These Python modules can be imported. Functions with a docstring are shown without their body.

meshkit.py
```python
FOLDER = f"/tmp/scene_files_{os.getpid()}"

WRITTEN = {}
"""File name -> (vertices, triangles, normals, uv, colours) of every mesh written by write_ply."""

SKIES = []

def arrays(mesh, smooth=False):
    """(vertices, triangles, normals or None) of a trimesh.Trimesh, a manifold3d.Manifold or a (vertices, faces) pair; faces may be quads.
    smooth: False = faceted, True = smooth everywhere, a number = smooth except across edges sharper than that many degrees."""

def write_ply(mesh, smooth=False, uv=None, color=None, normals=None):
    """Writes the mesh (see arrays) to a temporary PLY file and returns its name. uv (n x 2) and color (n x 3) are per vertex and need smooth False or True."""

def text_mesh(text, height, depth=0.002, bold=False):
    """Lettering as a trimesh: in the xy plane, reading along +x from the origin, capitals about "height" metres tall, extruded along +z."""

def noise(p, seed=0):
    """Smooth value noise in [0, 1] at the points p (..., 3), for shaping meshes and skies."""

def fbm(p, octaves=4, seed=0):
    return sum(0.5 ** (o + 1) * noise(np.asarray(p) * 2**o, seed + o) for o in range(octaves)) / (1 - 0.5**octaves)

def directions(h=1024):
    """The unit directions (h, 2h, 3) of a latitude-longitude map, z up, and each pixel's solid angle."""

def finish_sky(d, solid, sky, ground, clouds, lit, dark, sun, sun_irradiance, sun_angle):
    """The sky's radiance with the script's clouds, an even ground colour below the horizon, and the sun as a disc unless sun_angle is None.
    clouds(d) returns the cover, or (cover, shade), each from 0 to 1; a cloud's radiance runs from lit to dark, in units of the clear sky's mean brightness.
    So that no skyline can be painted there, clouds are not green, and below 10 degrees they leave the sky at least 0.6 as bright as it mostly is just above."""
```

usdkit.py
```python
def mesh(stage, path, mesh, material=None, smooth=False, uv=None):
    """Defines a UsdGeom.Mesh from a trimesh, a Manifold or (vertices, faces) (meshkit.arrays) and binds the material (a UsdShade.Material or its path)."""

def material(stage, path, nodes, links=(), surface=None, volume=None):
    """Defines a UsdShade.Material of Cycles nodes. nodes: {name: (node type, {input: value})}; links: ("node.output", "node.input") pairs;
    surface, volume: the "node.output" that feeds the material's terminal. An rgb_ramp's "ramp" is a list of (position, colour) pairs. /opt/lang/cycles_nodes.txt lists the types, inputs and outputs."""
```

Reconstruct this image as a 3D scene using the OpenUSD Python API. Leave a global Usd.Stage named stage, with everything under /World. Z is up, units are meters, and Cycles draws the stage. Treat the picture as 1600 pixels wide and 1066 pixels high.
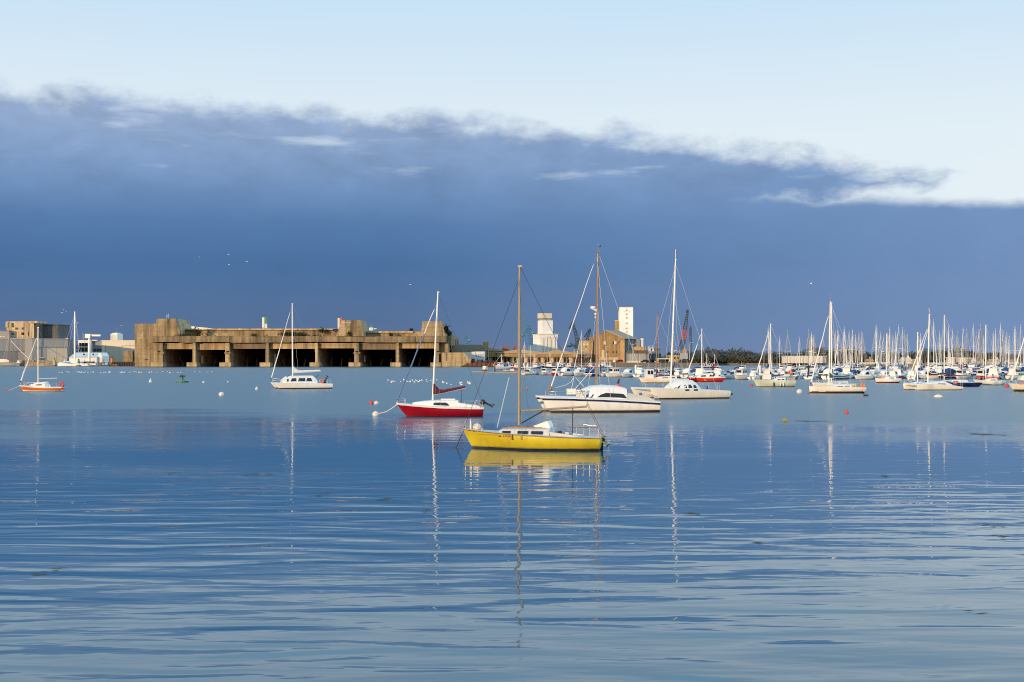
import math, random
import numpy as np
import trimesh
import usdkit, meshkit
from pxr import Usd, UsdGeom, UsdLux, UsdShade, Sdf, Gf, Vt

stage = Usd.Stage.CreateInMemory()
UsdGeom.SetStageUpAxis(stage, "Z")
UsdGeom.SetStageMetersPerUnit(stage, 1.0)
world = UsdGeom.Xform.Define(stage, "/World")
UsdGeom.Scope.Define(stage, "/World/Looks")

# ------------------------------------------------------------------ camera
F, HZ, H = 2000.0, 562.0, 4.1          # focal length in photo pixels, horizon row, eye height above the water
EXPOSURE = 0.0
cam = UsdGeom.Camera.Define(stage, "/World/camera")
cam.CreateHorizontalApertureAttr(36.0)
cam.CreateFocalLengthAttr(45.0)
cam.CreateVerticalApertureOffsetAttr(36.0 * (HZ - 533.0) / 1600.0)
cam.CreateExposureAttr(EXPOSURE)
cam.CreateClippingRangeAttr(Gf.Vec2f(0.1, 60000.0))
cam.AddTranslateOp().Set(Gf.Vec3d(0, 0, H))
cam.AddRotateXOp().Set(90.0)

# ------------------------------------------------------------------ sun and sky
SUN_EL, SUN_AZ = math.radians(7.0), math.radians(35.0)       # low sun behind the camera, to the left
sun_dir = np.array([-math.sin(SUN_AZ) * math.cos(SUN_EL), -math.cos(SUN_AZ) * math.cos(SUN_EL), math.sin(SUN_EL)])
sun = UsdLux.DistantLight.Define(stage, "/World/sun")
sun.CreateIntensityAttr(1.05)
sun.CreateAngleAttr(0.5)
sun.CreateNormalizeAttr(True)
sun.CreateColorAttr(Gf.Vec3f(1.0, 0.68, 0.38))
q = Gf.Rotation(Gf.Vec3d(0, 0, 1), Gf.Vec3d(*map(float, sun_dir)))
sun.AddTransformOp().Set(Gf.Matrix4d().SetRotate(q))

SKY = 0.12
def R3(stops):
    return [(p, (v, v, v)) for p, v in stops]
def MR(a, b, c, d, smooth=False):
    return ("map_range", {"range_type": "smoothstep" if smooth else "linear", "from_min": a, "from_max": b, "to_min": c, "to_max": d})
def MA(kind, **k):
    return ("math", {"math_type": kind, **k})
nodes = {
    "tc": ("texture_coordinate", {}), "nrm": ("vector_math", {"math_type": "normalize"}), "sep": ("separate_xyz", {}), "az": MA("arctan2"),
    "sky": ("sky_texture", {"sky_type": "single_scattering", "sun_disc": False, "sun_elevation": SUN_EL, "sun_rotation": math.atan2(sun_dir[0], sun_dir[1]), "altitude": 0.0, "air_density": 1.0, "aerosol_density": 1.0, "ozone_density": 1.0}),
    # cloud coordinates: azimuth (radians) and sine of elevation, stretched sideways
    "cv": ("combine_xyz", {"z": 3.7}), "el4": MA("multiply", value2=1.75),
    "n1": ("noise_texture", {"scale": 20.0, "detail": 9.0, "roughness": 0.60, "distortion": 0.05}),
    "n2": ("noise_texture", {"scale": 4.0, "detail": 3.0, "roughness": 0.5}),
    "n3": ("noise_texture", {"scale": 22.0, "detail": 8.0, "roughness": 0.58, "distortion": 0.3}),
    "cv2": ("combine_xyz", {"z": 9.1}), "el5": MA("multiply", value2=5.5),
    "n4": ("noise_texture", {"scale": 9.0, "detail": 6.0, "roughness": 0.55}),
    "n1c": MA("subtract", value2=0.5), "n2c": MA("subtract", value2=0.5),
    "w1": MA("multiply_add", value2=0.048), "w": MA("multiply_add", value2=0.030), "wl": MA("multiply_add", value2=0.016),
    "t_az": MR(-math.pi / 2, math.pi / 2, 0.0, 1.0),
    # the low deck: solid below its top line
    "lowtop": ("rgb_ramp", {"ramp": R3([(0, .17), (.38, .15), (.5, .131), (.54, .128), (.563, .1225), (.621, .1115), (.75, .09), (1, .03)])}),
    "lowd": MA("subtract"), "lowm": MR(-0.007, 0.005, 0.0, 1.0, True),
    # the ragged layer above it: centre and half thickness by azimuth
    "upc": ("rgb_ramp", {"ramp": R3([(0, .145), (.38, .146), (.44, .147), (.5, .143), (.532, .141), (.563, .1375), (.593, .136), (.604, .1345), (1, .13)])}),
    "uph": ("rgb_ramp", {"ramp": R3([(0, .155), (.38, .142), (.41, .143), (.44, .136), (.5, .131), (.532, .1275), (.563, .1175), (.585, .1055), (.602, .099), (.612, .085), (.66, .06), (1, 0)])}),
    "upd0": MA("subtract"), "upda": MA("absolute"), "upd": MA("subtract"), "upd2": MA("subtract", value2=0.1), "upm": MR(-0.013, 0.009, 0.0, 1.0, True),
    "hole": MR(0.54, 0.72, 0.0, 1.0, True), "holez": ("rgb_ramp", {"ramp": R3([(0, 0), (.52, 0), (.62, .42), (.80, .5), (1, .4)])}), "holek": MA("multiply"), "hole1": MA("subtract", value1=1.0),
    "upk": MA("multiply"), "cover": MA("maximum"),
    # colour of the cloud by height; lighter and greyer towards the right
    "cel": MR(0.0, 0.21, 0.0, 1.0), "celw": MA("multiply_add", value2=0.05),
    "ccol": ("rgb_ramp", {"ramp": [(0, (.125, .172, .290)), (.10, (.100, .168, .312)), (.35, (.072, .166, .352)), (.50, (.096, .204, .415)), (.62, (.160, .280, .500)), (.76, (.235, .350, .565)), (.90, (.31, .42, .62)), (1, (.38, .48, .67))]}),
    "rgt": MR(-0.10, 0.42, 0.0, 0.75), "rmix": ("mix_color", {"blend_type": "mix", "b": (.215, .335, .570)}),
    "motk": MR(0.10, 0.155, 0.12, .6, True), "n3c": MA("subtract", value2=0.5), "mota": MA("multiply"), "mot": MA("add", value2=1.0),
    "cs": ("vector_math", {"math_type": "scale"}), "csk": ("vector_math", {"math_type": "scale", "scale": 1.0 / SKY}),
    # thin bright veil high up over the physical sky
    "veil": ("mix_color", {"blend_type": "mix", "fac": 0.93}),
    "vtop": ("rgb_ramp", {"ramp": [(0, (.80, .885, .94)), (.16, (.80, .895, .955)), (.20, (.74, .86, .955)), (.275, (.585, .785, .97)), (.33, (.58, 1.02, 1.38)), (.5, (.56, .94, 1.24)), (1, (.50, .70, .94))]}),
    "vk": ("vector_math", {"math_type": "scale", "scale": 1.0 / SKY}),
    "mixc": ("mix_color", {"blend_type": "mix"}), "bg": ("background_shader", {"strength": SKY}),
}
links = [("tc.generated", "nrm.vector1"), ("nrm.vector", "sep.vector"), ("sep.x", "az.value1"), ("sep.y", "az.value2"),
    ("sep.z", "el4.value1"), ("az.value", "cv.x"), ("el4.value", "cv.y"), ("sep.z", "el5.value1"), ("az.value", "cv2.x"), ("el5.value", "cv2.y"),
    ("cv.vector", "n1.vector"), ("cv.vector", "n2.vector"), ("cv.vector", "n3.vector"), ("cv2.vector", "n4.vector"), ("n1.fac", "n1c.value1"), ("n2.fac", "n2c.value1"),
    ("n1c.value", "w1.value1"), ("sep.z", "w1.value3"), ("n2c.value", "w.value1"), ("w1.value", "w.value3"), ("n1c.value", "wl.value1"), ("sep.z", "wl.value3"),
    ("az.value", "t_az.value"), ("t_az.result", "lowtop.fac"), ("t_az.result", "upc.fac"), ("t_az.result", "uph.fac"),
    ("lowtop.color", "lowd.value1"), ("wl.value", "lowd.value2"), ("lowd.value", "lowm.value"),
    ("w.value", "upd0.value1"), ("upc.color", "upd0.value2"), ("upd0.value", "upda.value1"), ("uph.color", "upd2.value1"), ("upd2.value", "upd.value1"), ("upda.value", "upd.value2"), ("upd.value", "upm.value"),
    ("n4.fac", "hole.value"), ("sep.z", "cel.value"), ("cel.result", "holez.fac"), ("hole.result", "holek.value1"), ("holez.color", "holek.value2"), ("holek.value", "hole1.value2"),
    ("upm.result", "upk.value1"), ("hole1.value", "upk.value2"), ("lowm.result", "cover.value1"), ("upk.value", "cover.value2"),
    ("n1c.value", "celw.value1"), ("cel.result", "celw.value3"), ("celw.value", "ccol.fac"),
    ("az.value", "rgt.value"), ("rgt.result", "rmix.fac"), ("ccol.color", "rmix.a"),
    ("sep.z", "motk.value"), ("n3.fac", "n3c.value1"), ("n3c.value", "mota.value1"), ("motk.result", "mota.value2"), ("mota.value", "mot.value1"),
    ("rmix.result", "cs.vector1"), ("mot.value", "cs.scale"), ("cs.vector", "csk.vector1"),
    ("sep.z", "vtop.fac"), ("vtop.color", "vk.vector1"), ("vk.vector", "veil.b"),
    ("sky.color", "veil.a"), ("veil.result", "mixc.a"), ("csk.vector", "mixc.b"), ("cover.value", "mixc.fac"), ("mixc.result", "bg.color")]
sky_mat = usdkit.material(stage, "/World/Looks/sky", nodes, links, surface="bg.background")
dome = UsdLux.DomeLight.Define(stage, "/World/sky")
dome.CreateIntensityAttr(1.0)
UsdShade.MaterialBindingAPI.Apply(dome.GetPrim()).Bind(sky_mat)
dome.GetPrim().SetCustomDataByKey("kind", "structure")
# ------------------------------------------------------------------ helpers
random.seed(7)
rng = np.random.default_rng(7)
_names = {}

def numbered(parent, name):
    k = (str(parent), name)
    n = _names.get(k, 0)
    _names[k] = n + 1
    return name if n == 0 else f"{name}_{n:03d}"

def tag(prim, label=None, cat=None, group=None, kind=None):
    p = prim.GetPrim() if hasattr(prim, "GetPrim") else prim
    for k, v in (("label", label), ("category", cat), ("group", group), ("kind", kind)):
        if v:
            p.SetCustomDataByKey(k, v)
    return p

def place(x, loc, rz=0.0, scale=None):
    x.AddTranslateOp().Set(Gf.Vec3d(*map(float, loc)))
    x.AddRotateZOp().Set(math.degrees(rz))
    if scale is not None:
        x.AddScaleOp().Set(Gf.Vec3f(*([scale] * 3 if np.ndim(scale) == 0 else scale)))

def thing(name, label, cat, loc=(0, 0, 0), rz=0.0, group=None, scale=None):
    x = UsdGeom.Xform.Define(stage, "/World/" + numbered("/World", name))
    place(x, loc, rz, scale)
    return tag(x, label, cat, group)

def copy(src, label, cat, loc, rz=0.0, group=None, scale=None, name=None):
    x = UsdGeom.Xform.Define(stage, "/World/" + numbered("/World", name or src.GetName().rstrip("0123456789").rstrip("_")))
    x.GetPrim().GetReferences().AddInternalReference(src.GetPath())
    x.GetPrim().SetInstanceable(True)
    x.ClearXformOpOrder()
    place2(x, loc, rz, scale)
    return tag(x, label, cat, group)

def place2(x, loc, rz, scale):
    a = UsdGeom.Xformable(x)
    ops = [a.AddTranslateOp(opSuffix="c"), a.AddRotateZOp(opSuffix="c")]
    ops[0].Set(Gf.Vec3d(*map(float, loc))); ops[1].Set(math.degrees(rz))
    if scale is not None:
        o = a.AddScaleOp(opSuffix="c"); o.Set(Gf.Vec3f(*([scale] * 3 if np.ndim(scale) == 0 else scale))); ops.append(o)
    a.SetXformOpOrder(ops)

def proto(name):
    x = stage.CreateClassPrim("/World/" + name)
    x.SetTypeName("Xform")
    return x

def at(px, py, Y):
    return np.array([(px - 800.0) * Y / F, Y, H + (HZ - py) * Y / F])

def water_y(py):
    return F * H / (py - HZ)

class MB:
    def __init__(self):
        self.v, self.f, self.n = [], [], 0
    def add(self, v, f):
        v = np.asarray(v, float); f = np.asarray(f, int)
        if f.shape[1] == 4:
            f = np.vstack([f[:, [0, 1, 2]], f[:, [0, 2, 3]]])
        self.v.append(v); self.f.append(f + self.n); self.n += len(v)
        return self
    def mesh(self, m, T=None):
        m = m.copy()
        if T is not None:
            m.apply_transform(T)
        return self.add(m.vertices, m.faces)
    def box(self, x0, x1, y0, y1, z0, z1):
        x0, x1 = min(x0, x1), max(x0, x1); y0, y1 = min(y0, y1), max(y0, y1); z0, z1 = min(z0, z1), max(z0, z1)
        v = [(x, y, z) for z in (z0, z1) for y in (y0, y1) for x in (x0, x1)]
        return self.add(v, [(0, 2, 3, 1), (4, 5, 7, 6), (0, 1, 5, 4), (2, 6, 7, 3), (0, 4, 6, 2), (1, 3, 7, 5)])
    def prism(self, poly, y0, y1):
        """polygon in xz (convex or star-shaped about its first point), pushed from y0 to y1"""
        p = np.asarray(poly, float)
        a = 0.5 * np.sum(p[:, 0] * np.roll(p[:, 1], -1) - np.roll(p[:, 0], -1) * p[:, 1])
        if a < 0:
            p = p[::-1]
        n = len(p)
        v = [(x, y0, z) for x, z in p] + [(x, y1, z) for x, z in p]
        f = [(0, i, i + 1) for i in range(1, n - 1)] + [(n, n + i + 1, n + i) for i in range(1, n - 1)]
        for i in range(n):
            j = (i + 1) % n
            f += [(i, i + n, j + n), (i, j + n, j)]
        return self.add(v, f)
    def tube(self, pts, r, sides=6, cap=True):
        p = np.asarray(pts, float); m = len(p)
        r = np.broadcast_to(np.asarray(r, float), (m,))
        t = np.gradient(p, axis=0); t /= np.linalg.norm(t, axis=1, keepdims=True) + 1e-12
        up = np.where(np.abs(t[:, 2:]) < 0.9, [0, 0, 1.0], [1.0, 0, 0])
        a = np.cross(t, up); a /= np.linalg.norm(a, axis=1, keepdims=True) + 1e-12
        b = np.cross(t, a); th = np.arange(sides) * 2 * np.pi / sides
        v = p[:, None] + r[:, None, None] * (np.cos(th)[None, :, None] * a[:, None] + np.sin(th)[None, :, None] * b[:, None])
        f = []
        for i in range(m - 1):
            for j in range(sides):
                k = (j + 1) % sides
                f.append((i * sides + j, (i + 1) * sides + j, (i + 1) * sides + k, i * sides + k))
        self.add(v.reshape(-1, 3), f)
        if cap:
            for i, fl in ((0, False), (m - 1, True)):
                c = [(j) for j in range(sides)]
                tri = [(0, j, j + 1) for j in range(1, sides - 1)]
                if fl:
                    tri = [(a_, c_, b_) for a_, b_, c_ in tri]
                self.add(v[i], tri)
        return self
    def line(self, a, b, r, sides=4):
        return self.tube([a, b], r, sides, cap=False)
    def grid(self, P, flip=False):
        P = np.asarray(P, float); a, b = P.shape[:2]
        i, j = np.meshgrid(np.arange(a - 1), np.arange(b - 1), indexing="ij")
        q = np.stack([i * b + j, (i + 1) * b + j, (i + 1) * b + j + 1, i * b + j + 1], -1).reshape(-1, 4)
        if flip:
            q = q[:, ::-1]
        return self.add(P.reshape(-1, 3), q)
    def ball(self, c, r, sub=2, sq=(1, 1, 1)):
        m = trimesh.creation.icosphere(subdivisions=sub, radius=1.0)
        return self.add(m.vertices * np.asarray(sq) * r + np.asarray(c, float), m.faces)
    def cyl(self, c, r, h, n=12, r2=None):
        """upright cylinder or cone standing on c"""
        r2 = r if r2 is None else r2
        return self.tube([(c[0], c[1], c[2]), (c[0], c[1], c[2] + h)], [r, r2], n)
    def rot(self, rz=0, T=None):
        R = trimesh.transformations.rotation_matrix(rz, [0, 0, 1]) if T is None else T
        self.v = [trimesh.transform_points(x, R) for x in self.v]
        return self
    def build(self, name, m, parent=None, smooth=False, label=None):
        path = str(parent.GetPath()) if parent is not None else "/World"
        o = usdkit.mesh(stage, f"{path}/{numbered(path, name)}", (np.vstack(self.v), np.vstack(self.f)), m, smooth)
        if label:
            tag(o, label)
        return o.GetPrim()

# ------------------------------------------------------------------ materials
def plain(name, col, rough=0.5, metallic=0.0, spec=0.5, coat=0.0, var=0.12, scale=3.0, dirt=None, dirt_amt=0.0, streak=0.0, bump=0.0):
    """A painted or worn surface: the colour drifts in blotches, with optional dirt in vertical runs and a fine relief."""
    c = np.array(col, float)
    d = np.array(dirt if dirt is not None else c * 0.5, float)
    n = {"tc": ("texture_coordinate", {}),
         "n1": ("noise_texture", {"scale": scale, "detail": 5.0, "roughness": 0.6}),
         "r1": ("rgb_ramp", {"ramp": [(0.25, tuple(c * (1 - var))), (0.75, tuple(np.minimum(c * (1 + var), 0.95)))]}),
         "map": ("mapping", {"mapping_type": "point", "scale": (1.0, 1.0, 0.12)}),
         "n2": ("noise_texture", {"scale": scale * 2.2, "detail": 4.0, "roughness": 0.65}),
         "k": ("map_range", {"from_min": 0.50, "from_max": 0.74, "to_min": 0.0, "to_max": dirt_amt}),
         "mx": ("mix_color", {"blend_type": "mix", "b": tuple(d)}),
         "rr": ("map_range", {"from_min": 0.3, "from_max": 0.7, "to_min": max(rough - 0.08, 0.02), "to_max": min(rough + 0.1, 1.0)}),
         "p": ("principled_bsdf", {"metallic": metallic, "specular_ior_level": spec, "coat_weight": coat, "coat_roughness": 0.08})}
    l = [("tc.object", "n1.vector"), ("tc.object", "map.vector"), ("n1.fac", "r1.fac"), ("n2.fac", "k.value"), ("r1.color", "mx.a"), ("k.result", "mx.fac"),
         ("mx.result", "p.base_color"), ("n1.fac", "rr.value"), ("rr.result", "p.roughness")]
    l.append(("map.vector" if streak else "tc.object", "n2.vector"))
    if bump:
        n["b"] = ("bump", {"strength": 1.0, "distance": bump})
        l += [("n2.fac", "b.height"), ("b.normal", "p.normal")]
    return usdkit.material(stage, "/World/Looks/" + name, n, l, surface="p.BSDF")

def concrete(name, col, dark, scale=0.12, board=0.0, var=1.0):
    """Old weathered concrete: broad tone patches, vertical water stains, shutter-board lines and a rough face."""
    c, d = np.array(col, float), np.array(dark, float)
    n = {"g": ("geometry", {}),
         "n1": ("noise_texture", {"scale": scale * .55, "detail": 7.0, "roughness": 0.60}),
         "r1": ("rgb_ramp", {"ramp": [(0.28, tuple(c * (1 - .40 * var))), (0.46, tuple(c * (1 - .10 * var))), (0.60, tuple(c)), (0.78, tuple(np.minimum(c * (1 + .35 * var), 0.9)))]}),
         "map": ("mapping", {"mapping_type": "point", "scale": (1.0, 1.0, 0.055)}),
         "n2": ("noise_texture", {"scale": scale * 3.2, "detail": 5.0, "roughness": 0.62}),
         "k": ("map_range", {"from_min": 0.43, "from_max": 0.64, "to_min": 0.0, "to_max": .25 + .55 * var}),
         "mx": ("mix_color", {"blend_type": "mix", "b": tuple(d)}),
         "n3": ("noise_texture", {"scale": scale * 5, "detail": 6.0, "roughness": 0.7}),
         "k3": ("map_range", {"from_min": 0.3, "from_max": 0.7, "to_min": 1 - .22 * var, "to_max": 1 + .18 * var}),
         "sc": ("vector_math", {"math_type": "scale"}),
         "bmap": ("mapping", {"mapping_type": "point", "scale": (0.0, 0.0, 1.0)}),
         "oi": ("object_info", {}), "ok": ("map_range", {"from_min": 0.0, "from_max": 1.0, "to_min": 1 - .16 * var, "to_max": 1 + .12 * var}), "sc3": ("vector_math", {"math_type": "scale"}),
         "wv": ("wave_texture", {"wave_type": "bands", "bands_direction": "z", "profile": "saw", "scale": 0.42, "distortion": 0.15}),
         "wk": ("map_range", {"from_min": 0.0, "from_max": 0.08, "to_min": 1.0 - board, "to_max": 1.0}),
         "sc2": ("vector_math", {"math_type": "scale"}),
         "b": ("bump", {"strength": 0.8, "distance": 0.35}),
         "p": ("principled_bsdf", {"roughness": 0.92, "specular_ior_level": 0.2})}
    l = [("g.position", "n1.vector"), ("g.position", "map.vector"), ("map.vector", "n2.vector"), ("g.position", "n3.vector"), ("n1.fac", "r1.fac"),
         ("n2.fac", "k.value"), ("r1.color", "mx.a"), ("k.result", "mx.fac"), ("n3.fac", "k3.value"), ("mx.result", "sc.vector1"), ("k3.result", "sc.scale"),
         ("g.position", "bmap.vector"), ("bmap.vector", "wv.vector"), ("wv.fac", "wk.value"), ("sc.vector", "sc2.vector1"), ("wk.result", "sc2.scale"),
         ("sc2.vector", "sc3.vector1"), ("oi.random", "ok.value"), ("ok.result", "sc3.scale"), ("sc3.vector", "p.base_color"), ("n3.fac", "b.height"), ("b.normal", "p.normal")]
    return usdkit.material(stage, "/World/Looks/" + name, n, l, surface="p.BSDF")

def foliage(name, a, b):
    n = {"oi": ("geometry", {}), "n": ("noise_texture", {"scale": 0.35, "detail": 3.0}),
         "r": ("rgb_ramp", {"ramp": [(0.3, a), (0.7, b)]}),
         "p": ("principled_bsdf", {"roughness": 0.75, "specular_ior_level": 0.2}), "t": ("translucent_bsdf", {}), "m": ("mix_closure", {"fac": 0.25})}
    return usdkit.material(stage, "/World/Looks/" + name, n, [("oi.position", "n.vector"), ("n.fac", "r.fac"), ("r.color", "p.base_color"), ("r.color", "t.color"), ("p.BSDF", "m.closure1"), ("t.BSDF", "m.closure2")], surface="m.closure")

def flat(name, col, rough=0.5, metallic=0.0):
    return usdkit.material(stage, "/World/Looks/" + name, {"p": ("principled_bsdf", {"base_color": tuple(col), "roughness": rough, "metallic": metallic})}, [], surface="p.BSDF")

M = {}
M["hull_white"] = plain("white_gelcoat", (.78, .77, .73), .25, coat=.3, var=.05, scale=.9, dirt=(.42, .38, .28), dirt_amt=.35, streak=1)
M["hull_cream"] = plain("cream_gelcoat", (.78, .735, .62), .28, coat=.3, var=.05, scale=.9, dirt=(.45, .38, .24), dirt_amt=.3, streak=1)
M["deck_white"] = plain("deck_white", (.72, .71, .68), .5, var=.07, scale=2.5, dirt=(.4, .38, .33), dirt_amt=.35)
M["deck_grey"] = plain("deck_grey", (.50, .50, .46), .6, var=.08, scale=2.5, dirt=(.3, .28, .22), dirt_amt=.4)
M["scum_yellow"] = plain("yellow_scum_line", (.34, .31, .05), .6, var=.25, scale=2.0, dirt=(.10, .11, .04), dirt_amt=.8, streak=1)
M["scum_white"] = plain("pale_scum_line", (.60, .56, .42), .6, var=.18, scale=2.0, dirt=(.28, .27, .14), dirt_amt=.7, streak=1)
M["deck_old"] = plain("worn_deck_paint", (.50, .50, .49), .6, var=.12, scale=2.5, dirt=(.26, .24, .19), dirt_amt=.5)
M["yellow"] = plain("yellow_paint", (.55, .45, .02), .34, coat=.25, var=.10, scale=1.3, dirt=(.40, .26, .03), dirt_amt=.5, streak=1)
M["maroon"] = plain("red_gelcoat", (.27, .004, .016), .25, coat=.4, var=.08, scale=1.2, dirt=(.16, .01, .015), dirt_amt=.35, streak=1)
M["red"] = plain("red_paint", (.55, .035, .02), .35, var=.1, scale=1.0, dirt=(.3, .05, .03), dirt_amt=.35, streak=1)
M["orange"] = plain("orange_paint", (.66, .14, .015), .35, var=.1, scale=1.0, dirt=(.4, .12, .03), dirt_amt=.3, streak=1)
M["navy"] = plain("navy_paint", (.012, .022, .085), .25, coat=.3, var=.1, scale=1.0)
M["blue"] = plain("blue_paint", (.02, .12, .36), .4, var=.15, scale=1.0, dirt=(.05, .09, .15), dirt_amt=.5, streak=1)
M["pale_green"] = plain("pale_green_paint", (.50, .58, .48), .35, var=.06, scale=1.0, dirt=(.35, .34, .22), dirt_amt=.4, streak=1)
M["antifoul"] = plain("antifouling", (.030, .030, .030), .7, var=.3, scale=4, dirt=(.06, .07, .03), dirt_amt=.7)
M["antifoul_red"] = plain("red_antifouling", (.14, .025, .02), .7, var=.3, scale=4, dirt=(.06, .05, .03), dirt_amt=.7)
M["alu"] = plain("mast_aluminium", (.66, .62, .54), .38, metallic=.35, var=.06, scale=2.0)
M["alu_old"] = plain("dull_mast_aluminium", (.27, .23, .165), .5, metallic=.2, var=.12, scale=2.0, dirt=(.2, .17, .11), dirt_amt=.6)
M["wood"] = plain("varnished_wood", (.26, .125, .050), .45, coat=.2, var=.25, scale=1.5, dirt=(.12, .06, .03), dirt_amt=.7, streak=1)
M["white_mast"] = plain("white_mast_paint", (.80, .77, .70), .35, var=.04)
M["wire"] = flat("steel_wire", (.30, .30, .30), .4, .5)
M["wire_light"] = flat("pale_rope", (.66, .64, .60), .8)
M["rope"] = plain("dark_rope", (.045, .04, .035), .9)
M["steel"] = flat("stainless_steel", (.55, .55, .55), .25, .9)
M["glass"] = flat("dark_glass", (.014, .016, .020), .06)
M["glass_blue"] = flat("blue_glass", (.02, .035, .07), .08)
M["sail_white"] = plain("sail_cloth", (.74, .72, .68), .8, var=.05, scale=2, dirt=(.5, .47, .4), dirt_amt=.4, bump=.02)
M["sail_maroon"] = plain("maroon_canvas", (.085, .008, .018), .85, var=.25, scale=3, bump=.02)
M["sail_blue"] = plain("blue_canvas", (.012, .05, .17), .85, var=.25, scale=3, bump=.02)
M["sail_teal"] = plain("teal_canvas", (.012, .085, .13), .85, var=.25, scale=3, bump=.02)
M["jib_blue"] = plain("faded_blue_sunstrip", (.10, .17, .33), .8, var=.15, scale=3)
M["black"] = plain("black_plastic", (.018, .018, .020), .4, var=.2)
M["grey"] = plain("mid_grey_paint", (.30, .31, .32), .5, var=.1)
M["rubber"] = plain("grey_rubber", (.22, .23, .24), .6, var=.1)
M["buoy_white"] = plain("white_buoy", (.68, .64, .54), .6, var=.12, scale=5, dirt=(.22, .20, .12), dirt_amt=.8)
M["buoy_red"] = plain("red_buoy", (.52, .05, .03), .55, var=.15, scale=5, dirt=(.2, .06, .03), dirt_amt=.6)
M["buoy_orange"] = plain("orange_ring", (.75, .16, .03), .5, var=.1, scale=5)
M["buoy_yellow"] = plain("yellow_buoy", (.55, .38, .04), .6, var=.15, scale=5, dirt=(.12, .1, .03), dirt_amt=.9)
M["green"] = plain("green_paint", (.02, .20, .09), .5, var=.15)
M["pink"] = plain("faded_red_cowl", (.44, .10, .11), .5, var=.15)
M["feather"] = flat("gull_white", (.80, .78, .74), .8)
M["dark_feather"] = flat("dark_feather", (.03, .03, .032), .7)
M["letters"] = flat("black_lettering", (.03, .03, .035), .6)
M["fish"] = flat("gull_grey", (.38, .39, .41), .8)

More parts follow.
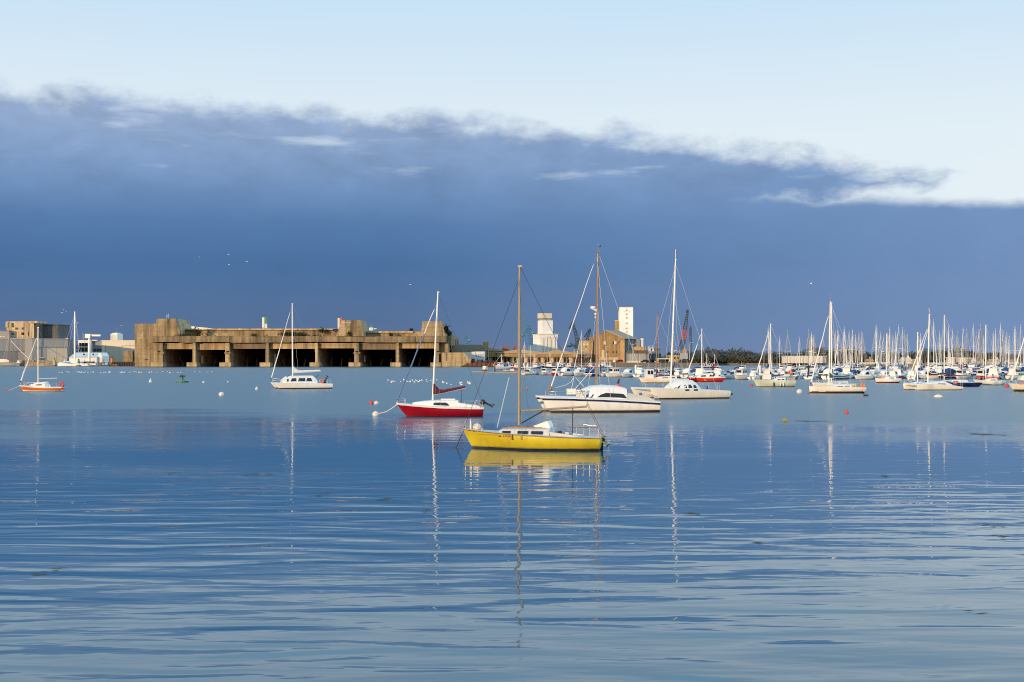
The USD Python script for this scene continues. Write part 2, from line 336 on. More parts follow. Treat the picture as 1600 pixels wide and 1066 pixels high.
# ------------------------------------------------------------------ boats: shared shapes.  Local frame: bow at -x, camera side -y, water at z = 0
class Hull:
    def __init__(s, xbd, xbw, xsd, xsw, zb, zm, zs, beam, tr=0.7, draft=0.35, um=0.55, full=0.75, round_=2.4, y0=0.0, nu=22, keel_up=1.0):
        s.__dict__.update(locals())
    def sheer(s, u):
        a = s.zb; c = 2 * s.zs + 2 * s.zb - 4 * s.zm; b = s.zs - s.zb - c
        return a + b * u + c * u * u
    def half(s, u):
        f = np.sin(np.pi / 2 * np.clip(u / s.um, 0, 1)) ** s.full
        g = 1 - (1 - s.tr) * np.clip((u - s.um) / (1 - s.um), 0, 1) ** 2
        return s.beam / 2 * np.where(u < s.um, f, g) + 0.012
    def keel(s, u):
        return s.draft * (0.12 + 0.88 * np.sin(np.pi * np.clip(u * 0.92 + 0.06, 0, 1)) ** 0.8) 
    def P(s, u, z, side):
        u = np.asarray(u, float); z = np.asarray(z, float)
        zb, zs_ = max(s.zb, .1), max(s.zs, .1)
        xb = s.xbw + (s.xbd - s.xbw) * np.where(z > 0, np.clip(z / zb, 0, 1.3) ** 0.9, z / zb * 1.6)
        xs = s.xsw + (s.xsd - s.xsw) * np.where(z > 0, z / zs_, z / zs_)
        x = xb + (xs - xb) * u
        D = s.keel(u); sh = s.sheer(u)
        w = np.clip((z + D) / (sh + D), 0, 1)
        t = np.clip(u * 2.2, 0, 1)
        g = (1 - t) * w ** 0.85 + t * (1 - (1 - w) ** s.round_) ** 0.62
        return np.stack([x, s.y0 + side * s.half(u) * g, z + 0 * u], -1)
    def strip(s, lo, hi, n=5):
        """The band of the hull between heights lo(u) and hi(u), both sides and the transom."""
        m = MB(); u = np.linspace(0, 1, s.nu) ** 1.25
        w = np.linspace(0, 1, n)
        U, W = np.meshgrid(u, w, indexing="ij")
        Z = lo(U) + (hi(U) - lo(U)) * W
        for side in (-1, 1):
            m.grid(s.P(U, Z, side), flip=side > 0)
        A, B = s.P(U, Z, -1)[-1], s.P(U, Z, 1)[-1]
        m.grid(np.stack([A + (B - A) * k for k in (0, .25, .5, .75, 1)], 0), flip=False)
        A, B = s.P(U, Z, -1)[0], s.P(U, Z, 1)[0]
        m.grid(np.stack([A, B], 0), flip=True)
        return m
    def deck(s, camber=0.05, drop=0.0):
        m = MB(); u = np.linspace(0, 1, s.nu) ** 1.25; k = np.linspace(-1, 1, 7)
        U, K = np.meshgrid(u, k, indexing="ij")
        e = s.P(U, s.sheer(U), 1)
        P = np.stack([e[..., 0], s.y0 + (e[..., 1] - s.y0) * K * 0.995, s.sheer(U) - drop + camber * (1 - K * K)], -1)
        m.grid(P)
        return m
    def edge(s, r, side=-1, u0=0.0, u1=1.0, dz=0.0, out=1.0, n=16):
        u = np.linspace(u0, u1, n)
        p = s.P(u, s.sheer(u), side); p[:, 2] += dz; p[:, 1] = s.y0 + (p[:, 1] - s.y0) * out
        return p
    def build(s, T, top, bottom=None, deck=None, boot=0.06, stripe=None, stripe_mat=None, rub=None, label=None, stain=None):
        bottom = bottom or M["antifoul"]
        s.strip(lambda u: -s.keel(u), lambda u: boot + 0 * u, 4).build("antifouling", bottom, T, 40)
        if stain:                                                    # the scum line just above the bottom paint
            b0 = boot; boot = boot + stain[0]
            s.strip(lambda u: b0 + 0 * u, lambda u: boot + 0 * u, 2).build("scum_line", stain[1], T, 40)
        if stripe:
            a, b = stripe
            s.strip(lambda u: boot + 0 * u, lambda u: s.sheer(u) - a, 6).build("hull", top, T, 40)
            s.strip(lambda u: s.sheer(u) - a, lambda u: s.sheer(u) - b, 2).build("stripe", stripe_mat, T, 40)
            s.strip(lambda u: s.sheer(u) - b, lambda u: s.sheer(u), 2).build("gunwale", M["deck_white"], T, 40)
        else:
            s.strip(lambda u: boot + 0 * u, lambda u: s.sheer(u), 7).build("hull", top, T, 40)
        s.deck().build("deck", deck or M["deck_white"], T, 40)
        if rub is not None:
            m = MB()
            for side in (-1, 1):
                m.tube(s.edge(0, side, out=1.004), 0.022, 5)
            m.build("rubbing_strake", rub, T, True)

class House:
    """A coachroof lofted through stations (x, z bottom, z top, half width bottom, half width top)."""
    def __init__(s, st, r=0.06, camber=0.04, y0=0.0):
        s.st = np.array(st, float); s.r = r; s.camber = camber; s.y0 = y0
    def ring(s, q):
        x, zb, zt, wb, wt = q
        r = min(s.r, 0.4 * max(zt - zb, 0.01))
        h = [(-wb, zb), (-wt, zt - r), (-wt + r * .35, zt - r * .3), (-wt + r, zt), (-wt * .5, zt + s.camber * .75)]
        h = h + [(0, zt + s.camber)] + [(-a, b) for a, b in h[::-1]]
        return [(x, s.y0 + a, b) for a, b in h]
    def build(s, T, mat, name="cabin"):
        m = MB(); R = np.array([s.ring(q) for q in s.st])
        m.grid(R)
        for k, fl in ((0, False), (-1, True)):
            c = R[k].mean(0); n = R.shape[1]
            m.add(np.vstack([R[k], c]), [(i + 1, i, n) if not fl else (i, i + 1, n) for i in range(n - 1)] + ([(0, n - 1, n)] if not fl else [(n - 1, 0, n)]))
        return m.build(name, mat, T, 35)
    def side(s, x, f, sgn=-1, off=0.006):
        q = [np.interp(x, s.st[:, 0], s.st[:, k]) for k in range(1, 5)]
        zb, zt, wb, wt = q; r = min(s.r, 0.4 * max(zt - zb, 0.01))
        return np.array([x, s.y0 + sgn * (wb + (wt - wb) * f + off), zb + (zt - r - zb) * f])
    def window(s, T, poly, mat=None, sgn=(-1, 1), frame=None):
        """poly: (x, f) corners, f = 0 at the foot and 1 at the top of the side; a pane a little proud of the wall"""
        for g in sgn:
            pts = []
            for i, a in enumerate(poly):
                b = poly[(i + 1) % len(poly)]
                for t in np.linspace(0, 1, 5)[:-1]:
                    pts.append((a[0] + (b[0] - a[0]) * t, a[1] + (b[1] - a[1]) * t))
            c = np.mean(pts, 0)
            for part, m_, k, off in ((("frame", frame, 1.13, .006),) if frame is not None else ()) + (("window", mat or M["glass"], 1.0, .014),):
                n = len(pts); m = MB(); V = []
                for q, o_ in ((k, -.01), (k, off), (k * .7, off), (k * .4, off), (k * .15, off)):
                    V += [s.side(c[0] + (x - c[0]) * q, c[1] + (f - c[1]) * q, g, o_) for x, f in pts]
                V.append(s.side(c[0], c[1], g, off))
                f3 = []
                for ring in range(4):
                    for i in range(n):
                        j = (i + 1) % n; A, B = ring * n, (ring + 1) * n
                        f3 += [(A + i, A + j, B + j), (A + i, B + j, B + i)]
                f3 += [(4 * n + i, 4 * n + (i + 1) % n, 5 * n) for i in range(n)]
                m.add(np.array(V), f3 if g < 0 else [t[::-1] for t in f3])
                m.build(part, m_, T)

def mast(T, base, top, r, mat, name="mast", taper=.7, sides=10):
    base, top = np.array(base, float), np.array(top, float)
    m = MB(); m.tube([base + (top - base) * t for t in (0, .5, .8, 1)], [r, r, r * .9, r * taper], sides)
    d = top + np.array([0, 0, .0])
    m.box(d[0] - r * .9, d[0] + r * 1.5, d[1] - r * .5, d[1] + r * .5, d[2], d[2] + r * .9)
    return m.build(name, mat, T, 40)

def wires(T, segs, r=.012, mat=None, name="stay"):
    for a, b in segs:
        MB().line(a, b, r).build(name, mat or M["wire"], T)

def furled(T, a, b, r, mat, name="furled_jib", sides=8, mat2=None, split=.7):
    a, b = np.array(a, float), np.array(b, float)
    ts = np.linspace(0.03, 0.94, 12)
    rr = r * (1.15 - .75 * ts) * (1 + .10 * np.sin(ts * 37))
    wob = np.array([[.25 * r * math.sin(t * 21), .25 * r * math.cos(t * 17), 0] for t in ts])
    p = np.array([a + (b - a) * t for t in ts]) + wob
    if mat2 is None:
        MB().tube(p, rr, sides).build(name, mat, T, True)
    else:
        k = int(len(ts) * split)
        MB().tube(p[:k + 1], rr[:k + 1], sides).build(name, mat, T, True)
        MB().tube(p[k:], rr[k:], sides).build("sail_head", mat2, T, True)
    MB().line(a, b, .014).build("forestay", M["wire"], T)
    MB().cyl(a + np.array([0, 0, .02]), r * 1.1, .10, 10).build("furling_drum", M["black"], T)

def sail_cover(T, mx, my, z0, z1, xe, ze, mat, w=.13, peak=None, name="sail_cover"):
    """The mainsail stowed along the boom: tall at the mast, thin at the boom's end."""
    m = MB(); R = []
    for t in np.linspace(0, 1, 12):
        x = mx + (xe - mx) * t
        zc = z0 + (ze - z0) * t
        hgt = (z1 - z0) * (0.30 + .70 * max(0, 1 - t / .28) ** 1.6) * (1 - .45 * t) * (1 + .07 * math.sin(t * 31))
        ww = w * (1 - .45 * t) * (1 + .1 * math.sin(t * 23 + 1))
        R.append([(x, my + ww * math.cos(a) * (0.55 if math.sin(a) > .5 else 1), zc + hgt * (.5 + .5 * math.sin(a))) for a in np.linspace(-np.pi / 2, 1.5 * np.pi, 11)])
    R = np.array(R); m.grid(R, flip=False)
    for k in (0, -1):
        c = R[k].mean(0); n = R.shape[1]
        m.add(np.vstack([R[k], c]), [(i, i + 1, n) if k else (i + 1, i, n) for i in range(n - 1)])
    return m.build(name, mat, T, 50)

def rail(T, pts, hgt, mat=None, r=.013, name="guardrail", posts=True, mid=True):
    m = MB(); p = np.array(pts, float)
    top = p + [0, 0, hgt]
    m.tube(top, r, 5)
    if mid:
        m.tube(p + [0, 0, hgt * .55], r * .6, 4)
    if posts:
        for a, b in zip(p, top):
            m.line(a, b, r, 5)
    return m.build(name, mat or M["steel"], T, True)

def outboard(T, x, y, z, tilt=0.0, mat=None, cowl=None, s=1.0, name="outboard_motor"):
    """An outboard: cowl, leg, cavitation plate, propeller; tilt lifts the leg aft."""
    R = trimesh.transformations.rotation_matrix(-tilt, [0, 1, 0])
    Tm = trimesh.transformations.translation_matrix([x, y, z]) @ R
    X = UsdGeom.Xform.Define(stage, str(T.GetPath()) + "/" + numbered(T.GetPath(), name)).GetPrim()
    def put(mb, nm, mt, sm=False):
        mb.v = [trimesh.transform_points(np.asarray(v) * s, Tm) for v in mb.v]
        mb.build(nm, mt, X, sm)
    m = MB().ball((.10, 0, .22), .2, 2, (1.05, .75, 1.0)); put(m, "cowl", cowl or mat or M["black"], True)
    m = MB(); m.prism([(.02, .06), (.2, .06), (.16, -.55), (.05, -.55)], -.05, .05); m.box(-.02, .26, -.1, .1, -.36, -.33); put(m, "leg", mat or M["black"])
    m = MB()
    m.tube([(-.02, 0, -.58), (.06, 0, -.58), (.26, 0, -.58)], [.03, .06, .045], 8)
    for k in range(3):
        a = k * 2 * math.pi / 3
        m.add([(.27, 0, -.58), (.25, .13 * math.cos(a), -.58 + .13 * math.sin(a)), (.30, .13 * math.cos(a + .6), -.58 + .13 * math.sin(a + .6)), (.30, .02 * math.cos(a), -.58 + .02 * math.sin(a))], [(0, 1, 2), (0, 2, 1), (0, 2, 3), (0, 3, 2)])
    put(m, "propeller", M["black"])

def torus(c, R, r, axis="y", n=18, k=8):
    a = np.linspace(0, 2 * np.pi, n + 1); m = MB()
    d = {"y": [(math.cos(t), 0, math.sin(t)) for t in a], "x": [(0, math.cos(t), math.sin(t)) for t in a], "z": [(math.cos(t), math.sin(t), 0) for t in a]}[axis]
    P = []
    for t, e in zip(a, d):
        e = np.array(e); nrm = {"y": np.array([0, 1.0, 0]), "x": np.array([1.0, 0, 0]), "z": np.array([0, 0, 1.0])}[axis]
        P.append([np.array(c) + e * (R + r * math.cos(b)) + nrm * r * math.sin(b) for b in np.linspace(0, 2 * np.pi, k + 1)])
    return m.grid(np.array(P))

class Loc:
    """Turns photo measurements of one boat into metres in its own frame."""
    def __init__(s, px, pyw, th=0.0):
        s.Y = water_y(pyw); s.k = F / s.Y; s.px, s.pyw, s.th = px, pyw, th
        s.loc = ((px - 800) * s.Y / F, s.Y, 0.0)
    def x(s, px):
        return (px - s.px) / s.k / math.cos(s.th)
    def z(s, py):
        return (s.pyw - py) / s.k
# ------------------------------------------------------------------ water
def water_material():
    n = {
        "g": ("geometry", {}),
        "sep": ("separate_xyz", {}),
        # long low swell lines, crests running roughly across the view
        "mA": ("mapping", {"mapping_type": "point", "rotation": (0, 0, 0.08), "scale": (0.27, 0.95, 1)}),
        "nA": ("noise_texture", {"scale": 1.0, "detail": 1.4, "roughness": 0.38, "distortion": 0.5}),
        "mB": ("mapping", {"mapping_type": "point", "rotation": (0, 0, -0.16), "scale": (0.9, 2.8, 1), "location": (31, 7, 2)}),
        "nB": ("noise_texture", {"scale": 1.0, "detail": 2.0, "roughness": 0.5, "distortion": 0.2}),
        "mC": ("mapping", {"mapping_type": "point", "rotation": (0, 0, 0.2), "scale": (1.6, 4.6, 1), "location": (3, 17, 5)}),
        # where the breeze ruffles the surface
        "mP": ("mapping", {"mapping_type": "point", "scale": (0.022, 0.035, 1), "location": (5, 1, 8)}),
        "nP": ("noise_texture", {"scale": 1.0, "detail": 3.0, "roughness": 0.6}),
        "nPc": ("math", {"math_type": "subtract", "value2": 0.5}),
        "yw": ("math", {"math_type": "multiply_add", "value2": 130.0}),
        "xs": ("math", {"math_type": "multiply_add", "value2": 0.16}),
        "ruf": ("map_range", {"range_type": "smoothstep", "from_min": 50.0, "from_max": 100.0, "to_min": 0.0, "to_max": 1.0}),
        "yk": ("map_range", {"from_min": 10.0, "from_max": 110.0, "to_min": 0.0, "to_max": 1.0}),
        "ampAy": ("rgb_ramp", {"ramp": [(0, (.044,) * 3), (.10, (.048,) * 3), (.20, (.052,) * 3), (.28, (.044,) * 3), (.36, (.020,) * 3), (.44, (.011,) * 3), (.6, (.012,) * 3), (1, (.03,) * 3)]}),
        "ampB": ("math", {"math_type": "multiply", "value2": 0.13}),
        "hA": ("math", {"math_type": "multiply"}),
        "hB": ("math", {"math_type": "multiply_add"}),
        "bump": ("bump", {"strength": 1.0, "distance": 1.0, "filter_width": 0.006}),
        # short wind ripples, given as slopes so that they hold at any distance
        "nS": ("noise_texture", {"scale": 1.0, "detail": 2.0, "roughness": 0.6}),
        "nSc": ("vector_math", {"math_type": "subtract", "vector2": (0.5, 0.5, 0.5)}),
        "nSm": ("vector_math", {"math_type": "multiply", "vector2": (0.16, 0.28, 0.0)}),
        "nSk": ("vector_math", {"math_type": "scale"}),
        "sk": ("map_range", {"from_min": 0.0, "from_max": 1.0, "to_min": 0.05, "to_max": 1.0}),
        "nadd": ("vector_math", {"math_type": "add"}), "nnorm": ("vector_math", {"math_type": "normalize"}),
        "rgh": ("map_range", {"from_min": 0.0, "from_max": 1.0, "to_min": 0.006, "to_max": 0.29}),
        "p": ("principled_bsdf", {"base_color": (0.003, 0.034, 0.054), "ior": 1.40}),
    }
    l = [("g.position", "sep.vector"), ("g.position", "mA.vector"), ("g.position", "mB.vector"), ("g.position", "mC.vector"), ("g.position", "mP.vector"),
        ("mA.vector", "nA.vector"), ("mB.vector", "nB.vector"), ("mP.vector", "nP.vector"),
        ("nP.fac", "nPc.value1"), ("sep.x", "xs.value1"), ("sep.y", "xs.value3"), ("nPc.value", "yw.value1"), ("xs.value", "yw.value3"), ("yw.value", "ruf.value"),
        ("sep.y", "yk.value"), ("yk.result", "ampAy.fac"), ("nA.fac", "hA.value1"), ("ampAy.color", "hA.value2"), ("ampAy.color", "ampB.value1"), ("ampB.value", "hB.value2"),
        ("nB.fac", "hB.value1"), ("hA.value", "hB.value3"),
        ("hB.value", "bump.height"), ("mC.vector", "nS.vector"), ("nS.color", "nSc.vector1"), ("nSc.vector", "nSm.vector1"), ("nSm.vector", "nSk.vector1"), ("ruf.result", "sk.value"), ("sk.result", "nSk.scale"), ("bump.normal", "nadd.vector1"), ("nSk.vector", "nadd.vector2"), ("nadd.vector", "nnorm.vector1"), ("nnorm.vector", "p.normal"), ("ruf.result", "rgh.value"), ("rgh.result", "p.roughness")]
    return usdkit.material(stage, "/World/Looks/water", n, l, surface="p.BSDF")

wv = np.array([[-20000, -400, 0], [20000, -400, 0], [20000, 30000, 0], [-20000, 30000, 0]], float)
wp = usdkit.mesh(stage, "/World/water", (wv, np.array([[0, 1, 2, 3]])), water_material())
wp.GetPrim().SetCustomDataByKey("kind", "structure")
# ================================================================== moored boats in the foreground and middle distance
# ---- yellow sloop
L = Loc(832, 701.5, math.radians(-14)); x, z = L.x, L.z
T = thing("sailing_boat", "yellow hulled sloop with bare mast and empty boom, nearest boat in the harbour", "sailboat", L.loc, L.th)
h = Hull(x(722.5), x(738), x(941), x(936), z(672.4), z(678.8), z(682.5), 2.3, tr=.62, draft=.33, um=.55, full=.8)
h.build(T, M["yellow"], boot=.075, stain=(.05, M["scum_yellow"]), deck=M["deck_grey"], rub=M["wood"])
dz = z(678)
ch = House([(x(783), z(676), z(673), .55, .50), (x(789), z(677), z(670), .68, .58), (x(812), dz, z(669.2), .76, .64), (x(845), z(679), z(668.8), .78, .66), (x(863), z(679.6), z(669), .76, .64)], r=.07)
ch.build(T, M["deck_old"])
for a, b in ((789.5, 803.5), (814, 831), (835, 853.5)):
    ch.window(T, [(x(a + 1.2), .22), (x(b - 1), .22), (x(b), .35), (x(b), .74), (x(b - 1), .84), (x(a + 1.8), .84), (x(a), .70)], frame=M["grey"])
for sd in (-1, 1):
    MB().tube([(x(790), sd * .56, z(668.4)), (x(815), sd * .62, z(667.4)), (x(852), sd * .64, z(667.0))], .022, 6).build("handrail", M["wood"], T, True)
m = MB(); m.prism([(x(836), z(665)), (x(861.5), z(679)), (x(861.5), z(665)), (x(858), z(657.5)), (x(855.5), z(657.8))][::-1], -.38, .38); m.build("spray_hood", M["sail_white"], T)
m = MB(); m.box(x(838), x(856), -.3, .3, z(668.2), z(666.6)); m.build("hatch", M["deck_grey"], T)
for a in (808, 823.5):
    m = MB(); m.box(x(a) - .035, x(a) + .035, -1.165, -1.10, z(685.2), z(677)); m.build("chain_plate", M["wood"], T)
for sd in (-1, 1):                                                   # cockpit coamings
    m = MB(); m.prism([(x(863), z(680)), (x(915), z(683)), (x(905), z(679)), (x(863), z(673.5))], sd * .62 - .04, sd * .62 + .04); m.build("coaming", M["deck_old"], T)
MB().box(x(866), x(905), -.56, .56, z(681.0), z(680.2)).build("cockpit", M["deck_grey"], T)
mast(T, (x(811.5), 0, z(664.5)), (x(811.8), 0, z(417)), .078, M["alu_old"])
m = MB(); m.tube([(x(815), 0, z(642.5)), (x(915), .15, z(634.8))], [.052, .045], 8); m.box(x(914), x(916.5), .12, .18, z(634.5), z(630.5)); m.build("boom", M["alu_old"], T, 40)
wires(T, [((x(814), 0, z(662)), (x(852), .06, z(640)))], .028, M["black"], "vang")
wires(T, [((x(893.5), .12, z(637)), (x(893.2), .1, z(676)))], .02, M["black"], "boom_crutch")
wires(T, [((x(723.5), 0, z(672)), (x(810), 0, z(438))), ((x(813), 0, z(417)), (x(938), 0, z(672)))], .010, M["rope"])
for sd in (-1, 1):
    wires(T, [((x(811.5), 0, z(420)), (x(812), sd * .98, z(676))), ((x(811.5), 0, z(530)), (x(823), sd * .98, z(677)))], .007)
wires(T, [((x(781), -.5, z(668)), (x(797), -.2, z(590)))], .016, M["wire_light"], "halyard")
wires(T, [((x(916), .15, z(634)), (x(937), 0, z(676)))], .008, M["rope"], "sheet")
m = MB(); m.line((x(734.3), 0, z(674)), (x(734.3), 0, z(656.5)), .028, 6); m.ball((x(734.3), 0, z(666)), .05, 1); m.build("bow_post", M["white_mast"], T, True)
rail(T, [(x(726), 0, z(672)), (x(740), -.42, z(673.5)), (x(752), -.62, z(674.5))], .44, r=.011, name="pulpit")
m = MB(); m.ball((x(745.5), -.1, z(668.3)), .175, 3, (1.1, 1, .95)); m.build("foredeck_fender", M["buoy_white"], T, True)
m = MB(); m.cyl((x(755.5), -.25, z(675)), .06, .15, 8, .04); m.build("bollard", M["deck_old"], T, 30)
rail(T, [(x(905), -.82, z(681.5)), (x(925), -.78, z(682)), (x(938), -.66, z(682.4)), (x(938.5), .66, z(682.4)), (x(925), .78, z(682)), (x(905), .82, z(681.5))], .50, r=.013, name="pushpit", mid=False)
wires(T, [((x(913), -.8, z(681)), (x(930), -.76, z(670.5)))], .014, M["steel"], "rail_brace")
wires(T, [((x(888), -.3, z(666.5)), (x(935), -.1, z(667.3)))], .02, M["wood"], "tiller_board")
m = MB(); m.box(x(938.5), x(941.5), -.1, .1, z(688), z(680)); m.prism([(x(937), z(690)), (x(941), z(690)), (x(940), -.3), (x(936), -.3)], -.03, .03); m.build("rudder", M["black"], T)
outboard(T, x(941), -.32, z(684.5), tilt=.55, cowl=M["rubber"], s=.62)
m = MB(); m.cyl((x(876.5), -.3, z(679)), .09, .2, 10); m.build("winch", M["black"], T, 30)
MB().tube([(x(724), 0, z(674)), (x(721), .0, z(680)), (x(716.5), 0, z(690)), (x(712.5), 0, z(699.5)), (x(711.5), 0, -.1)], .022, 6).build("mooring_line", M["rope"], T, True)
ts = meshkit.text_mesh("ATRIA", .085, .006)                          # faint name on the bow, unreadable in detail
def on_hull(h, tm, x0, zc, fit_len=None, off=.006):
    """Lettering bent onto the camera side of a hull."""
    v = tm.vertices.copy(); w = v[:, 0].max() - v[:, 0].min(); k = 1 if fit_len is None else fit_len / w
    xs = x0 + (v[:, 0] - v[:, 0].min()) * k; zs = zc + v[:, 1]
    u = np.clip((xs - h.xbd) / (h.xsd - h.xbd), 0, 1)
    for _ in range(4):
        e = h.P(u, zs, -1)[:, 0] - xs
        u = np.clip(u - e / (h.xsd - h.xbd), 0, 1)
    p = h.P(u, zs, -1); p[:, 1] -= off + v[:, 2]; p[:, 0] = xs
    return MB().add(p, tm.faces[:, [0, 1, 2]])
on_hull(h, ts, x(793.5), z(681.8), .38).build("name_lettering", M["letters"], T)
b = trimesh.creation.box(bounds=[[0, 0, 0], [1, .018, .004]]); b = b.subdivide_to_size(.12)
on_hull(h, b, x(750), z(679.3), (791 - 750) / L.k, .004).build("pinstripe", M["wood"], T)
b = trimesh.creation.box(bounds=[[0, 0, 0], [.13, .05, .004]])
on_hull(h, b, x(786.5), z(681.6), .13).build("emblem", M["letters"], T)
for a, zz in ((733.5, 674.5), (742.5, 675.2)):
    b = trimesh.creation.box(bounds=[[0, 0, 0], [.07, .035, .01]])
    on_hull(h, b, x(a), z(zz), .07).build("fairlead", M["black"], T)

# ---- dark red sloop
L = Loc(690, 650.5, math.radians(3)); x, z = L.x, L.z
T = thing("sailing_boat", "dark red sloop with maroon sail cover and tilted black outboard", "sailboat", L.loc, L.th)
h = Hull(x(619.3), x(636), x(755.5), x(754), z(630.2), z(635), z(636.6), 2.25, tr=.68, draft=.3, full=.85)
h.build(T, M["maroon"], boot=.045, stripe=(.11, .1), stripe_mat=M["deck_white"])
ch = House([(x(645), z(632), z(629.5), .40, .30), (x(662), z(633), z(627.2), .62, .50), (x(680), z(634), z(625.8), .7, .58), (x(701), z(634.8), z(625.2), .72, .6), (x(716), z(635.2), z(626), .70, .6)], r=.05)
ch.build(T, M["deck_white"])
ch.window(T, [(x(677.5), .2), (x(702), .12), (x(700), .5), (x(696), .72), (x(680), .74), (x(677), .55)])
MB().box(x(689), x(711), -.3, .3, z(625.0), z(623.2)).build("hatch", M["deck_white"], T)
for sd in (-1, 1):
    m = MB(); m.prism([(x(716), z(635)), (x(750), z(636.5)), (x(748), z(634.5)), (x(716), z(629))], sd * .68 - .04, sd * .68 + .04); m.build("coaming", M["deck_white"], T)
mast(T, (x(676), 0, z(626)), (x(684.3), 0, z(457)), .065, M["white_mast"])
furled(T, (x(620.5), 0, z(626)), (x(682), 0, z(475)), .062, M["jib_blue"], mat2=M["sail_white"], split=.72)
sail_cover(T, x(677), 0, z(618), z(596.5), x(727), z(606.5), M["sail_maroon"], .13)
MB().tube([(x(677), 0, z(617)), (x(727.5), 0, z(606.3))], [.045, .04], 7).build("boom", M["alu"], T, 40)
wires(T, [((x(720.5), 0, z(609)), (x(720.5), 0, z(632)))], .02, M["sail_maroon"], "boom_crutch")
wires(T, [((x(684), 0, z(458)), (x(754), 0, z(628)))], .008, M["rope"], "backstay")
for sd in (-1, 1):
    wires(T, [((x(682), 0, z(487)), (x(680), sd * 1.02, z(633))), ((x(680), 0, z(545)), (x(689), sd * 1.02, z(633)))], .008)
MB().tube([(x(679), -.45, z(548)), (x(679.3), 0, z(547)), (x(679), .45, z(548))], .018, 5).build("spreader", M["alu"], T)
rail(T, [(x(633), .34, z(631)), (x(621), 0, z(630)), (x(633), -.34, z(631))], .38, r=.014, name="pulpit")
rail(T, [(x(726), -.86, z(636)), (x(742), -.82, z(636.4)), (x(753), -.72, z(636.5)), (x(753.5), .72, z(636.5)), (x(742), .82, z(636.4)), (x(726), .86, z(636))], .42, r=.013, name="pushpit", mid=False)
for k, a in enumerate((708, 712, 715)):
    m = MB(); m.cyl((x(a), -.35 + .2 * k, z(635)), .08, .2, 10, .06); m.build("winch", M["steel"], T, 30)
outboard(T, x(757.5), -.2, z(632), tilt=1.15, s=.95)
m = MB(); m.box(x(748.5), x(753.5), -.15, .15, z(635), z(625.5)); m.build("fuel_locker", M["rubber"], T)
MB().tube([(x(620.5), 0, z(632)), (x(614), .0, z(637)), (x(605), 0, z(643)), (x(596), 0, z(645.5)), (x(591.5), 0, z(646.0))], .03, 6).build("mooring_line", M["wire_light"], T, True)

# ---- catamarans: twin hulls, bridge deck, cabin
def twin(T, L, bow, wl, stern, zb, zm, zs, beam_all, hull_b, mat, boot, stripe=None, stripe_mat=None, tr=.8):
    hs = []
    for k, y0 in enumerate((-(beam_all - hull_b) / 2, (beam_all - hull_b) / 2)):
        hh = Hull(L.x(bow), L.x(wl), L.x(stern), L.x(stern) + .02, L.z(zb), L.z(zm), L.z(zs), hull_b, tr=tr, draft=.4, um=.45, full=.7, y0=y0)
        hh.build(T, mat, boot=boot, stripe=stripe, stripe_mat=stripe_mat, stain=(.06, M["scum_white"]))
        hs.append(hh)
    xa = L.x(bow) + .25 * (L.x(stern) - L.x(bow)); xb = L.x(stern) - .35
    zt = min(L.z(zm), L.z(zs)) - .06
    m = MB(); m.box(xa, xb, -(beam_all - hull_b) / 2, (beam_all - hull_b) / 2, zt - .32, zt); m.build("bridge_deck", M["deck_white"], T)
    xc = L.x(bow) + .35
    MB().tube([(xc, -(beam_all - hull_b) / 2, L.z(zb) - .12), (xc, (beam_all - hull_b) / 2, L.z(zb) - .12)], .07, 8).build("forebeam", M["alu"], T, 40)
    return hs

L = Loc(938, 643.2, math.radians(8)); x, z = L.x, L.z
T = thing("catamaran", "white catamaran with blue stripe and brown mast, for-sale board on its foredeck", "catamaran", L.loc, L.th)
BA = 4.0
hs = twin(T, L, 840.5, 856, 1024, 619.5, 622, 627.5, BA, 1.35, M["hull_white"], .16, stripe=(.24, .09), stripe_mat=M["navy"])
ch = House([(x(904), z(622), z(613), 1.2, .9), (x(912), z(622.5), z(608.5), 1.45, 1.1), (x(924), z(623), z(604), 1.6, 1.2), (x(940), z(623.2), z(602.8), 1.65, 1.25), (x(962), z(624), z(604), 1.65, 1.3), (x(974), z(624.5), z(607), 1.62, 1.35)], r=.2, camber=.08)
ch.build(T, M["deck_white"])
ch.window(T, [(x(926.5), .2), (x(973.5), .2), (x(968.5), .60), (x(941), .60), (x(933), .46)], M["glass"])
ch.window(T, [(x(910), .16), (x(919), .16), (x(922.5), .5), (x(919), .60), (x(910.5), .66)], M["glass_blue"])
for sd in (-1, 1):
    m = MB(); m.prism([(x(975), z(624.8)), (x(1018), z(627)), (x(1015), z(623.5)), (x(1005), z(619)), (x(975), z(613.5))], sd * 1.5 - .06, sd * 1.5 + .06); m.build("coaming", M["deck_grey"], T)
MB().box(x(976), x(1013), -1.4, 1.4, z(625), z(624)).build("cockpit", M["deck_grey"], T)
mast(T, (x(931.5), 0, z(603)), (x(934.5), 0, z(396)), .085, M["wood"])
MB().line((x(934.5), 0, z(396)), (x(934.8), 0, z(381)), .02).build("antenna", M["wire"], T)
m = MB(); m.box(x(934), x(939), -.02, .02, z(385.5), z(384.8)); m.prism([(x(937.2), z(387)), (x(939.2), z(384)), (x(939.0), z(382.5)), (x(937.2), z(385))], -.015, .015); m.build("wind_vane", M["black"], T)
m = MB(); m.cyl((x(926.5), 0, z(482.5)), .22, .18, 14, .2); m.build("radar_dome", M["deck_white"], T, 40)
m = MB(); m.prism([(x(925), z(483.6)), (x(932), z(487)), (x(932), z(482.8)), (x(924), z(482.8))], -.05, .05); m.build("radar_bracket", M["deck_white"], T)
for zz, rr_ in ((491, .1), (496, .08)):
    m = MB(); m.ball((x(930.3), -.02, z(zz)), rr_, 1); m.build("mast_lamp", M["deck_white"], T, True)
furled(T, (x(858), 0, z(612)), (x(931.5), 0, z(401)), .048, M["sail_white"])
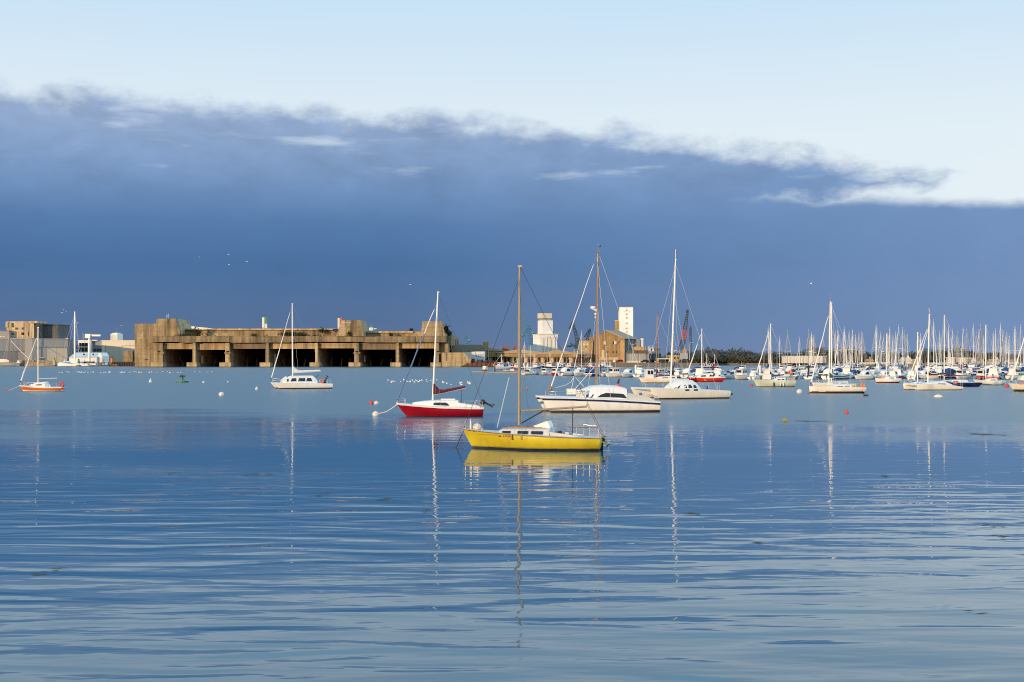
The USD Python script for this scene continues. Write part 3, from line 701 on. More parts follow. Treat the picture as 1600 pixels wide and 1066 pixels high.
m = MB(); m.ball((x(860), 0, z(608)), .16, 1, (1, 1, 1.6)); m.build("furling_gear", M["wood"], T, True)
wires(T, [((x(937), 0, z(401)), (x(1018), 0, z(626)))], .010, M["wire_light"], "backstay")
for sd in (-1, 1):
    wires(T, [((x(933), 0, z(402)), (x(946), sd * 1.9, z(622))), ((x(933), 0, z(470)), (x(925), sd * 1.9, z(621)))], .011, M["wire_light"])
wires(T, [((x(892), -.4, z(613)), (x(928), 0, z(574))), ((x(898), .3, z(588)), (x(914), .5, z(604))), ((x(898), .3, z(588)), (x(893), .3, z(612)))], .022, M["wire_light"], "halyard")
MB().tube([(x(868), .2, z(606)), (x(884), .25, z(602)), (x(893), .28, z(597)), (x(898), .3, z(588))], .02, 5).build("sheet", M["wire_light"], T, True)
rail(T, [(x(848), -1.2, z(620)), (x(862), -1.75, z(620.5)), (x(880), -1.85, z(621))], .5, r=.013, name="pulpit")
# the two boards on the foredeck
m = MB(); m.box(x(880.3), x(894.5), -1.3, -1.26, z(615.5), z(606.8)); m.build("blank_board", M["hull_cream"], T)
m = MB(); m.box(x(894.8), x(910), -1.52, -1.48, z(617), z(608.3)); m.build("sale_board", M["white_mast"], T)
for txt, zz, hh in (("A VENDRE", 612.3, .13), ("06 88 41 28", 615.6, .115)):
    t = meshkit.text_mesh(txt, hh, .004, bold=True); v = t.vertices; wd = (x(908.8) - x(895.8)); k = wd / (v[:, 0].max() - v[:, 0].min())
    MB().add(np.stack([x(895.8) + (v[:, 0] - v[:, 0].min()) * k, -1.521 - v[:, 2], z(zz) + v[:, 1]], 1), t.faces).build("sale_lettering", M["letters"], T)
# upturned outboard with a faded red cowl on the cabin's far side
m = MB(); m.ball((x(968), .5, z(603.5)), .24, 2, (1.15, .8, .85)); m.build("outboard_cowl", M["pink"], T, True)
m = MB(); m.prism([(x(966.2), z(600)), (x(969.6), z(600)), (x(971), z(592)), (x(969.5), z(592))], .45, .55); m.build("outboard_leg", M["black"], T)
m = MB(); m.ball((x(998), -.8, z(616)), .13, 2); m.build("blue_float", M["blue"], T, True)
rail(T, [(x(1009), -1.6, z(621)), (x(1016), -1.6, z(624)), (x(1022), -1.55, z(626)), (x(1023), 1.5, z(626))], .32, r=.013, name="pushpit")
for a in (1010.5, 1016.5):
    m = MB(); m.tube([(x(a), -1.35, z(627)), (x(a), -1.35, z(620)), (x(a) + .22, -1.35, z(620)), (x(a) + .22, -1.35, z(627))], .013, 5); m.build("boarding_ladder", M["steel"], T)

L = Loc(1082, 622.3, math.radians(24)); x, z = L.x, L.z
T = thing("catamaran", "cream white catamaran with round-windowed cabin and tall raked mast", "catamaran", L.loc, L.th)
hs = twin(T, L, 996, 1006, 1124, 605.5, 607.5, 611, 5.3, 1.3, M["hull_cream"], .13)
x0_ = x; x = lambda px: x0_(px - 7)
ch = House([(x(1049), z(609), z(604), .9, .8), (x(1054), z(609.3), z(600.5), 1.2, 1.0), (x(1060), z(609.5), z(595.5), 1.45, 1.05), (x(1072), z(610), z(594.2), 1.5, 1.1), (x(1084), z(610), z(595.2), 1.5, 1.1), (x(1090), z(610), z(600), 1.45, 1.1), (x(1094), z(610.3), z(606), 1.4, 1.1)], r=.28, camber=.1)
ch.build(T, M["deck_white"])
for a, b in ((1064.5, 1069), (1071, 1077.5), (1079.5, 1085)):
    ch.window(T, [(x(a), .36), (x(b), .36), (x(b - .3), .66), (x((a + b) / 2 + 1), .84), (x(a + 1.2), .78)])
for a, b in ((1050, 1055), (1055.5, 1060)):
    ch.window(T, [(x(a - 2), .45), (x(b - 3), .45), (x(b), .85), (x(a + 1), .85)])
for a in (1055, 1069):
    for hh in hs[:1]:
        b = trimesh.creation.box(bounds=[[0, 0, 0], [.48, .17, .012]]).subdivide_to_size(.1)
        on_hull(hh, b, x(a), z(609.7), .48).build("hull_window", M["glass"], T)
x = x0_
mast(T, (x(1046), 0, z(601)), (x(1054), 0, z(407)), .085, M["white_mast"])
MB().line((x(1053.6), 0, z(407)), (x(1054.4), 0, z(391)), .02).build("antenna", M["wire"], T)
MB().tube([(x(1041), -.9, z(523.4)), (x(1049), 0, z(523)), (x(1057), .9, z(523.4))], .025, 5).build("spreader", M["alu"], T)
wires(T, [((x(1053), 0, z(420)), (x(1000), 0, z(603))), ((x(1053.5), 0, z(412)), (x(1124), 0, z(612)))], .009, M["wire_light"], "forestay")
for sd in (-1, 1):
    wires(T, [((x(1053), 0, z(412)), (x(1049) , sd * .9, z(523.4))), ((x(1049), sd * .9, z(523.4)), (x(1052), sd * 2.3, z(607))), ((x(1051), 0, z(460)), (x(1063), sd * 2.3, z(608)))], .009, M["wire_light"])
for zz in (503, 521):
    m = MB(); m.ball((x(1049.5), -.1, z(zz)), .09, 1); m.build("mast_lamp", M["deck_white"], T, True)
rail(T, [(x(1003), -2.1, z(605.5)), (x(1013), -2.5, z(606.5)), (x(1024), -2.55, z(607.5))], .5, r=.013)
rail(T, [(x(1088), -2.4, z(610)), (x(1103), -2.4, z(611)), (x(1108), -2.3, z(611.2)), (x(1108), 1.9, z(611.2))], .6, r=.014, name="pushpit")
m = MB(); m.prism([(x(1119), z(620.5)), (x(1121), z(622)), (x(1131.5), z(615.6)), (x(1130), z(614))], -2.15, -2.05); m.build("rudder", M["black"], T)
m = MB(); m.cyl((x(1094), -1.5, z(608)), .12, .4, 8, .05); m.build("helm_cover", M["sail_blue"], T, 40)

L = Loc(472, 607.3, math.radians(20)); x, z = L.x, L.z
T = thing("catamaran", "small white catamaran with orange lifebuoy, moored before the concrete pens", "catamaran", L.loc, L.th)
hs = twin(T, L, 428.5, 436.5, 513, 598.2, 598.8, 600, 4.4, 1.3, M["hull_white"], .13)
ch = House([(x(442), z(598.5), z(594), 1.2, .9), (x(448), z(598.8), z(589), 1.45, 1.15), (x(456), z(599), z(587.8), 1.55, 1.25), (x(486), z(599.4), z(587.6), 1.55, 1.25), (x(492), z(599.4), z(594), 1.5, 1.3)], r=.14, camber=.06)
ch.build(T, M["deck_white"])
for a, b in ((443, 450), (452.5, 461), (463, 474), (475, 484.5)):
    ch.window(T, [(x(a), .35), (x(b), .35), (x(b + (-2 if a > 474 else 0)), .85), (x(a + 2), .85)], M["glass"])
mast(T, (x(458), 0, z(588)), (x(457.5), 0, z(475)), .08, M["white_mast"])
furled(T, (x(426.5), 0, z(593)), (x(456), 0, z(482)), .075, M["sail_white"])
sail_cover(T, x(458), 0, z(583), z(571), x(499), z(580), M["sail_white"], .17)
MB().tube([(x(458), 0, z(583)), (x(500), 0, z(580.5))], .05, 6).build("boom", M["alu"], T)
wires(T, [((x(457.5), 0, z(476)), (x(514), 0, z(600)))], .010, M["wire"], "backstay")
for sd in (-1, 1):
    wires(T, [((x(457.5), 0, z(480)), (x(464), sd * 2, z(598)))], .010)
MB().tube([(x(455), -.6, z(530)), (x(458), 0, z(529.5)), (x(461), .6, z(530))], .025, 5).build("spreader", M["alu"], T)
torus((x(498), -1.5, z(595.5)), .24, .08).build("lifebuoy", M["buoy_orange"], T, True)
rail(T, [(x(427), -1.2, z(598)), (x(438), -1.9, z(598)), (x(446), -2.1, z(598.5))], .55, r=.016, name="pulpit")
rail(T, [(x(494), -2, z(600)), (x(505), -1.95, z(600)), (x(511), -1.7, z(600)), (x(511), 1.7, z(600))], .6, r=.016, name="pushpit")
outboard(T, x(508), .3, z(596), tilt=2.6, s=1.2)
for a in (447, 490):
    wires(T, [((x(a), -1.2, z(589.5)), (x(a + 4), -1.2, z(586)))], .04, M["black"], "deck_vent")

# ---- orange sloop at the left
L = Loc(66, 611.3, 0.0); x, z = L.x, L.z
T = thing("sailing_boat", "small orange sloop with white cabin and horseshoe lifebuoy, leftmost moored boat", "sailboat", L.loc, 0)
h = Hull(x(30), x(36.5), x(99.5), x(97), z(602.3), z(604.6), z(604.8), 2.2, tr=.6, draft=.3)
h.build(T, M["orange"], boot=.17, bottom=M["hull_cream"], stripe=(.12, .11), stripe_mat=M["deck_white"])
ch = House([(x(48), z(603), z(602.2), .5, .4), (x(58), z(604), z(598), .7, .55), (x(73.6), z(604.6), z(597), .75, .6)], r=.07)
ch.build(T, M["deck_white"])
ch.window(T, [(x(57), .3), (x(68), .3), (x(68), .72), (x(59), .72)], M["wood"])
mast(T, (x(59.8), 0, z(598)), (x(59.6), 0, z(512)), .075, M["alu"])
furled(T, (x(32), 0, z(597)), (x(58.8), 0, z(524)), .085, M["sail_white"])
MB().tube([(x(61), 0, z(591.8)), (x(89), 0, z(591))], .05, 6).build("boom", M["alu"], T)
torus((x(97.5), -.3, z(600.5)), .26, .1).build("lifebuoy", M["red"], T, True)
rail(T, [(x(40), .3, z(602.6)), (x(32), 0, z(602)), (x(40), -.3, z(602.6))], .45, r=.018, name="pulpit")
rail(T, [(x(40), -.55, z(602.8)), (x(52), -.8, z(603.6)), (x(72), -1.0, z(604.6)), (x(92), -.8, z(604.8))], .5, r=.014)
wires(T, [((x(59.6), 0, z(513)), (x(98), 0, z(603)))], .010, M["wire"], "backstay")
for a in (76, 80):
    m = MB(); m.cyl((x(a), -.5, z(604.8)), .09, .35, 8, .06); m.build("winch", M["deck_white"], T, 30)
MB().tube([(x(31), 0, z(603)), (x(22), 0, z(607)), (x(14), 0, z(610)), (x(12), 0, .05)], .025, 5).build("mooring_line", M["wire_light"], T, True)

# ---- white sailboats among the moorings at the right
def sloop(label, L, bow, wl, stern, sternw, zb, zm, zs, hull, mastx, mast_top, mast_base, beam=2.9, boot=.10, bottom=None, cabin=None, cover=None, boom=None, jib=None, rake=0.0,
          win=None, name="sailing_boat", mastr=.085, mastmat=None, stripe=None, stripe_mat=None, spread=True, group=None, deckm=None):
    x, z = L.x, L.z
    T = thing(name, label, "sailboat", L.loc, L.th, group)
    h = Hull(x(bow), x(wl), x(stern), x(sternw), z(zb), z(zm), z(zs), beam, tr=.7, draft=.4)
    h.build(T, hull, bottom=bottom, boot=boot, stripe=stripe, stripe_mat=stripe_mat, deck=deckm, stain=(.05, M["scum_white"]) if hull in (M["hull_white"], M["hull_cream"], M["pale_green"]) else None)
    if cabin:
        a, b, zt = cabin
        q = b - a
        c = House([(x(a), z(zm), z(zm) + .06, beam * .2, beam * .15), (x(a + .3 * q), z(zm), z(zm - .8 * (zm - zt)), beam * .28, beam * .22), (x(a + .7 * q), z(zm), z(zt), beam * .3, beam * .24), (x(b), z(zm), z(zt), beam * .3, beam * .25)], r=.08)
        c.build(T, M["deck_white"])
        for p in (win or [(a + .35 * q, a + .62 * q), (a + .67 * q, a + .92 * q)]):
            c.window(T, [(x(p[0]), .25), (x(p[1]), .25), (x(p[1]), .75), (x(p[0]) + .1, .75)])
    top = (x(mastx + rake), 0, z(mast_top)); base = (x(mastx), 0, z(mast_base))
    mast(T, base, top, mastr, mastmat or M["white_mast"])
    if spread:
        zc = z(mast_base) + .55 * (z(mast_top) - z(mast_base)); xc = x(mastx + rake * .55)
        MB().tube([(xc + .1, -.8, zc + .02), (xc, 0, zc), (xc + .1, .8, zc + .02)], .022, 5).build("spreader", M["alu"], T)
        for sd in (-1, 1):
            wires(T, [(top, (xc + .1, sd * .8, zc)), ((xc + .1, sd * .8, zc), (x(mastx) + .15, sd * beam * .46, z(zm)))], .011, M["wire_light"])
    wires(T, [(top, (x(stern) - .15, 0, z(zs)))], .011, M["wire_light"], "backstay")
    if jib:
        furled(T, (x(jib[0]), 0, z(jib[1])), (x(jib[2]), 0, z(jib[3])), jib[4] if len(jib) > 4 else .09, M["sail_white"])
    if boom:
        MB().tube([(x(mastx), 0, z(boom[0])), (x(boom[1]), 0, z(boom[2]))], .055, 6).build("boom", M["alu"], T)
        if cover:
            sail_cover(T, x(mastx), 0, z(boom[0]), z(boom[3]), x(boom[1]), z(boom[2]), cover, .16)
    rail(T, [(x(bow) + .9, .45, z(zb)), (x(bow) + .1, 0, z(zb)), (x(bow) + .9, -.45, z(zb))], .5, r=.016, name="pulpit")
    n = 5
    for sd in (-1, 1):
        pts = h.edge(0, sd, .25, .95, n=n, out=.96); rail(T, pts, .5, r=.010, name="guardrail", mid=False)
    return T, h

L = Loc(1305, 614.3, math.radians(4))
T, h = sloop("cream sloop with teal sail cover and orange horseshoe at its stern", L, 1263.5, 1265, 1351, 1349, 604, 604.5, 605.8, M["hull_cream"], 1295.2, 472.5, 601.5, beam=2.6, boot=.16,
             cabin=(1292, 1328, 601.3), cover=M["sail_teal"], boom=(591, 1327, 588.8, 580), jib=(1266, 600, 1295.5, 488), rake=2.0)
x, z = L.x, L.z
MB().line((x(1297), 0, z(472)), (x(1297.3), 0, z(458)), .02).build("antenna", M["wire"], T)
torus((x(1346.5), -.5, z(602)), .2, .1, "y").build("lifebuoy", M["buoy_orange"], T, True)
m = MB(); m.ball((x(1336), -.4, z(601.5)), .19, 2, (1, .6, 1.1)); m.build("danbuoy", M["buoy_yellow"], T, True)
b = trimesh.creation.box(bounds=[[0, 0, 0], [1, .10, .008]]).subdivide_to_size(.2)
on_hull(h, b, x(1267), z(612.6), .8).build("boot_line", M["antifoul"], T)
on_hull(h, b, x(1287), z(612.6), 4.6).build("boot_line", M["antifoul"], T)

L = Loc(1290, 606.0, math.radians(10))
T, h = sloop("white day boat half hidden behind the sloop with teal sail cover", L, 1267.5, 1271, 1334, 1332, 597.5, 599.5, 600.5, M["hull_cream"], 1299.5, 474, 597, beam=2.4, boot=.08, cabin=(1284, 1324, 596.5), boom=None)

L = Loc(1210, 604.3, math.radians(-3))
T, h = sloop("pale green and white sloop with rounded stern and grey cockpit dodger", L, 1177.5, 1183, 1242, 1240, 593.5, 594.5, 595.3, M["pale_green"], 1203, 507, 592.5, beam=2.7, boot=.07,
             cabin=(1206, 1226, 590.5), cover=M["sail_blue"], boom=(590, 1225, 586.5, 578.5), jib=(1182, 584, 1203, 514), rake=.8)
x, z = L.x, L.z
m = MB(); m.prism([(x(1228), z(595)), (x(1241), z(595.5)), (x(1240), z(590)), (x(1229), z(589.5))], -.9, .9); m.build("dodger", M["grey"], T)
MB().line((x(1203.8), 0, z(507)), (x(1205), 0, z(497)), .03).build("antenna", M["wire"], T)
torus((x(1233), -.95, z(581.5)), .22, .1, "y").build("lifebuoy", M["buoy_orange"], T, True)
MB().line((x(1233), -.93, z(594.5)), (x(1233), -.93, z(579)), .025).build("lifebuoy_pole", M["steel"], T)
for a in (1207, 1217, 1222):
    m = MB(); m.tube([(x(a), -1.36, z(597)), (x(a), -1.38, z(598)), (x(a), -1.38, z(602.5)), (x(a), -1.36, z(603.3))], [.03, .1, .1, .03], 8); m.build("fender", M["black"] if a < 1210 else M["buoy_white"], T, True)
m = MB(); m.box(x(1193.5), x(1202), -.8, .8, z(585), z(577.5)); m.build("wheelhouse", M["deck_white"], T)
m = MB(); m.box(x(1191.5), x(1203.5), -.95, .95, z(577.4), z(576.2)); m.build("wheelhouse_roof", M["deck_white"], T)
m = MB(); m.box(x(1192), x(1204), -.7, .7, z(593), z(585)); m.build("wheelhouse_base", M["deck_white"], T)

L = Loc(1452, 609.2, math.radians(15)); x, z = L.x, L.z
T = thing("catamaran", "low white racing catamaran with flat decks and two furled headsails", "catamaran", L.loc, L.th)
hs = twin(T, L, 1419, 1421, 1494, 600.8, 600.5, 604.5, 4.6, 1.2, M["hull_cream"], .07)
ch = House([(x(1440), z(601), z(600), .8, .7), (x(1455), z(602), z(596.5), 1.2, .9), (x(1473), z(602.5), z(597), 1.3, 1.0), (x(1484), z(603), z(600.5), 1.2, 1.0)], r=.08)
ch.build(T, M["deck_white"])
ch.window(T, [(x(1459), .3), (x(1472), .3), (x(1471), .7), (x(1460), .7)])
mast(T, (x(1449.6), 0, z(598)), (x(1452), 0, z(492.5)), .1, M["white_mast"])
MB().line((x(1452), 0, z(492)), (x(1451.5), 0, z(482)), .022).build("antenna", M["wire"], T)
furled(T, (x(1415), 0, z(597)), (x(1450.5), 0, z(509)), .085, M["sail_white"])
furled(T, (x(1425), 0, z(597)), (x(1450.7), 0, z(512)), .08, M["sail_white"])
MB().tube([(x(1450), 0, z(587)), (x(1480), 0, z(585.5))], .06, 6).build("boom", M["alu"], T)
sail_cover(T, x(1450), 0, z(587), z(580), x(1480), z(585), M["sail_maroon"], .2)
wires(T, [((x(1452), 0, z(493)), (x(1458), -2.1, z(601))), ((x(1452), 0, z(493)), (x(1458), 2.1, z(601)))], .011, M["wire_light"])
m = MB(); m.ball((x(1490), -1, z(598)), .2, 2); m.build("orange_fender", M["buoy_orange"], T, True)
rail(T, [(x(1478), -2, z(603)), (x(1492), -1.9, z(604)), (x(1497), -1.6, z(604))], .5, r=.016, name="pushpit")

L = Loc(1490, 603.5, math.radians(-62))
T, h = sloop("navy blue hulled sloop with dark covers behind the racing catamaran's stern", L, 1462, 1464, 1512, 1511, 596, 597, 597.5, M["navy"], 1481, 492, 594, beam=3.0, boot=.05, cabin=(1478, 1500, 593.5), cover=M["sail_maroon"], boom=(588, 1505, 587, 582), mastmat=M["alu"])

L = Loc(1535, 601.7, math.radians(4))
T, h = sloop("white cruising sloop with a long raking bow, moored off the right-hand pontoons", L, 1520.5, 1526, 1568, 1566.5, 593.7, 595, 595.2, M["hull_white"], 1540.5, 508.5, 592, beam=2.7, boot=.05, cabin=(1538, 1556, 591.5), jib=None, win=[(1545, 1553)])

L = Loc(1600, 611.8, math.radians(-10))
T, h = sloop("cream sloop with black bottom cut off by the photo's right edge", L, 1577.5, 1586, 1645, 1642, 599.8, 601, 601.5, M["hull_cream"], 1606, 455, 598, beam=2.9, boot=.26, cabin=(1597, 1630, 595.5), jib=(1581, 597, 1605, 512, .12))
x, z = L.x, L.z
m = MB(); m.ball((x(1594), -.9, z(599.5)), .18, 2, (1.4, 1, .8)); m.build("life_jacket", M["buoy_orange"], T, True)
m = MB(); m.prism([(x(1592), z(594)), (x(1620), z(594)), (x(1618), z(584)), (x(1596), z(584))], -.9, .9); m.build("spray_hood", M["deck_white"], T)
m = MB(); m.box(x(1594), x(1619), -.92, .92, z(586.5), z(583.5)); m.build("canopy", M["green"], T)

L = Loc(1386, 598.4, math.radians(4))
T, h = sloop("white sloop with dark red bottom beside the rightmost motor cruisers", L, 1367, 1369, 1406.5, 1404, 591.2, 592, 591.6, M["hull_white"], 1385.5, 522, 590, beam=2.6, boot=.18, bottom=M["antifoul_red"], cabin=(1380, 1398, 588.6), win=[(1387, 1395)])
x, z = L.x, L.z
m = MB(); m.ball((x(1374), -.4, z(588.6)), .2, 1); m.build("orange_fender", M["buoy_orange"], T, True)

L = Loc(1422, 606.2, math.radians(5))
T, h = sloop("bright white open keelboat, bow half hidden by the racing catamaran", L, 1411.5, 1413, 1448, 1446, 598.5, 599.5, 600, M["hull_cream"], 1434, 520, 598, beam=2.2, boot=.05, cabin=(1424, 1440, 597))

L = Loc(1098, 596.6, math.radians(2))
T, h = sloop("bright red sloop with cream cabin and furled white jib", L, 1076, 1077, 1133, 1128, 589, 590, 589.2, M["red"], 1096.5, 514.5, 586, beam=2.6, boot=.06, cabin=(1084, 1122, 583.5), boom=None, jib=(1074, 584, 1096, 519, .11), win=[(1094, 1102), (1107, 1115)], stripe=(.10, .06), stripe_mat=M["hull_cream"])
x, z = L.x, L.z
sail_cover(T, x(1096.5), 0, z(582), z(571.5), x(1118), z(581), M["sail_white"], .22)
m = MB(); m.ball((x(1115), -.5, z(586)), .3, 2, (1, .8, 1.2)); m.build("outboard_cover", M["black"], T, True)
wires(T, [((x(1096), -1.0, z(592)), (x(1103), -1.34, z(596)))], .04, M["wire_light"], "mooring_line")

L = Loc(1035, 598.6, math.radians(6))
T, h = sloop("long white sloop with wooden mast and blue sail cover lying behind the cream catamaran", L, 997.5, 1003, 1075, 1073, 590, 591.5, 593, M["hull_cream"], 1025.4, 492.5, 588, beam=3.0, boot=.10, cabin=(1020, 1056, 588),
             cover=M["sail_blue"], boom=(584, 1050, 582.5, 578), rake=1.2, mastmat=M["wood"], mastr=.11)
x, z = L.x, L.z
m = MB(); m.box(x(1008), x(1019.5), -.9, .9, z(592), z(577)); m.build("wheelhouse", M["deck_white"], T)
m = MB(); m.box(x(1010), x(1014), -.92, -.9, z(585), z(579)); m.box(x(1015), x(1018.5), -.92, -.9, z(585), z(579)); m.build("window", M["glass"], T)
# ================================================================== land, quays and the port behind
M["ground"] = plain("quay_ground", (.15, .13, .10), .95, var=.3, scale=.08, dirt=(.12, .12, .07), dirt_amt=.6)
M["conc"] = concrete("bunker_concrete", (.30, .222, .125), (.075, .058, .036), board=.04)
M["conc_fascia"] = concrete("stained_fascia_concrete", (.22, .165, .095), (.07, .055, .038), board=.05)
M["conc_pale"] = concrete("pale_bunker_concrete", (.42, .315, .17), (.17, .12, .07), scale=.2, board=.05)
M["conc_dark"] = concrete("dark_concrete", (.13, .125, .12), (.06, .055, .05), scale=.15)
M["conc_ruin"] = concrete("ruined_concrete", (.36, .27, .165), (.12, .085, .05), scale=.3, board=.1)
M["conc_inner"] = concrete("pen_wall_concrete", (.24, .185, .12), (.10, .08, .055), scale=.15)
M["quay_wall"] = concrete("quay_wall_concrete", (.40, .33, .22), (.14, .11, .07), scale=.25)
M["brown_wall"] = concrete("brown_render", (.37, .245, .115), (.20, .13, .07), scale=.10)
M["brown_pale"] = concrete("patched_pale_render", (.55, .45, .29), (.30, .22, .13), scale=.2)
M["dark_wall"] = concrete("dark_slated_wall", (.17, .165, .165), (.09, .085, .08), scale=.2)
M["ochre_wall"] = concrete("ochre_render", (.45, .29, .12), (.26, .17, .08), scale=.2)
M["silo_white"] = concrete("white_silo_paint", (.80, .79, .77), (.66, .61, .56), scale=.08, var=.25)
M["cream_wall"] = concrete("cream_render", (.66, .58, .44), (.48, .40, .28), scale=.1, var=.25)
M["white_wall"] = concrete("white_render", (.70, .67, .60), (.52, .48, .40), scale=.1, var=.25)
M["clad_grey"] = plain("grey_cladding", (.29, .29, .29), .55, var=.06, scale=.1, dirt=(.2, .2, .19), dirt_amt=.4, streak=1)
M["clad_dark"] = plain("dark_grey_door", (.20, .21, .22), .55, var=.08, scale=.1, dirt=(.12, .12, .12), dirt_amt=.4, streak=1)
M["clad_cream"] = plain("cream_cladding", (.60, .53, .40), .55, var=.05, scale=.1, dirt=(.42, .36, .26), dirt_amt=.4, streak=1)
M["clad_beige"] = plain("beige_door", (.50, .44, .34), .55, var=.05, scale=.1, dirt=(.36, .31, .23), dirt_amt=.4, streak=1)
M["roof_grey"] = plain("grey_sheet_roof", (.22, .19, .155), .8, var=.12, scale=.15, dirt=(.13, .11, .085), dirt_amt=.5)
M["roof_brown"] = plain("brown_sheet_roof", (.36, .27, .17), .85, var=.15, scale=.15, dirt=(.15, .11, .07), dirt_amt=.5)
M["roof_dark"] = plain("dark_slate_roof", (.085, .075, .068), .8, var=.2, scale=.4)
M["white_tent"] = plain("white_canvas", (.74, .72, .68), .7, var=.05, scale=.3)
M["pale_blue"] = plain("pale_blue_paint", (.58, .60, .62), .5, var=.06, scale=.3)
M["rust"] = plain("rusted_steel", (.17, .055, .022), .85, var=.4, scale=.4, dirt=(.06, .025, .015), dirt_amt=.8, streak=1)
M["rust_dark"] = plain("dark_rusted_steel", (.055, .03, .02), .85, var=.4, scale=.4)
M["brick_red"] = plain("rust_red_container", (.22, .075, .05), .7, var=.15, scale=.3)
M["crane_blue"] = plain("blue_crane_paint", (.07, .20, .33), .6, var=.15, scale=.3)
M["crane_dark"] = plain("dark_blue_crane_paint", (.03, .07, .10), .6, var=.2, scale=.3)
M["crane_red"] = plain("red_crane_paint", (.42, .08, .07), .6, var=.15, scale=.3)
M["crane_black"] = plain("black_crane_lattice", (.035, .04, .055), .6)
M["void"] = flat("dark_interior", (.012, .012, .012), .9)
M["scrub"] = foliage("scrub_leaves", (.035, .035, .012), (.085, .075, .028))
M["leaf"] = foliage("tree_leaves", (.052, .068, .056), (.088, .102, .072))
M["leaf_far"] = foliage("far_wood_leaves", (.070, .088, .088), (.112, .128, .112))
M["reed"] = foliage("dry_reed_leaves", (.075, .075, .058), (.105, .100, .075))
M["trunk"] = plain("tree_bark", (.09, .07, .05), .9)
M["pontoon"] = plain("grey_pontoon", (.20, .19, .175), .85, var=.2, scale=.8)

def slab(name, poly, z0, z1, m, kind="structure"):
    from shapely.geometry import Polygon
    e = trimesh.creation.extrude_polygon(Polygon(poly), z1 - z0, engine="earcut")
    e.apply_translation([0, 0, z0])
    o = usdkit.mesh(stage, "/World/" + numbered("/World", name), e, m)
    tag(o, kind=kind)
    return o

def wx(px, Y):
    return (px - 800) * Y / F

GZ = 2.3
slab("ground", [(-900, 4000), (-900, 800), (wx(108, 800), 800), (wx(108, 800), 835), (wx(176, 835), 835), (wx(176, 835), 792), (wx(216, 792), 792), (wx(216, 792), 880), (wx(692, 880), 880), (wx(692, 880), 760),
                (wx(745, 760), 760), (wx(745, 760), 762), (wx(900, 762), 762), (wx(900, 762), 720), (wx(1078, 720), 720), (wx(1078, 720), 1300), (wx(1060, 1300), 4000)], -3, GZ, M["ground"])
slab("far_shore", [(wx(1040, 960), 4200), (wx(1040, 960), 960), (wx(1120, 915), 915), (wx(1240, 905), 905), (wx(1360, 900), 900), (wx(1362, 640), 640), (1200, 640), (2600, 2000), (2600, 4200)], -3, 1.6, M["ground"])
def hill(name, px0, px1, Y, depth, prof, m):
    """A long rounded rise of ground: prof is [(photo x, top row)] at distance Y."""
    n = MB(); xs = np.linspace(px0, px1, 60); tops = np.interp(xs, [p[0] for p in prof], [p[1] for p in prof])
    R = []
    for i, (a, t) in enumerate(zip(xs, tops)):
        X = wx(a, Y); zt = H + (HZ - t) * Y / F + 1.2 * math.sin(i * 1.7) * math.sin(i * .6)
        R.append([(X, Y + depth * k, 1.0 + (zt - 1.0) * math.sin(math.pi * min(k * 1.0, 1)) ** .7) for k in np.linspace(0, 1, 9)])
    n.grid(np.array(R), flip=True)
    return tag(n.build(name, m, None, True), kind="structure")
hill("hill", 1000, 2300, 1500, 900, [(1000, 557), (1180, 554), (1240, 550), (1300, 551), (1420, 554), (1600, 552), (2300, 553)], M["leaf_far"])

class B:
    """A building or machine measured in the photograph: base centre at (px, Y)."""
    def __init__(s, px, Y, z0=GZ, rz=0.0):
        s.px, s.Y, s.z0, s.rz = px, Y, z0, rz; s.k = Y / F
        s.loc = (wx(px, Y), Y, z0)
    def x(s, px): return (px - s.px) * s.k / math.cos(s.rz)
    def z(s, py): return H + (HZ - py) * s.k - s.z0
    def T(s, name, label, cat, group=None): return thing(name, label, cat, s.loc, s.rz, group)

def panel(T, x0, x1, z0, z1, y, m, name="window", d=.12, frame=None):
    """A pane or door leaf standing a little proud of a wall that faces -y at y."""
    if frame is not None:
        f = max(.10, .06 * (x1 - x0))
        MB().box(x0 - f, x1 + f, y - d * .6, y + .05, z0 - f, z1 + f).build("frame", frame, T)
    return MB().box(x0, x1, y - d, y + .05, z0, z1).build(name, m, T)

def wall_holes(x0, x1, z0, z1, holes, y0, y1):
    """A wall slab with rectangular openings: returned as an MB (x along, y0 front, y1 back)."""
    xs = sorted({x0, x1, *[h[0] for h in holes], *[h[1] for h in holes]}); zs = sorted({z0, z1, *[h[2] for h in holes], *[h[3] for h in holes]})
    m = MB()
    for a, b in zip(xs[:-1], xs[1:]):
        run = None
        for c, d in list(zip(zs[:-1], zs[1:])) + [(None, None)]:
            solid = c is not None and not any(h[0] <= a and b <= h[1] and h[2] <= c and d <= h[3] for h in holes)
            if solid:
                run = (run[0], d) if run else (c, d)
            elif run:
                m.box(a, b, y0, y1, run[0], run[1]); run = None
    return m

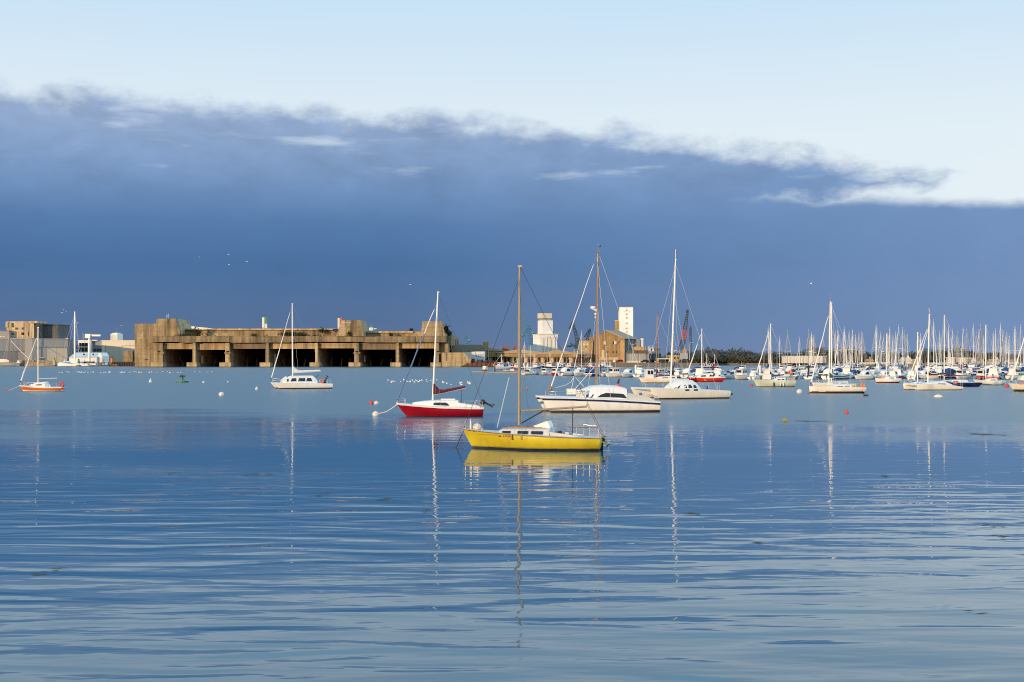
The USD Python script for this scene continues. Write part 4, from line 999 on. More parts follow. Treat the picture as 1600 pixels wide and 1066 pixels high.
# ---- submarine pens
b = B(455, 745, 0.0); x, z = b.x, b.z
T = b.T("submarine_bunker", "huge weathered concrete submarine bunker with seven dark pens along the water", "bunker")
D = 138.0
piers = [(246, 255.5), (302, 306.3), (352.8, 359.5), (415.6, 420.5), (493, 497), (554, 561), (618.8, 623.4), (681, 686)]
MB().box(x(210.5), x(246), 0, D, -2, z(512)).build("end_wall", M["conc"], T)
MB().prism([(x(210.5), z(512)), (x(210.5), z(506)), (x(244), z(505.8)), (x(252), z(512))], 0, 26).build("parapet", M["conc"], T)
m = MB(); m.prism([(x(243), z(525.5)), (x(243), z(512)), (x(245.5), z(498.2)), (x(275), z(498)), (x(281), z(516)), (x(281.8), z(525.5))], -.8, 30); m.build("roof_tower", M["conc"], T)
m = MB(); m.prism([(x(525.5), z(525.5)), (x(534), z(500.8)), (x(563.5), z(500.2)), (x(568.5), z(525.5))], -1.2, 28); m.build("roof_tower", M["conc"], T)
m = MB(); m.prism([(x(657), z(525.5)), (x(660.5), z(502.6)), (x(689.5), z(502)), (x(696), z(525.5))], -1.2, 28); m.build("roof_tower", M["conc"], T)
MB().box(x(246), x(697), 8, D, z(536), z(525.6)).build("roof_slab", M["conc"], T)
MB().box(x(281.8), x(525.5), 12, D - 2, z(525.6), z(513.2)).build("upper_roof", M["conc"], T)
MB().box(x(281.8), x(520), 10.6, 12, z(515.2), z(513.0)).build("upper_cornice", M["conc_pale"], T)
MB().box(x(568.5), x(657), 12, D - 2, z(525.6), z(517.5)).build("upper_roof", M["conc"], T)
MB().box(x(568.5), x(643), 10.6, 12, z(519.6), z(517.0)).build("upper_cornice", M["conc_pale"], T)
edges = [236, 282, 308, 361, 403, 455, 500, 569, 602, 650, 696.5]
for i, (a, c) in enumerate(zip(edges[:-1], edges[1:])):
    q = rng.uniform(-.25, .25)
    MB().box(x(a) + .06, x(c) - .06, -3.2 + q, 8, z(535.2) + rng.uniform(-.4, .3), z(525.8) + rng.uniform(-.3, .3)).build("fascia_panel", M["conc_fascia"] if i not in (3, 6) else M["conc"], T)
for i, (a, c) in enumerate(piers):
    MB().box(x(a), x(c), -1.6, 110, -2, z(536)).build("pier", M["conc_pale"] if i in (1, 2, 4, 6) else M["conc"], T)
    MB().box(x(a) - 3.0, x(c) + (1.2 if i else .5), -3.6, 6, -2, z(566.5)).build("pier_footing", M["conc_pale"], T)
    if i in (0, 2, 5, 7):
        MB().box(x(a) - .4, x(c) + .9, -2.4, 2, z(553), z(551)).build("bracket", M["conc"], T)
        MB().box(x(a) + .6, x(a) + 2.2, -1.75, -1.5, z(550.6), z(548.2)).build("niche", M["void"], T)
for i in range(7):
    a, c = piers[i][1], piers[i + 1][0]
    MB().box(x(a), x(c), 1.0 + .2 * (i % 2), 3.4, z(545.6) + rng.uniform(-.5, .5), z(536)).build("lintel", M["conc_pale"] if i in (0, 1, 3, 4, 6) else M["conc_inner"], T)
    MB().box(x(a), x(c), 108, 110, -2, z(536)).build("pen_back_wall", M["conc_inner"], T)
    MB().box(x(a), x(c), 6, 9, z(541), z(538.5)).build("crane_beam", M["conc_inner"], T)
    for k in range(5):                                              # gallery fenders along each pen wall
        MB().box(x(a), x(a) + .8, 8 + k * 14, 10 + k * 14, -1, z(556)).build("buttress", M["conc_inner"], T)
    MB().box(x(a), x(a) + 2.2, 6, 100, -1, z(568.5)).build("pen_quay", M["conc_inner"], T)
    for k in range(3):
        m = MB(); m.cyl((x(a) + 3.5 + k * 6 + rng.uniform(-1, 1), 30, 2.0), .35, 2.2 + rng.uniform(0, 1), 6); m.cyl((x(a) + 3.5 + k * 6, 30, -.5), .5, 2.6, 6); m.build("mooring_post", M["ochre_wall"], T)
MB().box(x(312.3), x(314.3), 3.6, 5, z(568), z(556)).build("door_gear", M["ochre_wall"], T)
MB().box(x(427), x(428.6), 3.6, 5, z(567), z(553)).build("door_gear", M["conc_pale"], T)
MB().box(x(568), x(569.4), 3.6, 5, z(566), z(556)).build("door_gear", M["conc_pale"], T)
m = MB(); m.box(x(686), x(697), 3, D, -2, z(536)); m.build("right_end_wall", M["conc"], T)
for k in range(4):
    MB().box(x(696.5), x(696.5) + 2.6, 10 + 32 * k, 30 + 32 * k, z(540 - k), z(524 - 1.5 * (k % 2))).build("side_fascia", M["conc_fascia"], T)
MB().box(x(697) - .05, x(697) + 1.2, 2.4, 4, z(560), z(536)).build("corner_post", M["conc"], T)
for k in range(6):
    MB().box(x(220 + 1.5 * (k % 3)), x(220.5 + 1.5 * (k % 3)), -.12, .02, z(525.5 if k < 3 else 528), z(523 if k < 3 else 526.3)).build("white_mark", M["white_wall"], T)
MB().box(x(226), x(231.5), -.2, .02, z(563), z(561.5)).build("niche", M["void"], T)
for a, c, t0, t1 in ((318, 336, 524.6, 519.6), (340, 349, 524.4, 520), (420, 428, 524.5, 521)):
    MB().box(x(a), x(c), 11.7, 12.1, z(t0), z(t1)).build("worn_patch", M["conc_pale"], T)
MB().box(x(535), x(549), -1.4, -1.0, z(504.8), z(504.2)).build("roof_marking", M["white_wall"], T)
m = MB(); m.line((x(258), 4, z(498)), (x(258), 4, z(491)), .12); m.line((x(260), 4, z(498)), (x(260), 4, z(490)), .1); m.line((x(257), 4, z(494)), (x(261.5), 4, z(493)), .08); m.build("antenna", M["wire_light"], T)
MB().box(x(516), x(527), 10, 11, z(517), z(513.5)).build("dark_hoarding", M["navy"], T)

# ---- scrub on the bunker
def scrub(px, py, w, h, Y, label, dense=1.0, name="shrub", m=None, cat="shrub", depth=2.0):
    z0 = H + (HZ - py) * Y / F
    T = thing(name, label, cat, (wx(px, Y), Y, z0))
    k = Y / F; W, Hh = w * k, h * k
    n = int(150 * dense * max(1, w / 12)); mb = MB()
    c = rng.normal(size=(n, 3)) * [W * .26, depth * .3, Hh * .24] + [0, 0, Hh * .45]
    c[:, 2] = np.abs(c[:, 2])
    for p in c:
        s = rng.uniform(.25, .55) * min(1.2, Hh * .25 + .3); d = rng.normal(size=(3, 3)) * s
        mb.add(np.vstack([p, p + d[0], p + d[1], p + d[2]]), [(0, 1, 2), (0, 2, 3)])
    mb.build("foliage", m or M["scrub"], T)
    st = MB()
    for k_ in range(3):
        st.tube([(rng.uniform(-.2, .2) * W, 0, -.3), (rng.uniform(-.3, .3) * W, 0, Hh * .6)], [.12, .05], 4)
    st.build("stems", M["trunk"], T)
    return T
YB = 745
scrub(309, 525.8, 14, 15, YB + 4, "tall dark bush rooted beside the second pen on the bunker's ledge")
scrub(290, 526, 30, 5, YB - 1, "low strip of scrub trailing along the ledge left of the tall bush")
scrub(455, 526, 34, 8, YB + 3, "broad green scrub on the ledge behind the small catamaran's mast")
scrub(472, 526, 18, 7, YB + 1, "brown scrub spilling over the ledge between the masts")
scrub(503, 520, 8, 7, YB + 8, "round bush on the upper ledge left of the middle roof tower")
scrub(546, 526, 9, 8, YB - 1, "bush growing at the foot of the middle roof tower")
scrub(611, 525.5, 5, 6, YB + 6, "small bush on the ledge between the two right roof towers")
scrub(643, 517, 8, 4, YB + 12, "low bush on the roof edge left of the rightmost roof tower")
scrub(397, 526, 12, 5, YB + 4, "low scrub above the third pen")
scrub(697, 521, 8, 13, YB + 8, "dark ivy bush on the broken right corner of the bunker", dense=1.5)
scrub(702, 528, 6, 12, YB + 30, "dark growth hanging down the bunker's right flank", dense=1.2)
scrub(116, 566, 15, 32, 900, "brownish tree behind the white tent, right of the grey hangar", name="tree", cat="tree", m=M["leaf"], dense=2, depth=6)

# ---- things standing on or behind the bunker roof
def light_tower(px, Y, top, base, w, cap, label, stripes):
    b = B(px, Y, H + (HZ - base) * Y / F); T = b.T("signal_tower", label, "signal tower"); k = b.k
    h = (base - top) * k; W = w * k
    m = MB()
    for sx in (-1, 1):
        for sy in (-1, 1):
            m.line((sx * W * .35, sy * W * .35, 0), (sx * W * .35, sy * W * .35, h * .62), .14, 5)
    for q in range(4):
        z0 = h * .62 * q / 4; z1 = h * .62 * (q + 1) / 4
        m.line((-W * .35, -W * .35, z0), (W * .35, -W * .35, z1), .09); m.line((W * .35, W * .35, z0), (-W * .35, W * .35, z1), .09)
        m.line((-W * .35, W * .35, z0), (-W * .35, -W * .35, z1), .09)
    m.build("lattice", M["white_mast"], T)
    MB().box(-W * .5, -W * .05, -W * .4, W * .4, h * .1, h * .98).build("white_panel", M["white_wall"], T)
    MB().box(0, W * .5, -W * .45, W * .45, h * .48, h).build("signal_panel", cap, T)
    MB().box(W * .02, W * .42, -W * .35, W * .35, h * .05, h * .42).build("base_panel", stripes, T)
    return T
light_tower(414, 905, 495.8, 514, 8, M["green"], "green and white harbour signal tower standing above the bunker roof", M["pale_blue"])
light_tower(531.5, 905, 496.8, 516, 7, M["crane_red"], "red and white harbour signal tower left of the middle roof tower", M["white_wall"])
b = B(580, 800, H + 45.5 * 800 / F); x, z = b.x, b.z
T = b.T("light_beacon", "small white light hut with a green lantern on the bunker roof", "beacon")
MB().box(x(576.5), x(582.5), 0, 2.4, 0, z(512)).build("hut", M["pale_blue"], T)
MB().box(x(578.5), x(582), .2, 2, z(512), z(507)).build("lantern", M["green"], T)
m = MB(); m.line((x(585), 1, 0), (x(585), 1, z(513)), .1); m.box(x(584), x(588), .8, 1.2, z(514.2), z(512.8)); m.build("floodlight", M["pale_blue"], T)
b = B(310, 900, 20); x, z = b.x, b.z
T = b.T("white_roof_tent", "white vaulted roof showing above the left end of the bunker", "roof")
m = MB(); m.prism([(x(283), 0), (x(283), z(508.5)), (x(300), z(510)), (x(318), z(512)), (x(330), z(513)), (x(330), 0)], 0, 20); m.build("vault", M["white_tent"], T)
MB().box(x(283.5), x(291), -1, 6, 0, z(507)).build("gable_box", M["cream_wall"], T)

# ---- left quay: hangars and ruin
b = B(8, 830, GZ, math.radians(30)); x, z = b.x, b.z
T = b.T("boat_hangar", "grey clad boat hangar at the far left with a low dark door", "hangar")
MB().box(x(-40), x(55), 0, 40, 0, z(529.2)).build("wall", M["clad_grey"], T)
MB().box(x(-41), x(55.5), -.4, 40.4, z(529.2), z(528.2)).build("parapet", M["clad_cream"], T)
MB().box(x(0), x(14), -.3, .0, z(564.5), z(549.5)).build("door", M["clad_dark"], T); MB().box(x(14.2), x(24), -.3, .0, z(564.5), z(549.5)).build("door", M["clad_dark"], T); MB().box(x(24.2), x(44), -.32, 0, z(564.5), z(549.5)).build("door", M["clad_grey"], T)
MB().box(x(-2), x(45), -.5, 0, z(549.3), z(548.4)).build("door_rail", M["clad_dark"], T); MB().box(x(45), x(50), -.2, 0, z(565), z(543)).build("recess", M["void"], T)
for k in range(14):
    MB().box(x(-30 + 6 * k), x(-29.7 + 6 * k), -.08, .01, z(548), z(530)).build("cladding_rib", M["clad_grey"], T)
b = B(80, 818, GZ, math.radians(30)); x, z = b.x, b.z
T = b.T("boat_hangar", "taller pale grey boat hangar right of the ruin with tall sliding doors", "hangar")
MB().box(x(55.5), x(102), 0, 44, 0, z(529.6)).build("wall", M["clad_grey"], T); MB().box(x(102), x(108.5), 1.5, 44, 0, z(529)).build("corner_tower", M["clad_dark"], T)
MB().box(x(55), x(102.4), -.4, 44, z(529.6), z(528.8)).build("parapet", M["clad_grey"], T)
for a, c in ((61, 74), (74.3, 87), (87.3, 100.5)):
    MB().box(x(a), x(c), -.35, 0, 0, z(543.5)).build("sliding_door", M["clad_beige"] if a > 70 else M["clad_grey"], T)
MB().box(x(60), x(101), -.6, 0, z(543.5), z(542.3)).build("door_rail", M["clad_dark"], T); MB().box(x(99), x(102), -.5, 1, z(529.5), z(528)).build("alarm_box", M["white_wall"], T)
b = B(35, 885); x, z = b.x, b.z
T = b.T("ruined_blockhouse", "ruined brown concrete block with empty window holes above the hangars", "ruin")
holes = [(x(17.7), x(22), z(511.5), z(505)), (x(24), x(28.5), z(515.5), z(512)), (x(34), x(38), z(515.5), z(512)), (x(33), x(38), z(523.5), z(519.5)), (x(18), x(22), z(523.8), z(520.3))]
wall_holes(x(10), x(53), 0, z(502.2), holes, 0, 2.2).build("wall", M["conc_ruin"], T)
MB().box(x(10), x(11), 2.2, 20, 0, z(503)).build("side_wall", M["conc_ruin"], T); MB().box(x(46), x(53), 2.2, 22, 0, z(503)).build("side_wall", M["conc_ruin"], T); MB().box(x(11), x(46), 18, 20, 0, z(516)).build("back_wall", M["conc_dark"], T)
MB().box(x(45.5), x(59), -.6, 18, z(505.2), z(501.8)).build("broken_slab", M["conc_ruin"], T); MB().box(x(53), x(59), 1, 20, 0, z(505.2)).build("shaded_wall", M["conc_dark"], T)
MB().box(x(9), x(13), -.5, 2, z(512), z(502.8)).build("broken_edge", M["conc_ruin"], T); MB().box(x(44), x(44.8), -.5, 0, z(525), z(518)).build("drain", M["conc_dark"], T)
b = B(75, 895); x, z = b.x, b.z
T = b.T("blockhouse", "plain dark grey concrete block right of the ruin", "building")
MB().box(x(60), x(90.5), 0, 24, 0, z(508)).build("wall", M["conc_dark"], T); MB().box(x(59.5), x(91), -.5, 24.5, z(508), z(506.8)).build("roof_edge", M["conc_dark"], T)
b = B(6, 880); x, z = b.x, b.z
T = b.T("roof_plant", "dark flat-roofed plant room cut by the photo's left edge", "building")
MB().box(x(-30), x(14), 0, 16, 0, z(517.3)).build("wall", M["clad_dark"], T); MB().box(x(-30), x(14.5), -.4, 16, z(517.3), z(516.6)).build("roof_edge", M["black"], T)
for a in (0, 4.5):
    MB().box(x(a), x(a + 3), -.2, 0, z(526.5), z(525.2)).build("vent", M["white_wall"], T)
b = B(140, 880); x, z = b.x, b.z
T = b.T("glazed_office", "white framed two-storey office with a glazed front behind the white tent", "office")
MB().box(x(122), x(142), 0, 20, 0, z(531.5)).build("wall", M["white_wall"], T); MB().box(x(142), x(160), 3, 24, 0, z(532)).build("grey_wing", M["clad_dark"], T)
for r, (t0, t1) in enumerate(((541.5, 536), (549.5, 543.5))):
    for k in range(4):
        panel(T, x(123.5 + 4.4 * k), x(127.2 + 4.4 * k), z(t0), z(t1), 0, M["glass"], frame=None, d=.2)
MB().box(x(121.5), x(142.5), -.6, .01, z(542.8), z(541.9)).build("sill_band", M["white_wall"], T); MB().box(x(143), x(150), 1, 5, z(533), z(531.2)).build("roof_unit", M["white_wall"], T)
for k in range(3):
    panel(T, x(144 + 5 * k), x(148 + 5 * k), z(549), z(545), 3, M["glass_blue"], d=.2)
MB().line((x(126), 5, z(531)), (x(126), 5, z(520.5)), .12).build("antenna", M["wire_light"], T)
b = B(186, 870); x, z = b.x, b.z
T = b.T("boat_hangar", "cream boat hangar with a wide ribbed door beside the bunker", "hangar")
MB().box(x(159), x(211), 0, 40, 0, z(532.4)).build("wall", M["clad_cream"], T); MB().box(x(158.6), x(211.3), -.3, 40.3, z(532.4), z(531.6)).build("parapet", M["white_wall"], T)
for k in range(2):
    for q in range(6):
        MB().box(x(165.5 + 13 * k + 2.1 * q), x(167.5 + 13 * k + 2.1 * q), -.35 - .08 * (q % 2), 0, 0, z(540.3)).build("door_leaf", M["clad_beige"], T)
MB().box(x(164.7), x(165.4), -.5, 0, 0, z(540)).build("door_post", M["clad_dark"], T); MB().box(x(192), x(211), -.2, 0, z(540.6), z(540)).build("trim", M["clad_dark"], T)
b = B(178, 2000, GZ, math.radians(-28)); x, z = b.x, b.z
T = b.T("tower_block", "distant white apartment tower above the cream hangar", "building")
MB().box(-7, 7, 0, 12, 0, z(521.5)).build("wall", M["white_wall"], T); MB().box(-5, 5, 2, 9, z(521.5), z(520.2)).build("roof_plant", M["white_wall"], T)
for r in range(7):
    for k in range(5):
        panel(T, -6 + 2.5 * k, -4.6 + 2.5 * k, z(524.5 + 1.6 * r), z(523.5 + 1.6 * r), 0, M["grey"], d=.2)
MB().line((0, 5, z(520)), (0, 5, z(512)), .35).build("antenna", M["wire"], T)
b = B(133, 815, 1.2); x, z = b.x, b.z
T = b.T("white_marquee", "long white gabled marquee on the quay in front of the glazed office", "marquee")
m = MB(); m.box(x(108), x(151), 0, 14, 0, z(559)); m.build("wall", M["white_tent"], T)
m = MB(); m.add([(x(107.5), -.4, z(559.2)), (x(151.5), -.4, z(559.2)), (x(151.5), 7, z(551)), (x(111.5), 7, z(551)), (x(151.5), 14.4, z(559.2)), (x(107.5), 14.4, z(559.2))], [(0, 1, 2), (0, 2, 3), (3, 2, 4), (3, 4, 5), (0, 3, 5), (1, 4, 2)]); m.build("roof", M["pale_blue"], T)
m = MB(); m.prism([(x(151), z(566)), (x(151), z(556.5)), (x(154.5), z(551)), (x(158), z(556.5)), (x(158), z(566))], 2, 16); m.build("gable_bay", M["white_tent"], T); panel(T, x(152), x(157), 0, z(559.5), 2, M["pale_blue"], "door")
for a in (129, 143.5):
    m = MB(); m.box(x(a), x(a + 1.6), 1, 2.5, z(555), z(552.6)); m.build("skylight", M["glass"], T)
b = B(137, 800, 1.2); x, z = b.x, b.z
T = b.T("column_crane", "white column crane with a box head and slim jib on the left quay", "crane")
m = MB(); m.tube([(x(139.5), 0, 0), (x(139.5), 0, z(528))], [.9, .75], 12); m.build("column", M["white_mast"], T, 40); MB().box(x(134), x(142), -1.6, 1.6, z(528.5), z(522)).build("head", M["white_mast"], T)
MB().box(x(142), x(157), -.5, .5, z(525.6), z(523)).build("jib", M["white_mast"], T); MB().box(x(142), x(146), -.7, .7, z(527.5), z(525.8)).build("hoist", M["black"], T); MB().cyl((x(139.5), 0, 0), 1.6, 1.2, 12).build("base", M["white_mast"], T)
b = B(205, 800); x, z = b.x, b.z
T = b.T("small_bunker", "squat concrete pillbox between the cream hangar and the pens", "bunker")
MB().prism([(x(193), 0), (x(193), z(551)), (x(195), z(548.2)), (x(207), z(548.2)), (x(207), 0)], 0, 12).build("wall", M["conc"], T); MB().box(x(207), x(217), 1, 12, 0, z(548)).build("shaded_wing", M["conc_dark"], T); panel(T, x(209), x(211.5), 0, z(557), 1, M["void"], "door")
b = B(200, 791, 0); x, z = b.x, b.z
T = b.T("sheet_pile_wall", "dark rusty sheet-pile quay wall at the left foot of the bunker", "quay wall")
for k in range(24):
    MB().box(x(176 + 1.93 * k), x(177.7 + 1.93 * k), -.6 - .35 * (k % 2), .6, -1, z(566.2)).build("pile", M["rust_dark"], T)
MB().box(x(175), x(223), -1.2, .9, z(566.2), z(565.2)).build("capping", M["conc_dark"], T)
MB().box(x(222), x(247), -3.4, 40, -1, z(566.6)).build("concrete_footing", M["conc_pale"], T)

# quay furniture on the left
b = B(40, 800, 0); x, z = b.x, b.z
T = b.T("quay_edge", "sandy stone quay edge below the grey hangars", "quay wall")
for k in range(12):
    MB().box(x(-10 + 8 * k) + .05, x(-2 + 8 * k) - .05, -1.2, 1, -1, z(566.4 + .3 * (k % 2))).build("coping_stone", M["quay_wall"], T)
MB().box(x(32), x(54), -1, 3, z(566), z(562.8)).build("ramp_wall", M["quay_wall"], T); MB().prism([(x(54), z(566)), (x(54), z(561.5)), (x(66), z(562.4)), (x(82), z(565.8)), (x(82), z(566))], 0, 4).build("ramp", M["quay_wall"], T)
b = B(66, 806, GZ); x, z = b.x, b.z
T = b.T("parked_car", "small dark car parked on the quay before the sliding doors", "car")
m = MB(); m.box(x(60), x(70), -.9, .9, z(562), z(560)); m.build("body", M["glass_blue"], T); m = MB(); m.prism([(x(61.5), z(560)), (x(63), z(558.3)), (x(67.5), z(558.3)), (x(69), z(560))], -.8, .8); m.build("cabin", M["grey"], T)
for a in (62, 68):
    m = MB(); m.tube([(x(a), -1, .35), (x(a), 1, .35)], .38, 10); m.build("wheel", M["black"], T)
def beacon(px, top, base, Y, col, label, shape, post=None):
    b = B(px, Y, 0); x, z = b.x, b.z
    T = b.T("channel_beacon", label, "beacon"); m = MB(); zt = z(top)
    m.tube([(0, 0, -1.5), (0, 0, zt * .55)], .55, 8); m.build("pile", post or M["white_wall"], T)
    m = MB()
    if shape == "cone": m.cyl((0, 0, zt * .52), .95, zt * .48, 10, .25)
    elif shape == "can": m.cyl((0, 0, zt * .5), .8, zt * .5, 10, .75)
    else: m.cyl((0, 0, zt * .5), .9, zt * .38, 10, .8)
    m.build("topmark", col, T, 40)
    m = MB(); m.cyl((0, 0, zt * .97 if shape != "x" else zt * .88), .4, zt * .12, 8); m.build("lamp", M["black"], T)
    MB().box(-1.1, 1.1, -1.1, 1.1, .3, .8).build("landing", M["conc_dark"], T)
    return T
beacon(85, 560, 572, 790, M["buoy_yellow"], "yellow channel beacon with black lamp before the grey hangars", "x")
beacon(123, 562, 573, 760, M["green"], "green conical channel beacon on a white pile by the pontoon", "cone")
beacon(175, 560, 572, 770, M["buoy_orange"], "slim red channel beacon on a mud-coloured base left of the sheet piles", "can", M["rust"])
beacon(758, 572, 584, 386, M["white_wall"], "white beacon post at the outer end of the long pontoon", "can", M["rust_dark"])
b = B(176, 768, 0); x, z = b.x, b.z
T = b.T("mud_raft", "low brown raft at the foot of the red channel beacon", "raft"); MB().box(x(172), x(188), -2, 2, -.4, .7).build("deck", M["rust_dark"], T); MB().box(x(176), x(184), -1, 1, .7, 1.1).build("cover", M["conc"], T)

# racing trimaran on the left pontoon, and two boats on the hard
L = Loc(118, 572.6); x, z = L.x, L.z
T = thing("racing_trimaran", "large white racing trimaran with a very tall wing mast at the left pontoon", "trimaran", L.loc, 0)
for y0, a, c in ((0, 92, 150), (-7, 96, 146), (7, 96, 146)):
    hh = Hull(x(a), x(a + 1), x(c), x(c), 2.3 if y0 == 0 else 1.9, 2.0 if y0 == 0 else 1.6, 1.8, 1.6, tr=.6, draft=.5, y0=y0); hh.build(T, M["hull_white"], boot=.2)
for a in (104, 128):
    m = MB(); m.tube([(x(a), -7, 1.6), (x(a), -4, 2.7), (x(a), 0, 2.5), (x(a), 4, 2.7), (x(a), 7, 1.6)], [.5, .65, .6, .65, .5], 8); m.build("crossbeam", M["hull_white"], T, True)
m = MB(); m.tube([(x(116.7), 0, 2.2), (x(116.7), 0, z(487))], [.55, .38], 10); m.build("wing_mast", M["white_mast"], T, True)
wires(T, [((x(116.7), 0, z(492)), (x(98), -6, 1.8)), ((x(116.7), 0, z(492)), (x(98), 6, 1.8)), ((x(117), 0, z(490)), (x(128), 0, 2)), ((x(117), 0, z(490)), (x(131), -6.5, 1.8))], .05, M["wire_light"])
m = MB(); m.box(x(112), x(128), -1.2, 1.2, 2.0, 3.3); m.build("cabin", M["hull_white"], T); m = MB(); m.box(x(132), x(146), -1.3, 1.3, 2, 3); m.build("cockpit_cover", M["black"], T)
L = Loc(18, 572.1); x, z = L.x, L.z
T = thing("sailing_boat", "dark hulled wooden-masted sailboat laid up against the far left quay", "sailboat", (wx(18, 796), 796, 0), 0)
hh = Hull(x(31), x(30), x(3), x(4), 2.2, 1.7, 1.5, 3, tr=.7, draft=.4); hh.build(T, M["grey"], boot=.2)
mast(T, (x(15), 0, 1.6), (x(15), 0, z(521)), .28, M["wood"]); MB().tube([(x(17), 0, z(533)), (x(33), 0, z(550)), (x(43), 0, z(559))], .16, 5).build("lowered_boom", M["white_mast"], T); m = MB(); m.prism([(x(26), 2), (x(31), 2), (x(28.5), z(562.5))], -.6, .6); m.build("sail_bag", M["sail_white"], T)
wires(T, [((x(15), 0, z(523)), (x(4), 0, 2)), ((x(15), 0, z(523)), (x(9), 0, 2))], .06, M["wire_light"])
L = Loc(4, 571.5); x, z = L.x, L.z
T = thing("laid_up_boat", "white tarpaulined boat on the quay at the photo's left edge", "boat", (wx(4, 812), 812, 2.0), 0)
hh = Hull(x(-12), x(-11), x(14.5), x(14), 1.6, 1.3, 1.4, 3, draft=.5); hh.build(T, M["hull_white"]); m = MB(); m.prism([(x(-11), 1.3), (x(-8), 2.6), (x(8), 2.4), (x(14), 1.4)], -1.3, 1.3); m.build("tarpaulin", M["sail_white"], T)
b = B(150, 812, 0); x, z = b.x, b.z
T = b.T("pontoon", "low white-edged pontoon below the white marquee", "pontoon"); MB().box(x(98), x(176), -4, 2, -.3, .9).build("float", M["conc_dark"], T)
for k in range(5):
    m = MB(); m.tube([(x(104 + 15 * k), -3, -1), (x(104 + 15 * k), -3, 4.2)], .45, 8); m.build("pile", M["white_wall"], T)
for k, (a, c, col) in enumerate(((127, 136, "black"), (141, 149, "hull_white"), (160, 170, "pale_blue"))):
    L = Loc((a + c) / 2, 572.6); x, z = L.x, L.z
    T = thing("workboat", ["black inflatable workboat under the column crane", "white launch beside the green beacon's pontoon", "pale blue workboat before the cream hangar"][k], "workboat", (wx((a + c) / 2, 792), 792, 0))
    hh = Hull(x(a), x(a + .7), x(c), x(c), 1.5, 1.2, 1.2, 2.4, draft=.3); hh.build(T, M[col]); MB().box(x(a + 3.5), x(c - 1.5), -.9, .9, 1.1, 2.7).build("wheelhouse", M["deck_white"], T); MB().box(x(a + 3.8), x(c - 2), -.95, -.9, 1.8, 2.4).build("window", M["glass"], T)

# ---- right of the bunker
b = B(715, 742, 0); x, z = b.x, b.z
T = b.T("concrete_pier", "broad stained concrete pier at the right end of the bunker", "pier")
m = MB(); m.prism([(x(690), -1), (x(690), z(551.2)), (x(724.5), z(551)), (x(732), z(560)), (x(735.5), z(560)), (x(735.5), -1)], 0, 60); m.build("wall", M["conc_pale"], T)
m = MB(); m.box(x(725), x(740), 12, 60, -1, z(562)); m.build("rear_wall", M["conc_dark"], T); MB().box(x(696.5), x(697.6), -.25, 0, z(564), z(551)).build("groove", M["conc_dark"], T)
b = B(735, 790); x, z = b.x, b.z
T = b.T("large_shed", "long shed with a brown-grey sheet roof right of the bunker", "shed")
MB().prism([(x(706), z(561)), (x(706), z(544)), (x(714), z(538.6)), (x(752), z(538.8)), (x(760), z(543.5)), (x(760), z(561))], 0, 60).build("roof", M["roof_grey"], T)
MB().box(x(754.5), x(763), 4, 14, z(546), z(534.3)).build("roof_hut", M["ochre_wall"], T)
b = B(742, 766); x, z = b.x, b.z
T = b.T("white_workshop", "white lean-to workshop beyond the concrete pier with small dark windows", "workshop")
MB().prism([(x(723), z(551)), (x(729), z(560)), (x(742), z(561)), (x(742), z(549.6))], 0, 20).build("lean_to", M["white_wall"], T); MB().box(x(742), x(757), .5, 20, 0, z(549.4)).build("wall", M["pale_blue"], T)
for k in range(4):
    panel(T, x(744 + 3.2 * k), x(745.6 + 3.2 * k), z(557), z(553.4), .5, M["grey"], d=.2)
roofs = [(712, 790, 548, 541.5, 796, "roof_brown"), (775, 850, 551, 545.8, 790, "roof_brown"), (812, 862, 555, 549.5, 782, "roof_brown"), (838, 905, 553, 546.5, 780, "roof_brown"), (876, 925, 553.5, 548, 786, "roof_grey")]
lab = ["low brown gabled warehouse behind the white workshop", "brown gabled fish-market roof left of the white silo", "low brown warehouse in front of the white silo", "brown gabled warehouse right of the white silo's foot", "grey gabled warehouse beneath the dark blue cranes"]
for (a, c, e, r, Y, mt), lb in zip(roofs, lab):
    b = B((a + c) / 2, Y); x, z = b.x, b.z; T = b.T("warehouse", lb, "warehouse", None)
    MB().prism([(x(a), z(e)), (x((a + c) / 2), z(r)), (x(c), z(e)), (x(c - 1), z(e + .8)), (x(a + 1), z(e + .8))], 0, 30).build("roof", M[mt], T)
    MB().box(x(a + 1.5), x(c - 1.5), .6, 29, 0, z(e + .8)).build("wall", M["ochre_wall"] if mt == "roof_brown" else M["dark_wall"], T)
    n = int((c - a) / 5)
    for k in range(n):
        panel(T, x(a + 3 + 5 * k), x(a + 6.2 + 5 * k), 0, z(559), .6, [M["void"], M["clad_beige"], M["void"]][k % 3], "bay_door", d=.15)
    MB().box(x(a + 1), x(c - 1), -2, .6, z(557.5), z(556.8)).build("canopy", M["roof_brown"], T)
for px0, px1, top, Y, lb in ((784.5, 796, 541.3, 880, "lower rust red container stack left of the yellow boat's mast"), (802.5, 813, 540.4, 885, "darker rust red container stack behind the yellow boat's mast")):
    b = B((px0 + px1) / 2, Y); x, z = b.x, b.z; T = b.T("container_stack", lb, "containers")
    n = 4; hh = z(top) / n
    for k in range(n):
        MB().box(x(px0) + .1 * (k % 2), x(px1), 0, 2.6, hh * k + .03, hh * (k + 1) - .03).build("container", M["brick_red"], T)
